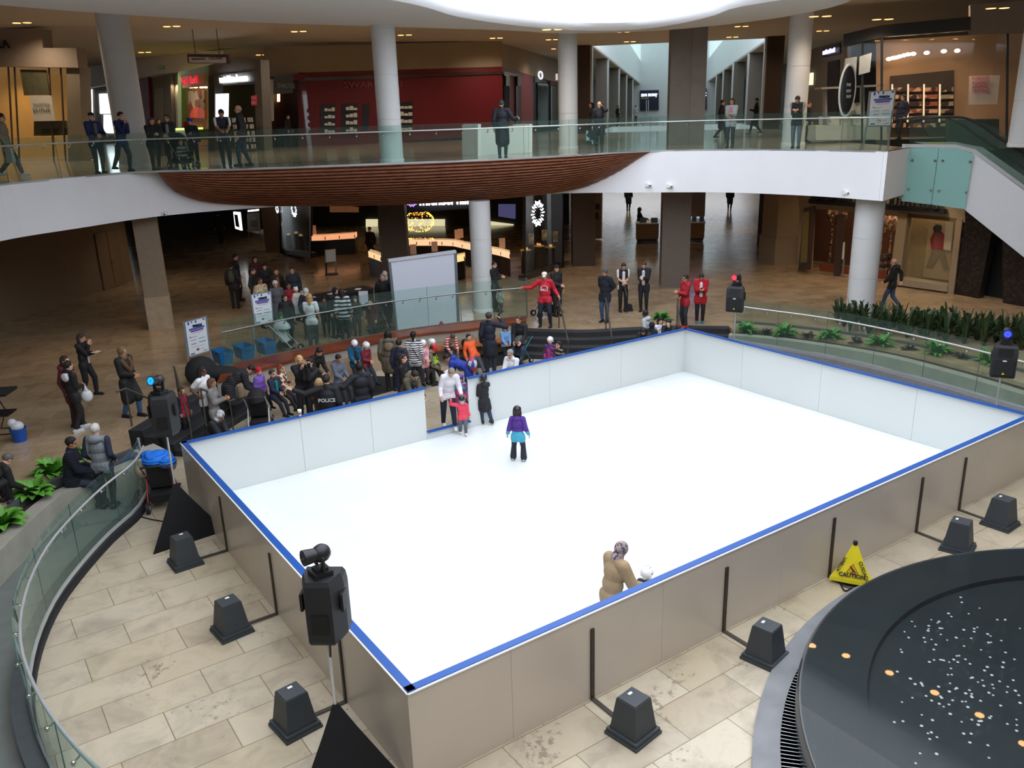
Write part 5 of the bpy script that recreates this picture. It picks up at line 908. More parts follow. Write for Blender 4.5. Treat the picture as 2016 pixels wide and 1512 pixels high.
# --- blue bins on the ledge, dark padded roll, table and papers
BINM = mat('14669c', .45, noise=.06)
def tote():
    t = thing('storage_bin', '', 'bin', group='blue storage bins on the ledge'); R = []
    for s, z in ((.84, 0), (1, .33), (1.05, .335), (1.05, .36), (.97, .36), (.97, .33), (.82, .02)): R.append([(x*s*.19, y*s*.29, z) for x, y in ((-1, -1), (1, -1), (1, 1), (-1, 1))])
    MB().rings(R).build('tub', BINM, t, local=True)
    for s in (-1, 1): MB().box((s*.2, 0, .28), (.03, .16, .05)).build('grip', mat('0f4f7a', .5), t, local=True)
    MB().box((0, -.285, .25), (.16, .02, .03)).build('front_grip', mat('0f4f7a', .5), t, local=True); return t
tb = tote()
for i, (x, y, lab) in enumerate(((446, 703, 'open blue storage bin nearest the dark padded roll'), (476, 695, 'open blue storage bin, middle of the three'), (508, 687, 'open blue storage bin nearest the crowd'))):
    p = at(x+6, y+14, .9); o = tb if i == 0 else dup(tb, (0, 0, 0)); o.location = (p[0]+i*.17-.08, p[1]+.28, .90); o.rotation_euler = (0, 0, .12); o['label'] = lab
p = at(400, 738, .9); t = thing('padded_roll', 'dark padded mat bundle draped over the end of the ledge', 'mat', (p[0], p[1], ZL)); MB().ell((0, .15, .35), (.42, .34, .42)).cap((0, .1, .35), (.75, -.15, .2), .24, .2).build('cover', mat('17191b', .85, noise=.2, ns=5), t, sm=True, local=True)
p = at(660, 618, ZL); t = thing('registration_table', 'long dark clothed registration table behind the glass railing', 'table', (p[0], p[1], ZL), .12); MB().box((0, 0, .73), (2.9, .7, .04)).build('table_top', mat('1c1c1e', .6), t, local=True); MB().box((0, 0, .36), (2.86, .66, .71), taper=1.0).build('table_cloth', mat('141416', .9, noise=.2), t, local=True)
for k, (x, lab) in enumerate(((-.9, 'white sheet of paper at the left of the registration table'), (-.1, 'white sheet of paper in the middle of the registration table'), (.3, 'white paper pad on the registration table beside the striped sweater'), (.95, 'white sheet of paper at the right of the registration table'))):
    m = MB(); m.box((p[0]+x, p[1]+.12*x-.1, ZL+.756), (.28, .2, .006), rz=.3*k); tag(m.build('paper_sheet', mat('d6d8da', .6, noise=.02)), lab, 'paper')
for x, y, lab in ((590, 606, 'white card sign standing at the left end of the registration table'), (716, 588, 'white card sign standing at the right end of the registration table')):
    q = at(x, y, ZL+.95); m = MB(); m.box((q[0], q[1], ZL+.98), (.03, .3, .44), rz=YAW+.1); tag(m.build('card_sign', mat('d4d8e0', .5, noise=.02)), lab, 'sign')
# --- folding chair, bucket and bags at the left edge
p = at(12, 850, ZL); t = thing('folding_chair', 'black folding chair with a jacket at the left edge', 'chair', (p[0], p[1], ZL), -.5)
MB().box((0, 0, .45), (.45, .45, .04)).build('seat', BLACK, t, local=True); MB().box((-.2, 0, .75), (.05, .45, .35)).build('backrest', BLACK, t, local=True); MB().box((0, 0, .95), (.6, .6, .06)).build('folded_jacket', mat('101012', .8, noise=.2), t, local=True)
for s in (-1, 1): MB().tube([(.25, s*.22, .02), (-.2, s*.22, .02), (-.02, s*.22, .45), (-.2, s*.22, .95)], .014, 6).build('leg_frame', mat('1a1a1c', .4, metal=.5), t, local=True)
p = at(40, 868, ZL); t = thing('bucket', 'blue bucket full of white bags beside the folding chair', 'bucket', (p[0], p[1], ZL)); MB().lathe([(.02, 0), (.13, 0), (.17, .3), (.175, .31), (.16, .31), (.125, .02), (.02, .02)], n=20).build('pail', mat('1450a8', .4, noise=.04), t, sm=True, local=True); MB().ell((0, 0, .34), (.14, .14, .12), n=10, k=7).ell((-.08, .06, .42), (.1, .1, .1), n=9, k=6).build('plastic_bags', mat('c4c8cc', .4, noise=.1), t, sm=True, local=True)
# --- plants
def leafplant(P, z, r, h, n, name, label, cat, mt, wid=.07, droop=.5, stem=None, group=None, seed=0):
    g = random.Random(seed); t = thing(name, label, cat, (P[0], P[1], z), 0, group); m = MB()
    for k in range(n):
        a = 2*PI*k/n*1.0+g.uniform(-.3, .3)+k*2.4; e = g.uniform(.25, 1); rr = r*(.45+.55*e)*g.uniform(.85, 1.1); hh = h*(1.15-.75*e)*g.uniform(.85, 1.15); w = wid*g.uniform(.8, 1.2); L_, Rr = [], []
        for s in np.linspace(0, 1, 7):
            x = rr*s; zz = .02+hh*(1.9*s-(.9+droop*e)*s*s); ww = w*(math.sin(PI*min(1, s*.92+.06))**.8)+.003; d = Vector((math.cos(a), math.sin(a), 0)); q = Vector((-math.sin(a), math.cos(a), 0)); c = d*x+Vector((0, 0, zz)); L_.append(c+q*ww+Vector((0, 0, ww*.35))); Rr.append((c, c-q*ww+Vector((0, 0, ww*.35))))
        m.strip(L_, [x[0] for x in Rr]); m.strip([x[0] for x in Rr], [x[1] for x in Rr])
    o = m.build('leaves', mt, t, sm=True, local=True, fix=False)
    if stem: MB().cyl((0, 0, 0), (0, 0, h*.35), .03, .02, 8).build('stem', mat('4a5a30', .7), t, local=True)
    return t
LEAF = mat('5c9a34', .5, noise=.22, ns=5); LEAF2 = mat('4c8a34', .5, noise=.22, ns=5); DLEAF = mat('2c4022', .5, noise=.35, ns=6); PURP = mat('2a1c20', .6, noise=.3, ns=10)
for i, (x, y, s, lab) in enumerate(((172, 905, .85, 'bright green leafy plant between the seated man and the grey hoodie'), (106, 940, .9, 'bright green leafy plant left of the seated man'), (68, 982, .95, 'bright green leafy plant at the middle of the left planter'), (8, 1040, .95, 'bright green leafy plant cut by the left edge'))):
    leafplant(at(x, y, .5)+[0, 0, 0], .5, .52*s, .45*s, 34, 'leafy_plant', lab, 'plant', LEAF, .085, .55, True, 'bright plants in the left planter', i)
for i, (x, y, s, lab) in enumerate(((1470, 657, .8, 'bright green plant nearest the back loudspeaker'), (1546, 664, .85, 'second bright green plant from the back loudspeaker'), (1634, 672, .85, 'third bright green plant from the back loudspeaker'), (1732, 686, .95, 'bright green plant below the middle of the far handrail'), (1841, 703, 1.0, 'bright green plant second from the right loudspeaker'), (1948, 722, .95, 'bright green plant touching the right loudspeaker'), (1302, 634, .75, 'bright green plant behind the two women at the rink corner'))):
    leafplant(at(x, y, .5), .5, .55*s, .5*s, 36, 'leafy_plant', lab, 'plant', LEAF2, .06, .5, True, 'bright plants in the far right planter', 20+i)
for i, (x, y) in enumerate([(1508, 661), (1590, 668), (1685, 680), (1790, 695), (1890, 712)]): leafplant(at(x, y, .5), .5, .28, .25, 22, 'dark_plant', 'low dark purple plant between two bright plants, number %s along the bed' % ['one', 'two', 'three', 'four', 'five'][i] if False else ['low dark purple plant beside the first bright plant of the far bed', 'low dark purple plant between the second and third bright plants', 'low dark purple plant before the thick dark foliage', 'low dark purple plant under the far handrail', 'low dark purple plant nearest the right loudspeaker'][i], 'plant', PURP, .04, .4, True, 'dark low plants in the far planter', 40+i)
dl = ['dark spiky plant at the foot of the white column', 'dark spiky plant right of the white column', 'dark spiky plant below the walking man']
for i in range(30):
    x = 1652+i*12.6; b = 642+(x-1652)*.108+(i % 3)*9; leafplant(at(x, b, .5)+FH*.2, .5, .30+.07*(i % 2), .95+.25*((i*7) % 3)/2, 20, 'spiky_plant', 'dark green spiky plant in the thick row behind the far planter', 'plant', DLEAF, .045, .25, None, 'dark spiky plants behind the far railing', 60+i)
leafplant(at(1322, 655, .0), 0, .3, .1, 8, 'leafy_plant', 'small green plant hidden behind the corner onlookers', 'plant', LEAF2, .05, .4, None, None, 99) if False else None
# --- escalator and its cladding
PG1 = (np.array([*ret, 0]), vd(2016, 25.2, 0)); t = shop('escalator', 'escalator with white side cladding and glass balustrade at the right edge', 'escalator', PG1[0], ZL)
fpanel('side_cladding', [(1914, 299), (2120, 452), (2120, 590), (1898, 412)], PG1, .25, mat('e2e6ea', .5, noise=.01), t); fpanel('top_trim', [(1776, 291), (1880, 292), (1918, 302), (2120, 448), (2120, 440), (1920, 294), (1882, 285), (1776, 284)], PG1, .2, STEEL, t, .03)
pb = fpanel('balustrade_glass', [(1790, 286), (1880, 287), (1920, 296), (2120, 440), (2120, 372), (1935, 243), (1900, 232), (1790, 232)], PG1, .02, GLASS, t, -.05)
for dz in (0, -1.1):
    m = MB(); q = spline([onpl(x, y, *PG1)+FH*-dz for x, y in [(1800, 236), (1870, 230), (1912, 236), (1960, 266), (2040, 322), (2120, 378)]], 5); m.tube(q, .035, 8); m.build('moving_handrail', BLACK, t, sm=True)
for k in range(13):
    a = onpl(1925+k*16, 312+k*11.2, *PG1)+FH*.35; m = MB(); m.box((a[0]+FH[0]*.45, a[1]+FH[1]*.45, a[2]-.25), (.9, .42, .2), rz=YAW); m.build('step', mat('3a3c3e', .5, metal=.4, noise=.1), t)
fpanel('inner_skirt', [(1915, 303), (2120, 448), (2120, 420), (1935, 290), (1880, 280), (1800, 280)], (PG1[0]+FH*1.2, PG1[1]+FH*1.2), .1, mat('b0b3b4', .3, metal=.5, noise=.05), t); fpanel('yellow_mark', [(1826, 285), (1866, 284), (1866, 282), (1828, 282)], PG1, .1, mat('c8b838', .5), t, -.3)
fpanel('far_glass', [(1840, 284), (2120, 430), (2120, 360), (1960, 250), (1880, 228), (1800, 226)], (PG1[0]+FH*1.25, PG1[1]+FH*1.25), .02, GLASS, t)
cl = shop('glass_cladding', 'frosted green glass cladding of two panels on the balcony end', 'cladding', PG1[0], ZS)
for q in ([(1775, 395), (1833, 402), (1848, 291), (1785, 292)], [(1834, 402), (1899, 411), (1916, 303), (1884, 292), (1849, 291)]): fpanel('panel', q, PG1, .03, GLASSG, cl, .12)
for x, y in ((1791, 315), (1835, 316), (1850, 316), (1904, 318), (1784, 371), (1827, 374), (1843, 375), (1896, 378)): a = onpl(x, y, *PG1); MB().cyl(a+FH*-.11, a+FH*-.19, .035, n=12).build('standoff', CHROME, cl)
fpanel('white_backing', [(1770, 392), (1898, 408), (1914, 304), (1880, 294), (1785, 296)], PG1, .2, mat('bfe0dc', .6, noise=.01), cl, -.12)
# --- security cameras, wall plates
for x, y, lab in ((324, 420, 'white security camera under the left end of the wooden hull'), (1275, 364, 'white security camera right of the wooden hull'), (1317, 366, 'white security camera left of the wide pillar on the white band'), (1662, 379, 'white security camera near the balcony corner')):
    i = min(range(len(fas)), key=lambda i: abs(proj((fas[i][0], fas[i][1], 4.8))[0]-x)); j = min(i+1, len(fas)-1); p = onpl(x, y, fas[max(i-1, 0)], fas[j]); t = thing('security_camera', lab, 'camera', p); m = MB(); m.box((-.03*FH[0], -.03*FH[1], 0), (.08, .16, .12), rz=YAW); m.build('mount', WHITEGLOSS, t, local=True)
    c = Vector((-FH[0]*.1+RH[0]*.06, -FH[1]*.1+RH[1]*.06, .0)); MB().ell(c, (.07, .07, .07), n=12, k=8).build('dome', WHITEGLOSS, t, sm=True, local=True); MB().ell(c+Vector((-FH[0]*.05, -FH[1]*.05, -.01)), (.03, .03, .03), n=8, k=6).build('lens', BLACK, t, local=True)
# --- downlights: real recessed lamps in the ceilings
UPL = []
for i, (x, y) in enumerate([(43, 45), (338, 52), (588, 62), (285, 103), (515, 108), (797, 69), (977, 75), (1087, 78), (1096, 96), (1227, 63), (1240, 82), (1460, 52), (1442, 73), (1620, 61), (1738, 38), (1964, 16), (1615, 32), (1088, 58)]):
    z = ZC if i < 14 else ZR; p = at(x, y, z); 
    t = thing('downlight', 'small warm twin downlight recessed in the upper ceiling', 'lamp', (p[0], p[1], z), YAW, 'warm downlights in the upper ceiling')
    for s in (-1, 1): MB().lathe([(.02, -.012), (.13, -.012), (.15, -.004)], n=12).build('lens', mat('ffb060', .5, noise=0, emit=5), t, local=True).location = (0, s*.2, 0)
    UPL.append((p[0], p[1], z))
for x, y in ((17.19, 5.51), (17.48, 4.26), (17.68, 3.0), (17.75, 1.77), (17.56, .54), (16.81, 6.44)):
    t = thing('downlight', 'warm downlight in the ceiling ring mirrored in the fountain', 'lamp', (x, y, ZR), 0, 'warm downlights mirrored in the fountain'); MB().lathe([(.02, -.012), (.1, -.012), (.12, -.004)], n=12).build('lens', mat('ffb070', .5, noise=0, emit=40), t, local=True)
# --- lower corridor kiosks and boards
def kiosk(P, w, lab, screen=True):
    t = thing('retail_kiosk', lab, 'kiosk', (P[0], P[1], ZL), math.atan2(U[1], U[0])); MB().box((0, 0, .55), (1.6, w, .75)).build('cabinet', mat('a5855c', .5, noise=.05), t, local=True); MB().box((0, 0, .12), (1.5, w*.92, .1)).build('plinth', mat('1c1c30', .5), t, local=True); MB().box((0, 0, .95), (1.66, w+.06, .05)).build('counter_top', mat('d0d2d2', .4, noise=.02), t, local=True)
    for s in (-.3, .2): MB().box((-.5, s*w, 1.1), (.05, .3*w, .25)).build('display', mat('2a2e38', .3, emit=.2), t, local=True)
    return t
kiosk(at(1280, 478, ZL)+FH*.9, 1.15, 'tan phone kiosk with screens left of the wide pillar'); kk = kiosk(at(1378, 476, ZL)+FH*.9, .75, 'tan phone kiosk with a tall board right of the wide pillar')
MB().box((.2, 0, 2.3), (.08, .8, 2.3)).build('tall_board', mat('a89c8c', .6, noise=.03), kk, local=True); MB().box((.1, 0, 3.05), (.06, .8, .1)).build('blue_light_bar', mat('4048ff', .4, noise=0, emit=4), kk, local=True)
for k, s_ in enumerate(['Get', 'More', 'for', 'Less']): 
    pass
Pm = (at(1165, 440, ZL), at(1183, 442, ZL)); PBd = (at(1163, 470, ZL), at(1184, 472, ZL)); t = shop('poster_board', 'tall pale poster board with dark pictures at the corridor mouth', 'sign', PBd[0], ZL); fpanel('panel', [(1164, 470), (1183, 470), (1184, 380), (1165, 380)], PBd, .1, mat('a39c90', .6, noise=.04), t)
for q in ([(1168, 412), (1180, 412), (1180, 401), (1168, 401)], [(1169, 432), (1179, 432), (1178, 418), (1171, 418)]): fpanel('picture', q, PBd, .02, mat('3a332e', .6, noise=.1), t, .03)
t = shop('vending_shelf', 'dark slatted stand left of the poster board', 'shelf', at(1148, 487, ZL), ZL); PVd = (at(1138, 488, ZL), at(1156, 486, ZL)); fpanel('body', [(1139, 487), (1154, 485), (1155, 446), (1140, 446)], PVd, .4, mat('1e1f22', .5), t); fpanel('red_header', [(1140, 446), (1155, 446), (1155, 414), (1140, 414)], PVd, .2, mat('5a3030', .6, noise=.2, ns=4), t)
for y in (452, 460, 470): fpanel('bar', [(1139, y+2), (1154, y+2), (1154, y), (1139, y)], PVd, .05, STEELD, t, .03)
# --- strollers
def stroller(P, z, rz, lab, cloth, frame, s=1.0, hood=True):
    t = thing('stroller', lab, 'stroller', (P[0], P[1], z), rz); C_ = mat(cloth, .8, noise=.1); Fm = mat(frame, .4, metal=.3, noise=.03); t.scale = (s, s, s)
    MB().rings([[(.0, y, .42), (.12, y, .38), (.3, y, .5), (.34, y, .52), (.1, y, .34), (-.08, y, .38), (-.28, y, .92), (-.22, y, .94)] for y in (-.2, .2)]).build('seat', C_, t, local=True)
    if hood: MB().ell((-.12, 0, .82), (.32, .23, .28), zmin=.0, n=16, k=7).build('canopy', C_, t, sm=True, local=True)
    for y in (-.24, .24):
        MB().tube([(-.55, y, 1.0), (-.35, y, .85), (.0, y, .5), (.38, y, .12)], .015, 6).build('frame_bar', Fm, t, local=True); MB().tube([(-.1, y, .6), (-.4, y, .12)], .015, 6).build('rear_leg', Fm, t, local=True)
        for x in (.4, -.42):
            w = MB(); w.cyl((x, y-.03, .11), (x, y+.03, .11), .11, n=16); ww = w.build('wheel', mat('18181a', .7), t, local=True); MB().cyl((x, y-.035, .11), (x, y+.035, .11), .05, n=10).build('hub', STEEL, ww, local=True)
    MB().tube([(-.55, -.24, 1.0), (-.6, 0, 1.02), (-.55, .24, 1.0)], .018, 6).build('handle', mat('151517', .6), t, local=True); MB().box((-.1, 0, .24), (.45, .38, .16), taper=1.1).build('basket', mat('1c1c1e', .9), t, local=True)
    return t
p = at(325, 990, 0); st = stroller(p, 0, facing(p, 170), 'loaded stroller with red frame behind the left speaker skirt', '2a2a2c', '9a2a24', 1.0, False)
m = MB(); m.ell((-.05, 0, .98), (.34, .3, .13), n=12, k=7).ell((.15, .2, .92), (.22, .16, .15), n=10, k=7).ell((-.25, -.2, .95), (.2, .18, .12)); j = m.build('blue_jacket', mat('1470d8', .5, quilt=6, noise=.05), sm=True, local=True); j.location = st.location; j.rotation_euler = st.rotation_euler; tag(j, 'bright blue puffy jacket piled on the loaded stroller', 'jacket')
m = MB(); m.ell((.18, -.05, .74), (.24, .26, .2), n=12, k=7).ell((-.1, .3, .82), (.2, .14, .2)); j = m.build('diaper_bag', mat('a39a88', .8, spots=('8a8272', '6a6458', 6.0)), sm=True, local=True); j.location = st.location; j.rotation_euler = st.rotation_euler; tag(j, 'grey beige bag hanging in the loaded stroller', 'bag')
p = at(515, 846, 0); stroller(p, 0, facing(p, 172), 'black stroller with raised canopy at the far board, seen from behind', '17171a', 'c8cacc', 1.0)
p = at(1078, 632, ZL); stroller(p+FH*.8, ZL, facing(p, -60), 'dark stroller behind the man in the red jersey', '1c1c1e', '2a2a2c', .95)
p = at(558, 700, ZL); stroller(p+FH*.5, ZL, facing(p, 60), 'white and grey stroller behind the ledge glass near the bins', 'b8bcbe', 'c8cacc', .85)
p = at(742, 665, ZL); stroller(p+FH*.6, ZL, facing(p, 20), 'dark stroller beside the projection screen frame', '1a1a1c', '8a8c8e', .9)
p = at(352, 334, ZU)+FH*.5; stroller(p, ZU, facing(p, 30), 'dark stroller on the balcony beside the man with glasses', '232426', '8a8e90', 1.0)
p = at(1022, 722, 0); stroller(p+FH*.25, 0, facing(p, -40), 'grey and teal stroller behind the grey haired woman at the board', '4a4c4c', '2a8a90', .8)
# --- loose things
def lump(name, P, z, lab, cat, col, parts, rough=.7, **k):
    m = MB()
    for c, r in parts: m.ell(c, r, n=12, k=8)
    o = m.build(name, mat(col, rough, **k), sm=True, local=True); o.location = (P[0], P[1], z); return tag(o, lab, cat)
p = at(722, 0, 0) if False else at(877, 655, .45)
lump('sports_bag', at(868, 664, .5), .45, 'red sports bag on the bench beside the white helmets', 'bag', 'b01c2c', [((0, 0, .2), (.2, .14, .24)), ((.1, .1, .42), (.07, .06, .12))])
lump('backpack', at(908, 668, .5), .45, 'blue bag on the bench behind the boy in the striped shirt', 'bag', '1a56a8', [((0, 0, .17), (.17, .15, .2))])
lump('sports_bag', at(927, 668, .5), .45, 'black bag on the bench beside the boy in orange', 'bag', '121216', [((0, 0, .16), (.18, .15, .22))])
lump('sports_bag', at(920, 716, .0), 0, 'small black bag on the floor below the bench', 'bag', '15161a', [((0, 0, .12), (.18, .14, .14))])
lump('hockey_helmet', at(916, 680, .5), .46, 'black caged helmet resting on the bench by the boy in orange', 'helmet', '16171a', [((0, 0, .12), (.13, .12, .13))], rough=.3)
lump('shopping_bag', at(686, 655, ZL), ZL, 'dark bag on the floor behind the railing', 'bag', '202022', [((0, 0, .2), (.2, .15, .22))])
p = (gx0-2.45, RW-.05); t = thing('paper_cup', 'white paper cup with brown sleeve standing on the far board rail', 'cup', (at(590, 818, RH_+.02)[0], RW-.055, RH_+.02)); MB().lathe([(.02, 0), (.03, 0), (.042, .12), (.02, .12)], n=14).build('cup', mat('e6e4de', .5, noise=0), t, sm=True, local=True); MB().lathe([(.034, .03), (.0375, .03), (.0415, .085), (.036, .085)], n=14).build('sleeve', mat('9a7248', .7), t, local=True); MB().lathe([(.01, .12), (.044, .12), (.042, .135), (.01, .138)], n=14).build('lid', mat('f2f2f0', .4, noise=0), t, local=True)
# ================================================================ people
SKIN = {'l': 'd9a88a', 'm': 'b98562', 'd': '7a4c34', 'k': '54362a'}
def rot3(ax, a): return Matrix.Rotation(a, 3, ax)
def ik(S, T, a, b, pole):
    S, T = Vector(S), Vector(T); d = T-S; L = min(d.length, (a+b)*.995); d = d.normalized() if d.length > 1e-6 else Vector((0, 0, -1)); T = S+d*L
    x = (a*a-b*b+L*L)/(2*L); h = math.sqrt(max(0, a*a-x*x)); p = Vector(pole); p = p-d*p.dot(d); p = p.normalized() if p.length > 1e-6 else Vector((1, 0, 0)); return S+d*x+p*h, T
ARM = {'down': (.03, .045, -.30), 'hold': (.17, -.075, -.13), 'low': (.14, -.08, -.20), 'fold': (.11, -.12, -.12), 'rail': (.20, -.02, -.19), 'ear': (.055, -.015, .075), 'hip': (.02, .06, -.19), 'pocket': (.07, .02, -.26), 'fwd': (.28, .0, -.06), 'fwdlow': (.22, .0, -.19), 'side': (.03, .28, -.06), 'sidelow': (.05, .20, -.20), 'back': (-.07, -.06, -.25), 'lap': (.19, -.03, -.22), 'face': (.13, -.06, .06), 'chin': (.13, -.07, .0), 'reach': (.24, -.05, -.17), 'up': (.1, .16, .12), 'swingf': (.13, .03, -.26), 'swingb': (-.12, .04, -.26)}
LEG = {'stand': ((.0, .045), (.0, .045)), 'wide': ((.02, .085), (-.02, .085)), 'step': ((.08, .045), (-.08, .045)), 'walk': ((.15, .03), (-.16, .03)), 'lean': ((.05, .05), (-.2, .06)), 'cross': ((.03, -.02), (-.03, .03))}
HANDS = {}
def handmesh(kind):
    """right hand, wrist at the origin, fingers along +x, palm facing -z, thumb on +y"""
    m = MB(); m.ell((.045, 0, 0), (.048, .04, .016)); m.ell((.075, .004, .0), (.03, .042, .014)); m.cap((-.03, 0, 0), (.02, 0, 0), .022, .026)
    curl = {'relaxed': .45, 'grip': 1.15, 'flat': .08}[kind]
    for y, L in ((.031, .070), (.011, .080), (-.010, .074), (-.029, .058)):
        p = Vector((.085, y, 0)); a = 0
        for f, r in ((.46, .0092), (.31, .0086), (.23, .0078)):
            a += curl*(.8 if f > .4 else 1.0); q = p+Vector((math.cos(a), y*.5, -math.sin(a)))*L*f; m.cap(p, q, r, r*.94, 8, 2); p = q
    t0 = Vector((.018, .032, -.004)); t1 = t0+Vector((.028, .028, -.010)); t2 = t1+Vector((.03, .010 if curl > .2 else .02, -.008)); t3 = t2+Vector((.024, .0 if curl > .2 else .012, -.006-.01*curl)); m.cap(t0, t1, .014, .012, 8, 2); m.cap(t1, t2, .0115, .0105, 8, 2); m.cap(t2, t3, .0105, .009, 8, 2); return m
JOBS = []
def job(mb, vox, smooth, fn): JOBS.append((mb, vox, smooth, fn))
def run_jobs():
    tmp = []
    for mb, vox, smooth, fn in JOBS:
        o = bpy.data.objects.new('t', mb.mesh('t')); COL.objects.link(o); r = o.modifiers.new('r', 'REMESH'); r.mode = 'VOXEL'; r.voxel_size = vox; r.use_smooth_shade = True
        if smooth: s = o.modifiers.new('s', 'SMOOTH'); s.factor = .5; s.iterations = smooth
        tmp.append(o)
    dg = bpy.context.evaluated_depsgraph_get()
    for o, (mb, vox, smooth, fn) in zip(tmp, JOBS):
        me = bpy.data.meshes.new_from_object(o.evaluated_get(dg)); fn(me)
    for o in tmp: d = o.data; bpy.data.objects.remove(o); bpy.data.meshes.remove(d)
    JOBS.clear()
for k in ('relaxed', 'grip', 'flat'):
    job(handmesh(k), .0042, 2, lambda me, k=k: HANDS.__setitem__(k, ([tuple(v.co) for v in me.vertices], [tuple(p.vertices) for p in me.polygons])))
run_jobs()
def put(name, me, mats, par):
    for x in mats: me.materials.append(x)
    o = bpy.data.objects.new(name, me); COL.objects.link(o); o.parent = par; return o
PEOPLE = {}
def person(key, label, H=1.72, face=0, feet=None, head=None, z=0, skin='l', hair=('short', '2a1c14'), top=('jacket', '1c1d22'), bot='1c1d22', shoe='18181a', leg='stand', arms=('down', 'down'), lean=0, bend=0, side=0, look=0, turn=0, hat=None, sit=None, kid=None, hem=None, skirt=None, group=None, hands=('relaxed', 'relaxed'), fat=1.0, fine=False, inner=None, skate=None, far=False, XY=None, twist=0):
    """lean/bend/side/look/turn in degrees; sit = hip height above z; head or feet give the photo pixel of the head top / between the feet"""
    if kid is None: kid = min(1, max(0, (1.6-H)/.55))
    hh = H*(.137+.05*kid); hipz = H*(.515-.05*kid); W_ = fat*(1+.06*kid)
    sh = H*.825-H*.055*kid-hipz; nb = H-hh*.98-hipz+.0; lat = .094*H*W_*(1-.08*kid); hl = .052*H*W_
    th, shn, an = (hipz-.045*H)*.51, (hipz-.045*H)*.50, .045*H; ua, fa = .172*H, .150*H
    hip = Vector((0, 0, hipz if sit is None else sit+.055*H)); 
    if leg in ('walk', 'lean', 'wide', 'step') and sit is None: hip.z -= .012*H
    RL_ = rot3('Y', math.radians(lean)) @ rot3('X', math.radians(side)); RB = RL_ @ rot3('Y', math.radians(bend)) @ rot3('Z', math.radians(twist)); RH2 = RB @ rot3('Z', math.radians(turn)) @ rot3('Y', math.radians(look-.35*lean-.35*bend))
    waist = hip+RL_ @ Vector((0, 0, .11*H)); T_ = lambda v: waist+RB @ (Vector(v)-Vector((0, 0, .11*H)))
    chest = T_((0, 0, sh-.09*H)); neck = T_((-.005*H, 0, nb)); shd = {s: T_((0, s*lat, sh)) for s in (1, -1)}
    hc = neck+RH2 @ Vector((.018*H, 0, hh*.50)); HM_ = lambda v: hc+RH2 @ (Vector(v)*hh)
    hips = {s: hip+Vector((0, s*hl, 0)) for s in (1, -1)}
    J = {}
    for s, nm in ((1, 0), (-1, 1)):
        a = arms[nm]; a = ARM[a] if isinstance(a, str) else a
        if isinstance(a, tuple) and len(a) == 3: tgt = shd[s]+rot3('Y', math.radians(lean+bend)*.35) @ rot3('Z', math.radians(twist)) @ Vector((a[0]*H, a[1]*H*s, a[2]*H))
        el, wr = ik(shd[s], tgt, ua, fa, (-.45, .22*s, -.8)); J[s] = (el, wr)
        if sit is None:
            L_ = LEG[leg][nm] if isinstance(leg, str) else leg[nm]; ank = Vector((L_[0]*H, s*(L_[1]*H+.01*H), an+(.04*H if L_[0] < -.1 else 0)+(L_[2]*H if len(L_) > 2 else 0))); kn, ank = ik(hips[s], ank, th, shn, (1, .12*s, .1))
        else:
            L_ = leg[nm] if not isinstance(leg, str) else ((.26, .06) if leg == 'stand' else LEG[leg][nm]); ank = Vector((L_[0]*H, s*L_[1]*H, (L_[2]*H if len(L_) > 2 else 0)+an)); kn, ank = ik(hips[s], ank, th, shn, (1, .25*s, .9))
        J[s] += (kn, ank)
    top_ = HM_((-.05, 0, .5))
    P0 = None
    rz0 = None
    if XY is not None: P = np.array([XY[0], XY[1], z])
    elif feet: P = at(feet[0], feet[1], z)
    else: P = at(head[0], head[1], z+top_.z)
    rz = facing(P, face)
    if not feet and XY is None:
        o_ = Vector((top_.x, top_.y, 0)); q = rot3('Z', rz) @ o_; P = P-np.array([q.x, q.y, 0])
    P = np.array([P[0], P[1], z]); t = thing('person', label, 'person', P, rz, group)
    vox = .010 if fine else (.020 if far else .0135); k_ = 1 if not far else 1.1
    # ---- body: one continuous surface
    b = MB(); r = H
    b.ell(hip+Vector((0, 0, .01*H)), (.058*r*W_, .086*r*W_, .07*r)); b.ell(waist, (.052*r*W_, .076*r*W_, .09*r), M=RL_); b.ell(chest, (.060*r*W_, .088*r*W_, .10*r), M=RB); b.cap(shd[1], shd[-1], .034*r)
    b.cap(T_((-.004*H, 0, nb-.05*H)), neck+RH2 @ Vector((.008*H, 0, hh*.25)), .033*r, .030*r)
    for s in (1, -1):
        el, wr, kn, ank = J[s]; b.cap(shd[s], el, .030*r, .024*r); b.cap(el, wr, .024*r, .0165*r); b.cap(hips[s], kn, .047*r*W_, .033*r); b.cap(kn, ank, .033*r, .021*r); b.cap(ank-Vector((.01*H, 0, an*.3)), ank+Vector((.06*H, 0, -an*.5)), .02*r, .015*r)
    b.ell(HM_((-.04, 0, .10)), (.41*hh, .335*hh, .39*hh), M=RH2); b.ell(HM_((.09, 0, -.2)), (.27*hh, .24*hh, .27*hh), M=RH2); b.cap(HM_((.38, 0, .03)), HM_((.45, 0, -.1)), .035*hh, .055*hh, 8, 2); b.ell(HM_((.33, 0, -.245)), (.04*hh, .09*hh, .035*hh), M=RH2)
    for s in (1, -1): b.ell(HM_((-.03, s*.335, -.02)), (.075*hh, .03*hh, .11*hh), M=RH2)
    sk = mat(SKIN[skin], .55, noise=.04, ns=20); hcol = hair[1] if hair else '2a1c14'
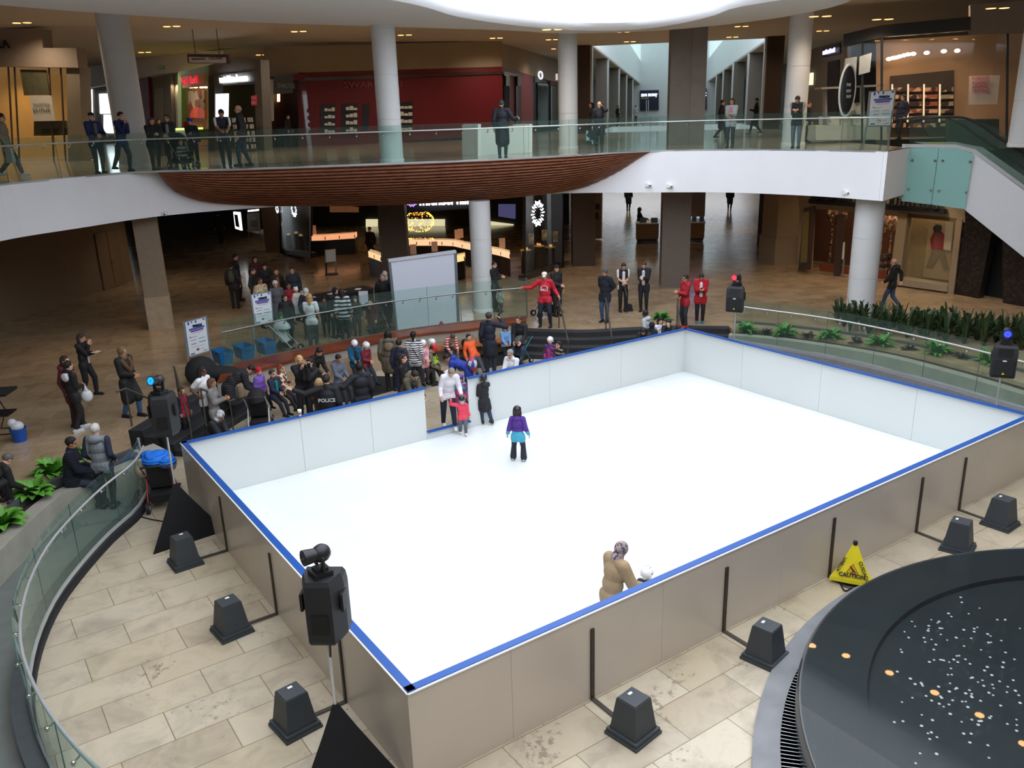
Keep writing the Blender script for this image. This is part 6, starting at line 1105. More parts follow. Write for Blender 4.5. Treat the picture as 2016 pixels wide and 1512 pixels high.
    def fin(me, t=t):
        n = len(me.polygons); idx = [0]*n; inv = RH2.transposed()
        for p in me.polygons:
            q = inv @ (Vector(p.center)-hc)/hh
            if q.x > .2:
                if abs(abs(q.y)-.15) < .065 and abs(q.z-.03) < .04: idx[p.index] = 1
                elif abs(abs(q.y)-.15) < .085 and abs(q.z-.115) < .022: idx[p.index] = 2
                elif abs(q.y) < .105 and abs(q.z+.245) < .022: idx[p.index] = 3
        V = [tuple(v.co) for v in me.vertices]; Fc = [tuple(p.vertices) for p in me.polygons]
        for s, nm in ((1, 0), (-1, 1)):
            el, wr = J[s][:2]; x = (wr-el).normalized(); hint = Vector((0, -s, -.35)) if hands[nm] != 'flat' else Vector((0, -s*.2, -1)); zz = -(hint-x*hint.dot(x)).normalized(); y = zz.cross(x); sc_ = H/1.75*(1+.1*kid); hv, hf = HANDS[hands[nm]]; o = len(V)
            fl = 1 if (y.x*1+y.z*.6) > 0 else -1
            V += [tuple(wr+(x*v[0]+y*v[1]*fl+zz*v[2])*sc_) for v in hv]; Fc += [tuple(i+o for i in (f if fl > 0 else f[::-1])) for f in hf]; idx += [0]*len(hf)
        m2 = bpy.data.meshes.new('body'); m2.from_pydata(V, [], Fc); m2.polygons.foreach_set('material_index', idx); m2.polygons.foreach_set('use_smooth', [True]*len(Fc)); bpy.data.meshes.remove(me)
        put('body', m2, [sk, mat('1c1412', .3, noise=0), mat(hcol, .8, noise=0), mat('a05a50', .5, noise=0)], t)
    job(b, vox, 2 if not far else 1, fin)
    # ---- clothes
    kind, tc = top[0], top[1]; extra = top[2] if len(top) > 2 else {}
    g = {'shirt': .010, 'tee': .013, 'vest': .012, 'sweater': .018, 'jacket': .024, 'coat': .024, 'puffer': .040, 'parka': .036}[kind]*(.75+.25*H/1.75); sleeve = kind not in ('tee', 'vest')
    c = MB(); hm = hem if hem is not None else {'coat': .17, 'parka': .12, 'puffer': .06, 'jacket': .045}.get(kind, .03)
    c.ell(hip+Vector((0, 0, .02*H)), (.062*r*W_+g, .09*r*W_+g, .065*r)); c.ell(waist, ((.058 if sleeve else .055)*r*W_+g, (.085 if sleeve else .08)*r*W_+g, .11*r), M=RL_); c.ell(chest, (.062*r*W_+g, .088*r*W_+g, .1*r+g*.3), M=RB); c.cap(shd[1]*.96+shd[-1]*.04, shd[-1]*.96+shd[1]*.04, .034*r+g*.8); c.cap(T_((-.004*H, 0, nb-.06*H)), T_((-.006*H, 0, nb-.005*H)), .042*r+g*.4, .038*r+g*.35)
    fl_ = hm*1.35
    for s in (1, -1):
        el, wr, kn, ank = J[s]; c.cap(hips[s], hips[s].lerp(kn, min(1, fl_/.245)) if sit is None else hips[s].lerp(kn, min(.5, fl_/.3)), .052*r*W_+g, .052*r*W_+g*.9)
        if sleeve: c.cap(shd[s], el, .033*r+g, .027*r+g); c.cap(el, el.lerp(wr, .93), .027*r+g, .021*r+g*.75)
        else: c.cap(shd[s], shd[s].lerp(el, .62), .034*r+g, .033*r+g*1.2)
    if sit is None: c.ell(hip+Vector((0, 0, -fl_*H*.35)), (.058*r*W_+g, .082*r*W_+g, fl_*H*.75+.03*r))
    if hm > .1 and sit is None: c.cap(hip, hip+Vector((.0, 0, -fl_*H*.8)), .07*r*W_+g, .075*r*W_+g)
    if extra.get('hood'): c.ell(T_((-.06*H, 0, nb-.02*H)), (.05*H, .075*H, .05*H), M=RB)
    mt_ = mat(tc, .75, quilt=extra.get('quilt', 9 if kind == 'puffer' else 0), noise=.12, ns=7, stripe=extra.get('stripe'), spots=extra.get('spots'), bump=.25 if kind not in ('puffer',) else 0, bs=14); cn = {'tee': 't_shirt', 'vest': 'vest'}.get(kind, kind)
    low = extra.get('low')
    def fc(me, t=t):
        ms = [mt_]
        if low:
            ms.append(mat(low[0], .75, noise=.1)); ix = [1 if p.center.z < low[1]*H else 0 for p in me.polygons]; me.polygons.foreach_set('material_index', ix)
        if extra.get('sleeves'):
            ms.append(mat(extra['sleeves'], .75, noise=.1)); inv = RB.transposed(); ix = [len(ms)-1 if abs((inv @ (Vector(p.center)-chest)).y) > lat*.98 else p.material_index for p in me.polygons]; me.polygons.foreach_set('material_index', ix)
        put(cn, me, ms, t)
    job(c, vox*1.15, 3, fc)
    if inner:                                   # open front showing the shirt
        m = MB(); q0, q1 = T_((.062*r*W_+g*.9, 0, sh-.02*H)), hip+RL_ @ Vector((.06*r*W_+g*.95, 0, .05*H)); m.cap(q0, q1, .03*r, .034*r); mi_ = mat(inner, .7, noise=.05); job(m, vox, 1, lambda me, t=t, mi_=mi_: put('shirt', me, [mi_], t))
    m = MB(); gb = .011; m.ell(hip, (.060*r*W_+gb, .088*r*W_+gb, .065*r))
    for s in (1, -1):
        el, wr, kn, ank = J[s]; wide_ = skirt == 'flare'; m.cap(hips[s], kn, .05*r*W_+gb, .037*r+gb); m.cap(kn, ank.lerp(kn, .1), .036*r+gb, (.05*r if wide_ else .025*r)+gb)
    bm_ = mat(bot, .8, noise=.14, ns=8) if isinstance(bot, str) else mat(bot[0], .8, spots=bot[1:]); job(m, vox*1.1, 2, lambda me, t=t, bm_=bm_: put('trousers', me, [bm_], t))
    for s in (1, -1):
        ank = J[s][3]; m = MB(); foot = ank-Vector((0, 0, an)); hz = .5*an; up_ = .03*H if foot.z > .02 else 0
        if skate:
            m.cap(foot+Vector((-.02*H, 0, .055)), foot+Vector((.08*H, 0, .05)), .028*H, .024*H); m.cap(foot+Vector((-.01*H, 0, .06)), ank+Vector((-.01*H, 0, .05)), .03*H, .03*H); o = m.build('skate', mat(skate, .4, noise=.05), t, sm=True, local=True); MB().box(tuple(foot+Vector((.025*H, 0, .012))), (.15*H, .008, .024)).build('blade', STEEL, o, local=True)
        else:
            m.cap(foot+Vector((-.025*H, 0, .025*H)), foot+Vector((.085*H, 0, .02*H)), .026*H, .021*H); m.cap(foot+Vector((-.015*H, 0, .03*H)), ank, .024*H, .026*H); m.box(tuple(foot+Vector((.03*H, 0, .006*H))), (.15*H, .052*H, .012*H)); m.build('shoe', mat(shoe, .6, noise=.1), t, sm=True, local=True)
    # ---- hair and headwear
    def hv(parts, name, mtl, vx=vox, sm=2):
        m = MB()
        for q in parts:
            if q[0] == 'e': m.ell(HM_(q[1]), tuple(x*hh for x in q[2]), M=RH2)
            else: m.cap(HM_(q[1]), HM_(q[2]), q[3]*hh, q[4]*hh)
        job(m, vx, sm, lambda me, t=t: put(name, me, [mtl], t))
    if hair:
        hs = hair[0]; hmat = mat(hair[1], .7, noise=.2, ns=30); base = [('e', (-.09, 0, .16), (.42, .375, .40)), ('e', (-.05, 0, .3), (.38, .33, .26))]
        if hs == 'short': pr = base
        elif hs == 'bob': pr = base+[('c', (-.2, .26, .1), (-.12, .3, -.32), .2, .17), ('c', (-.2, -.26, .1), (-.12, -.3, -.32), .2, .17), ('c', (-.3, 0, .1), (-.3, 0, -.35), .28, .22)]
        elif hs == 'long': pr = base+[('c', (-.22, .25, .1), (-.12, .31, -.75), .2, .13), ('c', (-.22, -.25, .1), (-.12, -.31, -.75), .2, .13), ('c', (-.32, 0, .1), (-.36, 0, -.85), .27, .2)]
        elif hs == 'bun': pr = base+[('e', (-.38, 0, .28), (.2, .2, .2)), ('c', (-.3, 0, .1), (-.36, 0, -.5), .2, .14)]
        elif hs == 'pony': pr = base+[('c', (-.42, 0, .2), (-.5, 0, -.6), .13, .09)]
        elif hs == 'afro': pr = [('e', (-.08, 0, .2), (.55, .5, .5))]
        elif hs == 'bald': pr = [('e', (-.22, 0, -.02), (.26, .34, .2))]
        if hs == 'hijab' or hs == 'hood':
            pr = [('e', (-.1, 0, .1), (.46, .41, .47)), ('c', (-.1, 0, -.2), (-.06, 0, -.52), .34, .42), ('e', (.1, 0, -.42), (.26, .3, .16))]
            hmat = mat(hair[1], .8, noise=.15, spots=hair[2] if len(hair) > 2 else None)
            if hs == 'hood': hmat = mat(hair[1], .9, noise=.15, bump=.8, bs=60)
            hv(pr, 'headscarf' if hs == 'hijab' else 'hood', hmat)
        elif hs == 'bald' and len(hair[1]) and hair[1] == 'none': pass
        else: hv(pr, 'hair', hmat)
    if hat:
        hk, hcx = hat[0], hat[1]; hm2 = mat(hcx, .35 if hk == 'helmet' else .85, noise=.06, bump=.5 if hk == 'beanie' else 0, bs=120)
        if hk == 'beanie': hv([('e', (-.06, 0, .26), (.44, .385, .36)), ('c', (-.06, .0, .14), (-.06, 0, .2), .4, .4)], 'knit_hat', hm2)
        elif hk == 'cap': hv([('e', (-.05, 0, .28), (.43, .37, .28)), ('e', (.42, 0, .2), (.26, .24, .035))], 'cap', hm2)
        elif hk == 'helmet':
            hv([('e', (-.06, 0, .2), (.52, .44, .44)), ('c', (-.2, .3, .1), (-.18, .32, -.1), .16, .12), ('c', (-.2, -.3, .1), (-.18, -.32, -.1), .16, .12), ('c', (-.36, .0, .1), (-.36, 0, -.12), .2, .16)], 'helmet', hm2)
            if len(hat) > 2 and hat[2] == 'cage':
                m = MB()
                for yy in (-.2, 0, .2): m.tube([HM_((.44, yy, .12)), HM_((.56, yy*.8, -.1)), HM_((.42, yy*.6, -.42))], .02*hh, 5)
                for zz in (.05, -.12, -.28): m.tube([HM_((.1, .4, zz)), HM_((.5, .22, zz)), HM_((.56, 0, zz)), HM_((.5, -.22, zz)), HM_((.1, -.4, zz))], .02*hh, 5)
                m.build('face_cage', STEEL, t, local=True)
            m = MB()
            for a in (-.2, 0, .2): m.cap(HM_((-.15, a, .615-.25*abs(a))), HM_((.1, a, .62-.25*abs(a))), .022*hh, n=6)
            for s in (-1, 1): m.cap(HM_((-.2, s*.43, .2)), HM_((-.02, s*.435, .22)), .03*hh, n=6)
            m.build('vents', mat('55585c' if hcx[0] in 'de' else 'c8c8c8', .5, noise=0), t, local=True)
        elif hk == 'bear': hv([('e', (-.06, 0, .2), (.46, .41, .42)), ('e', (-.06, .3, .55), (.12, .12, .14)), ('e', (-.06, -.3, .55), (.12, .12, .14))], 'animal_hat', hm2)
    PEOPLE[key] = dict(t=t, P=P, rz=rz, J=J, H=H, hc=hc, hh=hh, RB=RB, RH=RH2, chest=chest, sh=shd, T=T_, W=W_, g=g, HM=HM_, r=r, lat=lat, hip=hip)
    return t
def wpt(key, v):                      # a point of a person's own frame, in the place
    p = PEOPLE[key]; q = rot3('Z', p['rz']) @ Vector(v); return np.array([q.x, q.y, q.z])+p['P']
def hand(key, s): el, wr = PEOPLE[key]['J'][s][:2]; return wpt(key, wr+(wr-el).normalized()*.08)
# ---------------------------------------------------------------- on and beside the ice
p_ = person
p_('kid_ice', 'child in purple and turquoise jacket and black helmet standing alone on the ice', 1.24, 172, feet=(1021, 907), z=.02, hair=('bob', '2a1a18'), top=('jacket', '4a2580', {'low': ('3fa0bc', .56), 'hood': 1, 'spots': None}), bot='1c2030', skate='e4e4e2', leg='wide', arms=((.03, .09, -.29), (.03, .09, -.29)), hat=('helmet', '16171a', 'cage'), skirt='flare', hem=.06, fine=True)
p_('kid_coral', 'small child in coral red sweater and caged helmet holding a hand at the gate', .98, 8, feet=(912, 856), z=.02, top=('sweater', 'e04058'), bot='5a5c60', skate='e6e6e4', leg='step', arms=((.02, .08, -.28), (.05, .17, .17)), hat=('helmet', '1a1b1e', 'cage'), look=10, fine=True)
p_('kid_black', 'child in black coat and black helmet skating towards the gate', 1.26, -150, feet=(955, 836), z=.02, top=('coat', '16181d', {'hood': 1}), bot='24344a', skate='17181a', leg=((.04, .02), (-.1, .09)), arms=((.16, -.02, -.12), (.22, .06, .06)), hat=('helmet', '17181b'), hem=.13, fine=True)
p_('coach', 'grey haired person in white hoodie stepping through the rink gate', 1.66, 10, feet=(884, 843), z=.05, hair=('short', '7d7466'), top=('sweater', 'dcd8de', {'hood': 1}), bot='1c2036', skate='e2e2e0', leg=((.16, .05), (-.1, .05)), lean=16, bend=8, look=28, arms=((.16, .03, -.2), (.10, .06, -.25)), side=-6, fine=True)
p_('kid_purple', 'child in pink patterned jacket and purple helmet waiting behind the gate', 1.16, 20, head=(905, 738), z=0, hair=('long', '3a2418'), top=('jacket', 'c03a80', {'spots': ('7a3a90', '4a90b0', 16.0)}), bot='3a2a4a', skate='d8d8d8', hat=('helmet', '4a2a86'), arms=('down', 'low'))
p_('hijab_tan', 'person in tan coat and patterned headscarf standing inside the long board', 1.64, 128, XY=(3.42, .62), z=.02, hair=('hijab', '8a7f80', ('4a4248', 'a58c92', 34.0)), top=('parka', '9c8464', {'quilt': 0}), bot='2a2a30', skate='e0e0de', arms=('low', (.19, .10, -.20)), look=26, lean=8, bend=2, hem=.15, fine=True)
p_('kid_white', 'child in white helmet beside the person in the tan coat', 1.12, 150, XY=(3.98, .52), z=.02, top=('jacket', '2a2c34'), bot='202228', skate='e0e0de', hat=('helmet', 'ecebe8'), arms=('low', 'down'), fine=True)
# ---------------------------------------------------------------- crowd behind the far board, left to right
p_('boy_red', 'boy in red vest with navy sleeves on the left steps', 1.16, 45, head=(355, 762), z=.15, hair=('short', '3a2418'), top=('jacket', 'b01c34', {'sleeves': '1e2438'}), bot='202024', arms=('down', 'down'))
p_('white_tee', 'person with long dark hair in white T-shirt, hands on hip, by the left steps', 1.68, 50, head=(396, 722), z=.15, skin='d', hair=('long', '15100e'), top=('tee', 'e2e2e4'), bot='17181b', arms=('hip', 'hip'), turn=10)
p_('grey_blazer', 'person with brown bob and grey blazer beside the white T-shirt', 1.62, 70, head=(417, 745), z=.0, skin='m', hair=('bob', '5a4030'), top=('jacket', '7c7a78'), bot='17171a', arms=('hold', 'hold'), look=10)
p_('puffer_bend', 'person in long charcoal puffer coat bending over a stroller', 1.68, 95, head=(500, 722), z=0, hair=('short', '1a1412'), top=('puffer', '2b2c30', {'quilt': 8}), bot='141416', lean=38, bend=24, look=20, arms=('fwdlow', 'fwdlow'), hem=.16, fat=1.15)
p_('hijab_grey', 'person in grey print headscarf leaning on the far board holding a white mask', 1.58, 55, head=(437, 810), z=0, skin='m', hair=('hijab', 'a8a8aa', ('6a6a6e', 'd8d8d8', 12.0)), top=('jacket', '1c1d20'), bot='1c1c20', lean=18, bend=14, arms=('reach', 'reach'), look=15, fine=True)
p_('girl_redhat', 'child in red knitted hat and purple jacket in the crowd', 1.12, 40, head=(508, 724), z=.2, top=('jacket', '7a58b4'), bot='202028', hat=('beanie', 'c81c30'), sit=.42)
p_('boy_navy', 'boy in navy jacket over teal shirt seated in the crowd', 1.3, 45, head=(535, 728), z=.1, hair=('short', '3a2a20'), top=('jacket', '1c2440'), inner='148a80', bot='20242c', sit=.42, arms=('lap', 'lap'))
p_('girl_ginger', 'girl with ginger hair and cream floral top seated by the ledge', 1.32, 60, head=(552, 718), z=.1, hair=('long', '7a3a1e'), top=('sweater', 'd8cfae', {'spots': ('b83040', '3a3a40', 18.0)}), bot='2a2428', sit=.44, arms=('hold', 'lap'))
p_('blonde_phone', 'blonde person in black cardigan cheering with hand at mouth', 1.7, 15, head=(589, 700), z=0, hair=('long', 'c8a26a'), top=('jacket', '141418'), bot='141418', arms=('face', 'chin'), look=6)
p_('camera_person', 'dark haired person raising a black camera to the eye', 1.66, -30, head=(609, 706), z=0, hair=('short', '1c1614'), top=('jacket', '121216'), bot='141418', arms=('face', 'face'))
p_('black_sit', 'person with dark hair in black sweater seated at the ledge', 1.66, 40, head=(631, 687), z=0, skin='l', hair=('bun', '18120f'), top=('sweater', '141416'), bot='202024', sit=.62, lean=16, bend=10, arms=('lap', 'lap'), look=20)
p_('grey_hood_kid', 'teenager in grey hooded jacket seated and looking down', 1.5, 35, head=(667, 699), z=0, skin='m', hair=('short', '17120f'), top=('jacket', '5c6270', {'hood': 1}), bot='24262c', sit=.5, arms=('lap', 'lap'), look=22)
p_('blonde_back', 'person with long blonde hair seen from behind beside the police officer', 1.64, 170, head=(627, 745), z=0, hair=('long', 'a88a5e'), top=('jacket', '2a2420', {'spots': ('3a2a2a', '5a4a40', 20.0)}), bot='1a1a1c', arms=('hold', 'hold'))
p_('police', 'police officer in black uniform with arm stretched out, back to the camera', 1.8, 170, head=(641, 738), z=0, hair=('short', '17110e'), top=('jacket', '15171c'), bot='15171b', arms=((-.02, .30, .01), 'down'), hands=('flat', 'relaxed'), fine=True, fat=1.1)
p_('officer_two', 'officer in dark uniform facing the crowd with one arm raised sideways', 1.8, 200, head=(706, 714), z=0, skin='k', hair=('short', '100c0a'), top=('jacket', '181b22'), bot='16181c', arms=((.06, .26, -.06), 'down'), fat=1.08)
p_('helmet_blue', 'child in white helmet and blue jacket sitting on the ledge', 1.3, 10, head=(698, 672), z=.15, top=('puffer', '1c6a94'), inner='2a2c30', bot='24262c', sit=.5, hat=('helmet', 'eceaea'), look=30, arms=('lap', 'lap'))
p_('helmet_maroon', 'child in white helmet and maroon top, hands together by the ledge', 1.28, 40, head=(722, 675), z=.15, top=('sweater', '701c2c'), bot='2a3040', sit=.5, hat=('helmet', 'e9e8e6'), look=22, arms=('low', 'low'))
p_('olive_parka', 'person with long black hair in olive parka seen from behind', 1.7, 175, head=(763, 650), z=0, hair=('long', '0f0c0b'), top=('parka', '5c5444', {'hood': 1}), bot='141416', hem=.12, arms=('down', 'down'), fat=1.12, fine=True)
p_('navy_back', 'person in navy jacket behind the olive parka', 1.68, 150, head=(785, 668), z=0, hair=('short', '1a1412'), top=('jacket', '1c2034'), bot='1c2848')
p_('striped_back', 'person in black and white striped shirt with shoulder strap, back to camera', 1.7, 170, head=(813, 653), z=0, hair=('bun', '130f0e'), top=('shirt', 'e4e4e6', {'stripe': ('17181c', 17.0, .55)}), bot='15161a', arms=('down', 'down'), fine=True)
p_('black_dress', 'person with long dark hair in black holding a red hat', 1.68, 70, head=(792, 697), z=0, hair=('long', '2a1814'), top=('sweater', '111114'), bot='111114', arms=('low', 'low'), hem=.12)
p_('olive_lean', 'person with glasses in olive jacket leaning on the far board', 1.72, 40, head=(820, 733), z=0, skin='l', hair=('short', '18120f'), top=('jacket', '4f4a3a', {'hood': 1}), inner='23242c', bot='1e2024', lean=24, bend=10, arms=('reach', 'reach'), look=22, fine=True)
p_('helmet_pink', 'girl in white helmet and pink coat', 1.26, 30, head=(832, 670), z=.1, hair=('long', '5a4030'), top=('jacket', 'd898a4', {'spots': ('c07a8a', 'e8b8c0', 14.0)}), bot='3a3038', hat=('helmet', 'eaeaec'), arms=('low', 'low'))
p_('helmet_green', 'child in white helmet and black jacket with lime trim on the bench', 1.24, 60, head=(850, 668), z=.1, top=('jacket', '17191c', {'spots': ('9ac82c', '17191c', 7.0)}), bot='1c1e22', hat=('helmet', 'e8e9ec'), sit=.45)
p_('red_toque', 'person in red toque and olive camouflage crouching by the bench', 1.7, 110, head=(858, 682), z=0, skin='m', top=('jacket', '5a5640', {'spots': ('3a3828', '7a745a', 22.0)}), bot='2a2a28', hat=('beanie', 'd01c30'), sit=.42, lean=30, bend=18, arms=('fwdlow', 'fwdlow'), look=20)
p_('blue_bend', 'person in bright blue jacket and backpack bending forward', 1.62, -110, head=(874, 700), z=0, skin='m', hair=('short', '17110e'), top=('jacket', '1c3490', {'hood': 1}), bot='20242c', lean=42, bend=26, arms=('fwdlow', 'reach'), look=10)
p_('striped_boy', 'boy in red and white striped sweater bending to his skates on the bench', 1.36, 20, head=(893, 661), z=0, hair=('short', '4a4038'), top=('sweater', 'b03030', {'stripe': ('d8d0c8', 14.0, .5)}), bot='1c2230', sit=.45, lean=30, bend=20, arms=('fwdlow', 'fwdlow'), look=30, skate='17181a', leg=((.3, .06), (.3, .06)))
p_('orange_boy', 'boy in bright orange shirt lying back on the bench', 1.4, 25, head=(922, 658), z=0, hair=('short', '2a1c16'), top=('sweater', 'f0602c'), bot='4a4c52', sit=.45, lean=-46, look=24, arms=('low', 'down'), skate='1a1b1e', leg=((.34, .05), (.3, .1)))
p_('navy_coat', 'person in navy coat and grey cap on the phone, back to the camera', 1.84, 168, head=(962, 615), z=0, hair=('short', '3a2a20'), top=('coat', '15192a'), bot='1a2033', arms=('down', (.07, .07, .06)), hat=('cap', '3c3e44'), hem=.13, fine=True)
p_('girl_blue', 'girl in light blue sweater seated beside the man in black', 1.24, 15, head=(994, 638), z=0, hair=('long', '6a5038'), top=('sweater', '6f9ac8'), bot='17191e', sit=.5, turn=-30, arms=('lap', 'lap'), skate='2a2c30')
p_('black_seated', 'person in black jacket and jeans sitting at the end of the bench', 1.8, -15, head=(1021, 622), z=0, hair=('short', '4a3628'), top=('jacket', '16171a'), bot='24344e', sit=.5, lean=14, arms=('lap', 'lap'), turn=-20)
p_('grey_lady', 'grey haired person in white shirt standing at the far board', 1.6, -35, head=(1003, 689), z=0, hair=('short', '8a8884'), top=('sweater', 'dadade'), bot='2a2c34', lean=8, arms=('fwdlow', 'reach'), look=12, fine=True)
p_('plaid_girl', 'child in white helmet and purple plaid jacket behind the far board', 1.2, -10, head=(1083, 664), z=0, top=('jacket', '6a2a78', {'spots': ('c03a6a', '3a2a5a', 16.0)}), bot='2a2030', hat=('helmet', 'e8e8e8'))
p_('stripe_scarf', 'dark haired child with striped scarf beside the plaid jacket', 1.18, -50, head=(1100, 672), z=0, hair=('long', '171210'), top=('jacket', '1c1a1a', {'stripe': ('8a7a6a', 9.0, .6)}), bot='1a1a1c')
# corner onlookers
p_('grey_hoodie_kid', 'child in light grey hoodie at the back corner of the rink', 1.42, -120, head=(1270, 611), z=.15, skin='k', hair=('short', '120d0b'), top=('jacket', 'a8b0b6', {'hood': 1}), bot='7a9aa0', lean=10)
p_('arms_board', 'person with long black hair resting arms on the back corner board', 1.5, -10, head=(1266, 648), z=0, skin='l', hair=('long', '14100f'), top=('sweater', '1c1a1e'), bot='1c1c20', lean=26, bend=10, arms=('reach', 'reach'), look=20)
p_('navy_kid', 'child in navy puffer with hood up at the corner board', 1.3, 140, head=(1284, 634), z=0, hair=('hood', '171824'), top=('puffer', '1c2034'), bot='16181c')
p_('capped_girl', 'child in black cap and white patterned jacket at the corner board', 1.34, 20, head=(1300, 625), z=.0, hair=('long', '17120f'), top=('jacket', 'c4c0c8', {'spots': ('8a8490', 'e0dce2', 18.0)}), bot='2a2a30', hat=('beanie', '15151a'), arms=('reach', 'down'))
p_('black_glasses', 'person in black top leaning head on hand at the corner board', 1.6, -15, head=(1316, 629), z=0, hair=('bun', '1a1512'), top=('jacket', '141518'), bot='1a1a1c', lean=20, bend=8, arms=('face', 'reach'), inner='3a7a80')
# ---------------------------------------------------------------- top of the back steps
p_('red_jersey', 'person in red hockey jersey and white cap with arms held out at the steps', 1.8, -8, feet=(1074, 643), z=ZL, top=('sweater', 'c01c34'), bot='1c2430', arms=((.05, .14, -.24), (.08, .26, -.10)), hat=('cap', 'e2dcd4'), look=18, leg='wide', fat=1.12, fine=True)
p_('black_cap_back', 'person in black jacket and black cap behind the red jersey', 1.72, 40, feet=(1096, 622), z=ZL, top=('jacket', '17181c'), bot='1a1c20', hat=('cap', '15161a'), arms=('down', 'low'))
p_('toque_man', 'person in navy puffer jacket and striped toque, hands behind the back', 1.72, -28, feet=(1191, 634), z=ZL, skin='m', top=('puffer', '1a2032', {'quilt': 9}), bot='30486c', arms=('back', 'back'), hat=('beanie', '4a4e54'), fine=True)
p_('vest_worker', 'worker in black vest and white shirt holding a long dustpan', 1.68, 10, feet=(1226, 613), z=ZL, hair=('short', '2a1814'), top=('tee', '15161a', {'sleeves': 'e2e2e4'}), inner='d8d8dc', bot='141518', arms=('low', 'low'), look=26, fine=True)
p_('suit_worker', 'worker in dark suit holding a paper coffee cup', 1.72, -12, feet=(1267, 613), z=ZL, hair=('short', '4a2c1c'), top=('jacket', '15181f'), inner='c8ccd4', bot='14161c', arms=('hold', 'low'), look=24, hem=.07, fine=True)
p_('red_left', 'person in dark red jacket and sunglasses looking left at the corner railing', 1.66, -55, feet=(1347, 645), z=ZL, skin='m', hair=('short', '100d0c'), top=('jacket', 'a01828', {'hood': 1}), bot='2a2c34', shoe='a03a34', arms=('hold', 'low'), fine=True)
p_('red_right', 'person in bright red puffer jacket looking down at a phone', 1.62, 5, feet=(1377, 636), z=ZL, skin='m', hair=('short', '140f0d'), top=('puffer', 'c81c2a', {'quilt': 8}), inner='d6d6da', bot='1c1d22', shoe='3a7a8c', arms=('hold', 'hold'), look=30, fine=True)
p_('walker_right', 'elderly person in black jacket and jeans walking past the white column', 1.72, -100, feet=(1752, 610), z=ZL, hair=('bald', '8a7a6a'), top=('jacket', '15161b', {'hood': 1}), bot='3a4a66', leg='walk', arms=('swingf', 'swingb'), look=10)
p_('toddler', 'toddler in grey green sweater walking behind the ledge railing', .95, 150, feet=(986, 617), z=ZL, hair=('bob', '2a1c16'), top=('sweater', '8f988c'), bot='33363c', leg='walk')
p_('column_peek', 'person in dark clothes half hidden by the white column', 1.72, 60, feet=(975, 612), z=ZL, hair=('short', '17120f'), top=('jacket', '15151a'), bot='16171a', arms=('hold', 'hold'))
# ---------------------------------------------------------------- lower left floor
p_('black_placket', 'person in black with white collar trim reading a folded paper', 1.66, 60, feet=(178, 779), z=ZL, hair=('bob', '3a281e'), top=('sweater', '121215'), bot='121215', arms=('hold', 'chin'), look=18, leg='step', fine=True)
p_('maroon', 'person with long dark hair in a maroon jacket behind the black hoodie', 1.66, 55, feet=(152, 838), z=ZL, hair=('long', '2a1815'), top=('jacket', '5c1a24', {'hood': 1}), bot='2a1a1c', hem=.1)
p_('white_hood', 'person in black jacket with white hood and grey sneakers carrying a plastic bag', 1.64, 115, feet=(158, 847), z=ZL, hair=('pony', '15100f'), top=('jacket', '17191c'), bot='1c1418', shoe='b8bcc0', leg='step', arms=('down', 'low'), fine=True)
p_('fur_hood', 'person in long black parka with brown fur hood looking right', 1.72, 45, feet=(262, 820), z=ZL, skin='m', hair=('hood', '7a6248'), top=('parka', '16181a'), bot='35557c', hem=.2, arms=('low', 'low'), shoe='151518', leg='step', fine=True)
p_('navy_sit', 'person with short dark hair in navy puffer sitting on the planter wall', 1.78, 78, head=(139, 861), z=.05, skin='m', hair=('short', '15100e'), top=('puffer', '171c2e', {'quilt': 10}), bot='2c3240', sit=.5, lean=10, arms=('lap', 'fwdlow'), leg=((.22, .06), (.25, .06)), fine=True)
p_('grey_hoodie', 'white haired person in grey and navy hoodie standing on the ramp', 1.74, 150, feet=(216, 999), z=.02, hair=('short', 'c8c4be'), top=('sweater', '80868c', {'sleeves': '20243a', 'hood': 1}), bot='15171a', arms=('pocket', 'pocket'), fat=1.12, fine=True)
p_('crouch_left', 'person in black crouching beside a bag at the left edge', 1.7, 120, head=(20, 893), z=ZL, hair=('short', '5a5854'), top=('jacket', '141416'), bot='1c1c22', sit=.30, lean=44, bend=20, arms=('fwdlow', 'fwdlow'), shoe='2a2a30')
p_('behind_speaker', 'person with dark hair on the left steps behind the loudspeaker', 1.62, 110, head=(303, 772), z=.15, hair=('bun', '1a1410'), top=('jacket', '17181a'), bot='16171a')
# ---------------------------------------------------------------- queue and volunteers by the glass
p_('queue_backpack', 'person in dark jacket with grey backpack at the end of the queue', 1.66, 165, feet=(465, 607), z=ZL, hair=('short', '15100e'), top=('jacket', '24221e'), bot='1c1c1e', far=False)
p_('queue_tall', 'tall person in black at the back of the queue', 1.78, 80, feet=(473, 592), z=ZL, hair=('short', '17110f'), top=('jacket', '141518'), bot='16171a')
p_('queue_maroon', 'person with long dark hair in a maroon top in the queue', 1.7, 20, head=(501, 505), z=ZL, hair=('long', '150f0e'), top=('jacket', '4a161c'), bot='16161a')
p_('queue_dark', 'person in dark coat left in the queue behind the event poster', 1.72, 70, head=(496, 527), z=ZL, hair=('short', '17110f'), top=('coat', '1c1c1e'), bot='151518')
p_('queue_capman', 'person in black jacket with head bowed in the queue', 1.74, 0, head=(520, 519), z=ZL, hair=('short', '120d0c'), top=('jacket', '15161a'), bot='151518', look=22)
p_('queue_fur', 'person in cream fur vest just behind the event poster', 1.66, 30, head=(511, 547), z=ZL, skin='m', hair=('bun', '2a1c16'), top=('jacket', 'c8b08a', {'spots': ('a88a62', 'd8c6a4', 12.0)}), bot='1c1c1e')
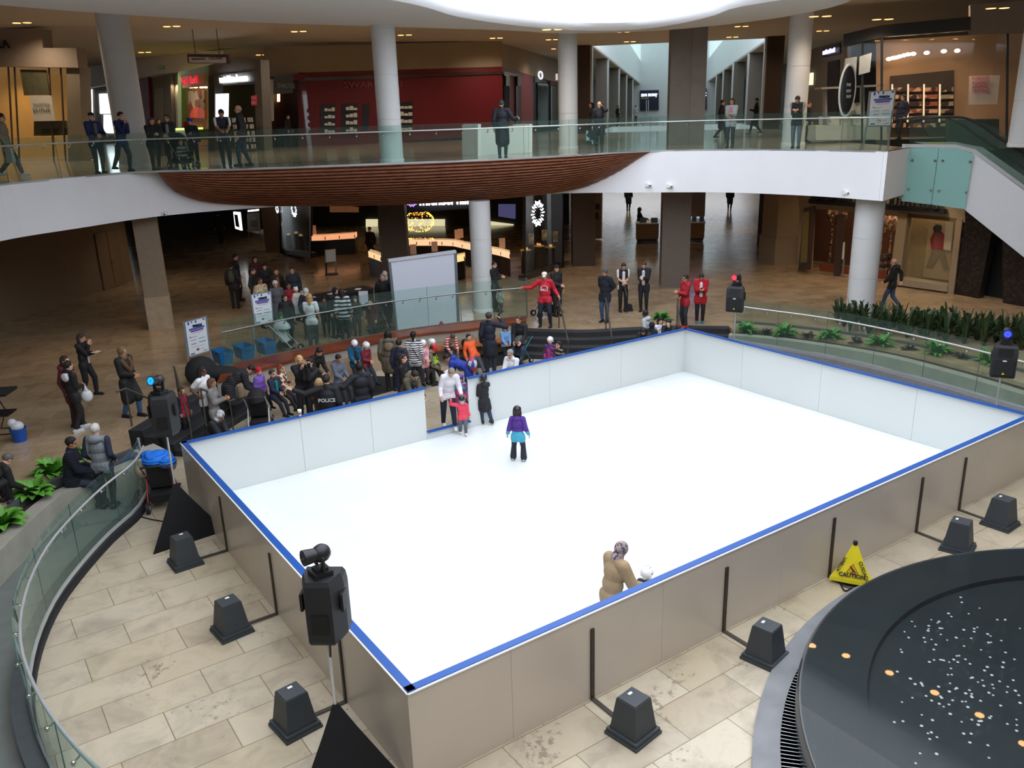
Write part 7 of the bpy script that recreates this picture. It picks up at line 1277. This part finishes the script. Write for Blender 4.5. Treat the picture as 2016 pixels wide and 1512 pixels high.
p_('queue_ginger', 'person with auburn hair and brown scarf in the queue', 1.64, 10, head=(543, 529), z=ZL, hair=('long', '5a2c1a'), top=('jacket', '2a1c18'), inner='8a5a3c', bot='1a1a1c')
p_('queue_teal', 'person in dark teal coat with strap at the right of the queue', 1.72, 0, head=(574, 526), z=ZL, hair=('short', '3a2218'), top=('coat', '1e2a30'), bot='17181b')
p_('queue_beanie', 'person in white knit hat and grey coat in the queue', 1.66, 10, head=(541, 553), z=ZL, top=('coat', '55565a'), bot='1c1c20', hat=('beanie', 'd8d2c8'))
p_('queue_red', 'child in red top in the queue', 1.4, 20, head=(567, 557), z=ZL, skin='m', hair=('long', '2a1a16'), top=('sweater', '8a1420'), bot='1c1c20')
p_('queue_bear', 'toddler in white animal hat and cream coat held in the queue', .95, 30, head=(582, 566), z=ZL+.62, top=('jacket', 'c8c0b4'), bot='b8b0a8', hat=('bear', 'e2dcd6'))
p_('queue_whitehood', 'person in white hood and navy coat bending over the toddler', 1.6, 160, head=(602, 567), z=ZL, hair=('hood', 'd0ccc8'), top=('jacket', '1e2430'), bot='1c1c20', lean=10)
p_('queue_black', 'person in black coat right of the event poster', 1.5, 20, head=(560, 580), z=ZL, hair=('bob', '2a2018'), top=('coat', '121214'), bot='121214')
p_('green_kid', 'child in green lettered shirt behind the ledge glass', 1.1, 170, feet=(560, 684), z=ZL, hair=('short', '4a3a2a'), top=('tee', '148a52'), bot='1c1c20')
p_('volunteer_blonde', 'volunteer with long blonde hair in a white T-shirt at the table', 1.68, 172, head=(608, 578), z=ZL, hair=('long', 'b08a56'), top=('tee', 'd8dade'), bot='2a3438', arms=('low', 'down'))
p_('table_kid', 'child in dark green top across the registration table', 1.28, 5, head=(637, 584), z=ZL, skin='m', hair=('short', '17110f'), top=('sweater', '26302c'), bot='1c1c20', look=18)
p_('striped_sweater', 'volunteer in wide striped sweater with long dark hair at the table', 1.68, 170, head=(672, 568), z=ZL, hair=('long', '2a1a16'), top=('sweater', 'c8ccd2', {'stripe': ('1a1c26', 8.5, .5)}), bot='17181c')
p_('table_dark', 'person in dark hood leaning over the table beside the striped sweater', 1.62, 40, head=(660, 566), z=ZL, hair=('hood', '1c1c20'), top=('jacket', '17181c'), bot='17171a', lean=14)
p_('table_kid_two', 'child in a grey hat across the table right of the striped sweater', 1.26, 0, head=(698, 583), z=ZL, hair=('short', '2a1f1a'), top=('jacket', '2a2c30'), bot='1c1c20', hat=('beanie', '3a3a3c'))
p_('table_maroon', 'child in maroon coat at the right end of the table', 1.26, -30, head=(729, 588), z=ZL, hair=('short', '17120f'), top=('jacket', '4a1620'), bot='1c1c20')
p_('screen_pair', 'person in long black coat left of the projection screen', 1.74, 10, head=(752, 540), z=ZL, hair=('short', '7a7672'), top=('coat', '121317'), bot='121316')
p_('screen_pair_two', 'person with pale headscarf behind the black coat by the screen', 1.72, 10, head=(757, 534), z=ZL-.0, hair=('hijab', 'b0a8a0'), top=('coat', '17181c'), bot='141416')
# far lower level
p_('far_left_walker', 'dark figure walking on the shiny floor at the lower left', 1.78, 165, feet=(436, 480), z=ZL, hair=('short', '15100e'), top=('coat', '101114'), bot='101114', leg='step', far=True)
p_('kiosk_shopper', 'person in long black coat leaning at the tan phone kiosk', 1.68, 100, feet=(1258, 472), z=ZL, hair=('long', '15100e'), top=('coat', '121317'), bot='121316', arms=('fwdlow', 'fwdlow'), far=True)
p_('far_walker', 'dark figure walking away in the lower corridor, left side', 1.78, 170, feet=(1237, 414), z=ZL, hair=('short', '2a1c16'), top=('coat', '17181c'), bot='15161a', leg='step', far=True)
p_('far_walker_two', 'dark figure walking away in the lower corridor, right side', 1.7, 175, feet=(1436, 414), z=ZL, hair=('short', '2a1c16'), top=('coat', '15161a'), bot='15161a', leg='step', far=True)
p_('store_clerk', 'dark dressed clerk behind the jewellery counter by the brown pillar', 1.7, -30, head=(727, 447), z=ZL, hair=('short', '17110f'), top=('jacket', '121316'), bot='121316', far=True)
# ---------------------------------------------------------------- balcony
def up(key, label, x, y, ytop, face, back=.0, **k):
    q = at(x, y, ZU)+FH*(back+.35); H = max(.9, min(1.9, zat(q, ytop)-ZU)); p_(key, label, H=k.pop('H', H), face=face, XY=(q[0], q[1]), z=ZU, **k)
up('u_edge', 'person in beige jacket carrying a white bag at the far left of the balcony', 12, 352, 222, 80, hair=('short', '2a1a14'), top=('jacket', '8a806a'), bot='1c2028', shoe='c0bdb8', leg='walk', arms=('down', 'down'))
up('u_cap', 'person in black cap and navy blue jacket holding the balcony railing', 188, 343, 222, 25, hair=('short', '8a8680'), top=('jacket', '1c2750'), inner='5a5a5e', bot='2a2c30', hat=('cap', '17171a'), arms=('fwdlow', 'low'), fat=1.1)
up('u_lean', 'person in blue jacket leaning on the railing with a leg stretched back', 238, 339, 218, 35, hair=('short', '1c1412'), top=('jacket', '1a2456'), bot='2a3440', leg='lean', lean=14, arms=('chin', 'chin'))
up('u_auburn', 'person with dark red hair in black leaning on the balcony railing', 300, 336, 230, 20, hair=('long', '3a1418'), top=('jacket', '121215'), bot='24262a', lean=16, arms=('hold', 'hold'), fat=1.15)
up('u_glasses', 'person with glasses in charcoal jacket over grey shirt on the balcony', 328, 334, 226, -20, back=.3, hair=('short', '3a2c24'), top=('jacket', '2c2c30'), inner='8a9098', bot='1c1d22', arms=('low', 'low'))
up('u_bluehat', 'child in bright blue hat and navy coat beside the balcony stroller', 366, 331, 228, -10, back=.6, H=1.5, top=('jacket', '191d30'), bot='17181c', hat=('beanie', '2438a8'), arms=('down', 'hold'))
up('u_stripey', 'small child in striped top sitting by the balcony stroller', 350, 335, 285, 20, back=.2, H=1.0, hair=('short', '3a2a20'), top=('sweater', '3a3c40', {'stripe': ('8a8c90', 9.0, .5)}), bot='2a2c30', sit=.3)
up('u_guard', 'security guard in navy vest and white short sleeves leaning on the railing', 441, 332, 213, 5, skin='m', hair=('short', '1c1210'), top=('tee', '171b2c', {'sleeves': 'e0e0e4'}), bot='12141a', lean=12, arms=('reach', 'reach'), look=24, fat=1.1)
up('u_bald', 'bald person in charcoal jacket walking behind the security guard', 464, 331, 206, -100, back=.7, hair=('bald', 'a8826c'), top=('jacket', '2c2a2e'), bot='24344e', leg='step')
up('u_far_maroon', 'person in maroon trousers at the sushi counter', 385, 281, 230, 150, back=0, hair=('long', '2a1c18'), top=('jacket', '24201e'), bot='74182c', far=True)
up('u_far_red', 'person in red jacket in front of the sushi bar', 372, 290, 232, 10, back=0, hair=('short', '2a1c18'), top=('jacket', 'a82030'), bot='1c1c20', far=True)
up('u_far_dark', 'dark haired person behind the person with glasses', 316, 306, 234, 30, back=0, hair=('long', '1c1412'), top=('jacket', '1a1a1e'), bot='17171a', far=True)
up('u_store_dark', 'dark figure inside the glass jewellery storefront on the balcony', 560, 292, 226, 60, back=1.0, hair=('short', '1a1210'), top=('coat', '17171b'), bot='151518', far=True)
up('u_coat', 'person in black overcoat and cap, back turned, at the white counter', 990, 313, 197, 172, back=.15, skin='l', hair=('short', '3a3430'), top=('coat', '171922'), bot='20242c', hat=('cap', '15161a'), hem=.2, arms=('down', (.16, .16, -.14)), fat=1.12)
up('u_phone', 'person in black with a phone at the ear and a patterned shopping bag', 1182, 302, 200, -8, hair=('bald', '8a6a5a'), top=('coat', '131419'), bot='15161b', arms=('ear', 'down'), hem=.1)
up('u_phone_behind', 'dark haired person walking behind the person on the phone', 1171, 285, 202, -60, back=1.0, hair=('long', '151010'), top=('coat', '15161a'), bot='15161a', far=True)
up('u_pink', 'person in pale grey jacket and pink scarf standing at the railing', 1442, 291, 194, -15, skin='m', hair=('bob', '2a1a16'), top=('jacket', '9aa4a8'), inner='c87a84', bot='24262c', arms=('hold', 'low'))
up('u_dark_pink', 'person in black walking behind the pink scarf', 1428, 275, 196, 100, back=.5, hair=('short', '2a1c18'), top=('coat', '15161a'), bot='1a1b20', leg='walk', far=True)
up('u_walk', 'person in black walking left with one foot lifted on the balcony', 1496, 266, 192, -90, back=.5, hair=('short', '1c1412'), top=('coat', '141519'), bot='17181c', leg='walk', arms=('hold', 'down'), far=True)
up('u_folded', 'person in black and cream jacket with forearms folded on the railing', 1573, 292, 186, -10, hair=('short', '2a1c16'), top=('jacket', '1c1d20', {'sleeves': 'a09a8c'}), bot='5c6a7c', lean=14, arms=((.16, -.1, -.10), (.16, -.1, -.10)), look=26, fat=1.12)
up('u_folded_behind', 'person in dark fur collared coat behind the folded arms', 1604, 283, 200, 60, back=.6, hair=('bun', '4a3020'), top=('coat', '1c1c20'), bot='1a1b20', far=True)
up('u_navy', 'person in navy sweater walking near the top of the escalator', 1808, 278, 186, -40, back=1.2, hair=('short', '2a1a14'), top=('jacket', '1a2038'), bot='20242c', leg='step')
up('u_hall_left', 'small distant figure in dark coat in the upper corridor', 1217, 247, 208, 120, back=0, hair=('short', '2a1c16'), top=('coat', '1c1d20'), bot='1a1b20', far=True, H=1.7)
up('u_hall_white', 'small distant figure in white top in the upper corridor', 1252, 244, 206, 140, back=0, hair=('short', '2a1c16'), top=('jacket', 'a8aaac'), bot='2a2c30', far=True, H=1.7)
# ---------------------------------------------------------------- things people hold or wear loose
def held(name, lab, cat, P, mb, m, rz=0):
    o = mb.build(name, m, sm=True, local=True); o.location = tuple(map(float, P)); o.rotation_euler = (0, 0, rz); return tag(o, lab, cat)
def hbox(d): return MB().box((0, 0, 0), d)
PH_ = mat('15161a', .3, noise=0)
held('paper', 'folded white paper held by the person in black with white trim', 'paper', hand('black_placket', 1), hbox((.2, .14, .012)), mat('d2cfc8', .6, noise=0), .6)
P = hand('white_hood', -1); held('plastic_bag', 'white plastic bag with a red mark hanging from the hand', 'bag', P-np.array([0, 0, .32]), MB().ell((0, 0, .06), (.13, .09, .15)).cap((0, 0, .18), (0, 0, .3), .06, .02), mat('cfd2d4', .4, noise=.06))
P = hand('u_edge', -1); held('shopping_bag', 'white bag in the hand of the person at the far left of the balcony', 'bag', P-np.array([0, 0, .42]), MB().box((0, 0, .2), (.1, .3, .4), rz=.5, taper=.8), mat('b8bcb8', .5, noise=.05))
P = hand('u_phone', -1); held('shopping_bag', 'black shopping bag with pale pattern beside the person on the phone', 'bag', P-np.array([0, 0, .5]), MB().box((0, 0, .22), (.14, .36, .44), rz=.5), mat('1a1c20', .5, spots=('16181c', '9ab0b8', 7.0)))
P = hand('u_phone', 1); held('phone', 'phone held at the ear of the person in black on the balcony', 'phone', P, hbox((.015, .07, .14)), PH_)
for k, lab in (('red_right', 'phone in the hands of the person in the bright red puffer'), ('navy_coat', 'phone at the ear of the person in the navy coat')): held('phone', lab, 'phone', hand(k, -1), hbox((.07, .012, .14)), PH_)
held('camera', 'black camera held to the face in the crowd', 'camera', hand('camera_person', 1), MB().box((0, 0, 0), (.08, .13, .09)).cyl((.0, -.0, 0), (-.09, -.06, 0), .04), PH_)
held('red_hat', 'red hat held by the person in black in the crowd', 'hat', (hand('black_dress', 1)+hand('black_dress', -1))/2, MB().ell((0, 0, 0), (.12, .1, .09)), mat('c81c34', .8, noise=.05))
held('white_mask', 'white mask held over the far board by the person in the grey headscarf', 'mask', hand('hijab_grey', 1)+np.array([.12, -.03, .05]), MB().ell((0, 0, 0), (.12, .03, .09)).ell((.1, 0, .02), (.05, .03, .05)), mat('e6e6e8', .5, noise=0))
t = thing('dustpan', 'black long handled dustpan held by the worker in the vest', 'dustpan', (*at(1237, 612, ZL)[:2], ZL), facing(at(1237, 612, ZL), 10)); MB().box((0, 0, .12), (.22, .3, .22), taper=.7).build('pan', PH_, t, local=True); q = hand('vest_worker', 1)-np.array(t.location); q = rot3('Z', -t.rotation_euler.z) @ Vector(q); MB().cyl((0, 0, .2), q, .012, n=8).build('handle', mat('8a7a60', .5), t, local=True)
P = hand('suit_worker', 1); held('paper_cup', 'white paper coffee cup held by the worker in the suit', 'cup', P, MB().lathe([(.01, -.06), (.03, -.06), (.042, .06), (.01, .07)], n=12), mat('e4e2dc', .5, noise=0))
held('pink_paper', 'pink paper held in the crowd beside the purple jacket', 'paper', wpt('girl_redhat', (.2, .22, .75)), hbox((.02, .14, .12)), mat('e88aa0', .6, noise=0))
P = wpt('queue_backpack', (-.17, 0, 1.2)); held('backpack', 'grey green backpack on the person at the end of the queue', 'bag', P, MB().ell((0, 0, 0), (.12, .17, .24)), mat('4a4a42', .8))
P = wpt('blue_bend', (-.02, 0, 1.0)); held('backpack', 'white and red backpack on the bending blue jacket', 'bag', P+np.array([0, -.12, .06]), MB().ell((0, 0, 0), (.13, .15, .2)), mat('c4c8d0', .6, spots=('b83048', '2a4a9a', 8.0)))
q = hand('navy_sit', -1); held('water_bottle', 'dark blue bottle held by the seated person in the navy puffer', 'bottle', q-np.array([0, 0, .05]), MB().lathe([(.01, -.1), (.035, -.1), (.035, .06), (.015, .1), (.015, .13), (.005, .13)], n=12), mat('1c2a3c', .3, noise=0))
held('lime_card', 'lime green slip on the seated navy puffer', 'paper', wpt('navy_sit', (.26, -.1, .98)), hbox((.1, .08, .006)), mat('b8d070', .6, noise=0))
# lettering and emblems on clothing
def backtext(key, s, size, zf, col, depth, front=False, xoff=0):
    p = PEOPLE[key]; sg = 1 if front else -1; X = p['RB'] @ Vector((0, sg, 0)); Z = p['RB'] @ Vector((0, 0, 1)); O = p['T']((sg*(.062*p['r']*p['W']+p['g']+depth), 0, zf*p['H'])); lettering(s, size, O+X*xoff, X, Z, mat(col, .6, noise=0), p['t'], ext=.003, align='CENTER', bold=.002, local=True)
backtext('police', 'POLICE', .115, .17, 'd8dadc', .014)
backtext('red_jersey', 'MILLS', .10, .16, 'e8e6e6', .016, True); p = PEOPLE['red_jersey']; m = MB(); o_ = p['T']((.062*p['r']*p['W']+p['g']+.01, 0, .19*p['H']))
for k in range(7): a = k*PI/6; m.cap(o_+Vector((0, .11*math.cos(a)*1, .05+.05*math.sin(a))), o_+Vector((.004, .09*math.cos(a), .02+.10*math.sin(a))), .012, n=6)
m.build('crest', mat('e8e6e6', .6, noise=0), p['t'], local=True)
for s in (1, -1):
    p = PEOPLE['red_jersey']; el, wr = p['J'][s][:2]; MB().cap(p['sh'][s].lerp(el, .35)-Vector((0, 0, .055)), p['sh'][s].lerp(el, .9)-Vector((0, 0, .05)), .022, .02).build('white_panel', mat('dcdada', .7, noise=0), p['t'], local=True)
p = PEOPLE['black_placket']; MB().beam(p['T']((.062*p['r']*p['W']+p['g']+.006, .0, .27*p['H'])), p['T']((.062*p['r']*p['W']+p['g']+.012, 0, .02*p['H'])), .035, .01).build('white_placket', mat('dcdcdc', .6, noise=0), p['t'], local=True)
p = PEOPLE['white_hood']; MB().ell(p['T']((-.065*p['H'], 0, .275*p['H'])), (.035*p['H'], .085*p['H'], .06*p['H'])).ell(p['T']((.0, 0, .315*p['H'])), (.075*p['H'], .075*p['H'], .025*p['H'])).build('white_hood', mat('d6d6da', .8, noise=.05), p['t'], sm=True, local=True)
p = PEOPLE['fur_hood']; MB().tube([p['T']((.03*p['H'], .07*p['H'], .33*p['H'])), p['T']((.08*p['H'], .05*p['H'], .24*p['H'])), p['T']((.09*p['H'], .0, .15*p['H'])), p['T']((.08*p['H'], -.05*p['H'], .24*p['H'])), p['T']((.03*p['H'], -.07*p['H'], .33*p['H']))], .05, 8).build('fur_trim', mat('6a4e34', .95, noise=.3, ns=40, bump=1, bs=80), p['t'], sm=True, local=True)
p = PEOPLE['striped_back']; MB().tube([p['T']((-.02*p['H'], .06*p['H'], .31*p['H'])), p['T']((-.075*p['H']-p['g'], -.01*p['H'], .2*p['H'])), p['T']((-.06*p['H']-p['g'], -.085*p['H'], .05*p['H']))], .012, 6).build('bag_strap', PH_, p['t'], sm=True, local=True)
p = PEOPLE['olive_parka']; MB().ell(p['T']((-.085*p['H'], 0, .25*p['H'])), (.035*p['H'], .07*p['H'], .08*p['H'])).build('hood', mat('7d705a', .9, noise=.15, bump=.5, bs=60), p['t'], sm=True, local=True)
for k in ('kid_ice',): p = PEOPLE[k]; MB().ell(p['T']((-.07*p['H'], 0, .24*p['H'])), (.035*p['H'], .085*p['H'], .075*p['H'])).build('hood', mat('4a2580', .75, noise=.12), p['t'], sm=True, local=True)
def glasses(k):
    p = PEOPLE[k]; m = MB()
    for s in (-1, 1): m.tube([p['HM']((.40, s*.15+.09*math.cos(a), .03+.07*math.sin(a))) for a in np.linspace(0, 2*PI, 9)], .012*p['hh'], 5); m.tube([p['HM']((.38, s*.25, .04)), p['HM']((.0, s*.35, .04))], .012*p['hh'], 5)
    m.build('glasses', PH_, p['t'], local=True)
for k in ('red_left', 'olive_lean', 'black_glasses', 'u_glasses', 'u_folded', 'u_phone', 'grey_lady', 'white_tee'): glasses(k)
run_jobs()
# ================================================================ light
w = bpy.data.worlds.new('overcast'); sc.world = w; w.use_nodes = True
bg = w.node_tree.nodes['Background']; bg.inputs[0].default_value = lin('eef4ff'); bg.inputs[1].default_value = SKY
def area(name, loc, size, e, col=(1, 1, 1), rot=(0, 0, 0), sy=None, portal=False, spread=180):
    l = bpy.data.lights.new(name, 'AREA'); l.energy = e; l.color = col; l.shape = 'RECTANGLE'; l.size = size; l.size_y = sy or size; l.spread = math.radians(spread)
    o = bpy.data.objects.new(name, l); COL.objects.link(o); o.location = tuple(map(float, loc)); o.rotation_euler = rot
    if portal: l.cycles.is_portal = True
    return o
def spot(name, loc, e, col=(1, .72, .42), ang=120, blend=.8, r=.06, rot=(0, 0, 0)):
    l = bpy.data.lights.new(name, 'SPOT'); l.energy = e; l.color = col; l.spot_size = math.radians(ang); l.spot_blend = blend; l.shadow_soft_size = r
    o = bpy.data.objects.new(name, l); COL.objects.link(o); o.location = tuple(map(float, loc)); o.rotation_euler = rot; return o
area('skylight_portal', (6.6, 5, 12.9), 34, 1, portal=True, rot=(0, 0, 0))
area('corridor_skylight', cp(CLEN*.45, 0, ZC+11.3), 2*CW-1, 800, (.92, 1, 1), rot=(0, 0, math.atan2(U[1], U[0])+PI/2), sy=CLEN*.85)
WARM = (1, .66, .34)
for (x, y) in [(60, 560), (180, 700), (330, 560), (420, 640), (560, 560), (620, 470), (760, 600), (860, 540), (1000, 520), (1120, 560), (1230, 520), (1290, 470), (1420, 560), (1450, 450), (1560, 560), (1680, 560), (1800, 580), (1230, 430), (1900, 620)]:
    p = at(x, y, ZL); spot('recessed_or_fill_lamp', (p[0], p[1], ZS-.03), 115, (1, .78, .54), 130, .9, .08)
for d in (62, 75, 90): 
    for w_ in (-CW-3, CW+3): spot('recessed_or_fill_lamp', cp(d-50, w_, ZS-.03), 70, (1, .85, .66), 140, .9, .1)
for (x, y, z) in UPL: spot('recessed_or_fill_lamp', (x, y, z-.05), 340 if z > 10 else 200, (1, .8, .6), 150, .9, .1)
for (x, d) in ((100, 30), (420, 33), (640, 36), (860, 38), (1040, 38), (1500, 36), (1640, 33), (1850, 31)): p = vd(x, d, ZC); spot('recessed_or_fill_lamp', (p[0], p[1], ZC-.05), 340, (1, .82, .62), 150, .9, .1)  # fill lamps without fixtures, added to brighten the upper gallery
for (P, e, c) in ((PJ2[0]+FH*.8+RH*1.2, 60, WARM), (PJ0[0]+FH*.6+RH*.5, 40, WARM), (at(850, 478, ZL)-FH*3, 60, WARM), (at(660, 490, ZL), 50, WARM), (PAW[0]*.2+PAW[1]*.8-FH*.5, 90, (1, .72, .44)), (PA[0]*.7+PA[1]*.3+FH*2, 60, (1, .66, .4)), (PA[0]*.45+PA[1]*.55+FH*2, 60, (1, .66, .4))): spot('shop_lamp', (P[0], P[1], ZS-.06), e, c, 150, .9, .06)
for (P, e, c) in ((PP[0]*.5+PP[1]*.5+FH*1.3, 120, (1, .74, .4)), (PB[0]*.6+PB[1]*.4+FH*3, 160, (1, .74, .5)), (PB[0]*.25+PB[1]*.75+FH*3, 160, (1, .74, .5)), (PS[0]*.5+PS[1]*.5+FH*.8, 60, (1, .7, .4))): spot('shop_lamp', (P[0], P[1], 9.4), e, c, 150, .9, .06)
sc.view_settings.view_transform = 'Standard'; sc.view_settings.look = 'None'; sc.view_settings.exposure = EXPO; sc.view_settings.gamma = 1; sc.view_settings.use_curve_mapping = False
try:
    sc.cycles.use_denoising = True; sc.cycles.denoiser = 'OPENIMAGEDENOISE'
    sc.cycles.max_bounces = 8; sc.cycles.transparent_max_bounces = 24; sc.cycles.diffuse_bounces = 4; sc.cycles.sample_clamp_indirect = 6; sc.cycles.caustics_reflective = False; sc.cycles.caustics_refractive = False
except Exception: pass
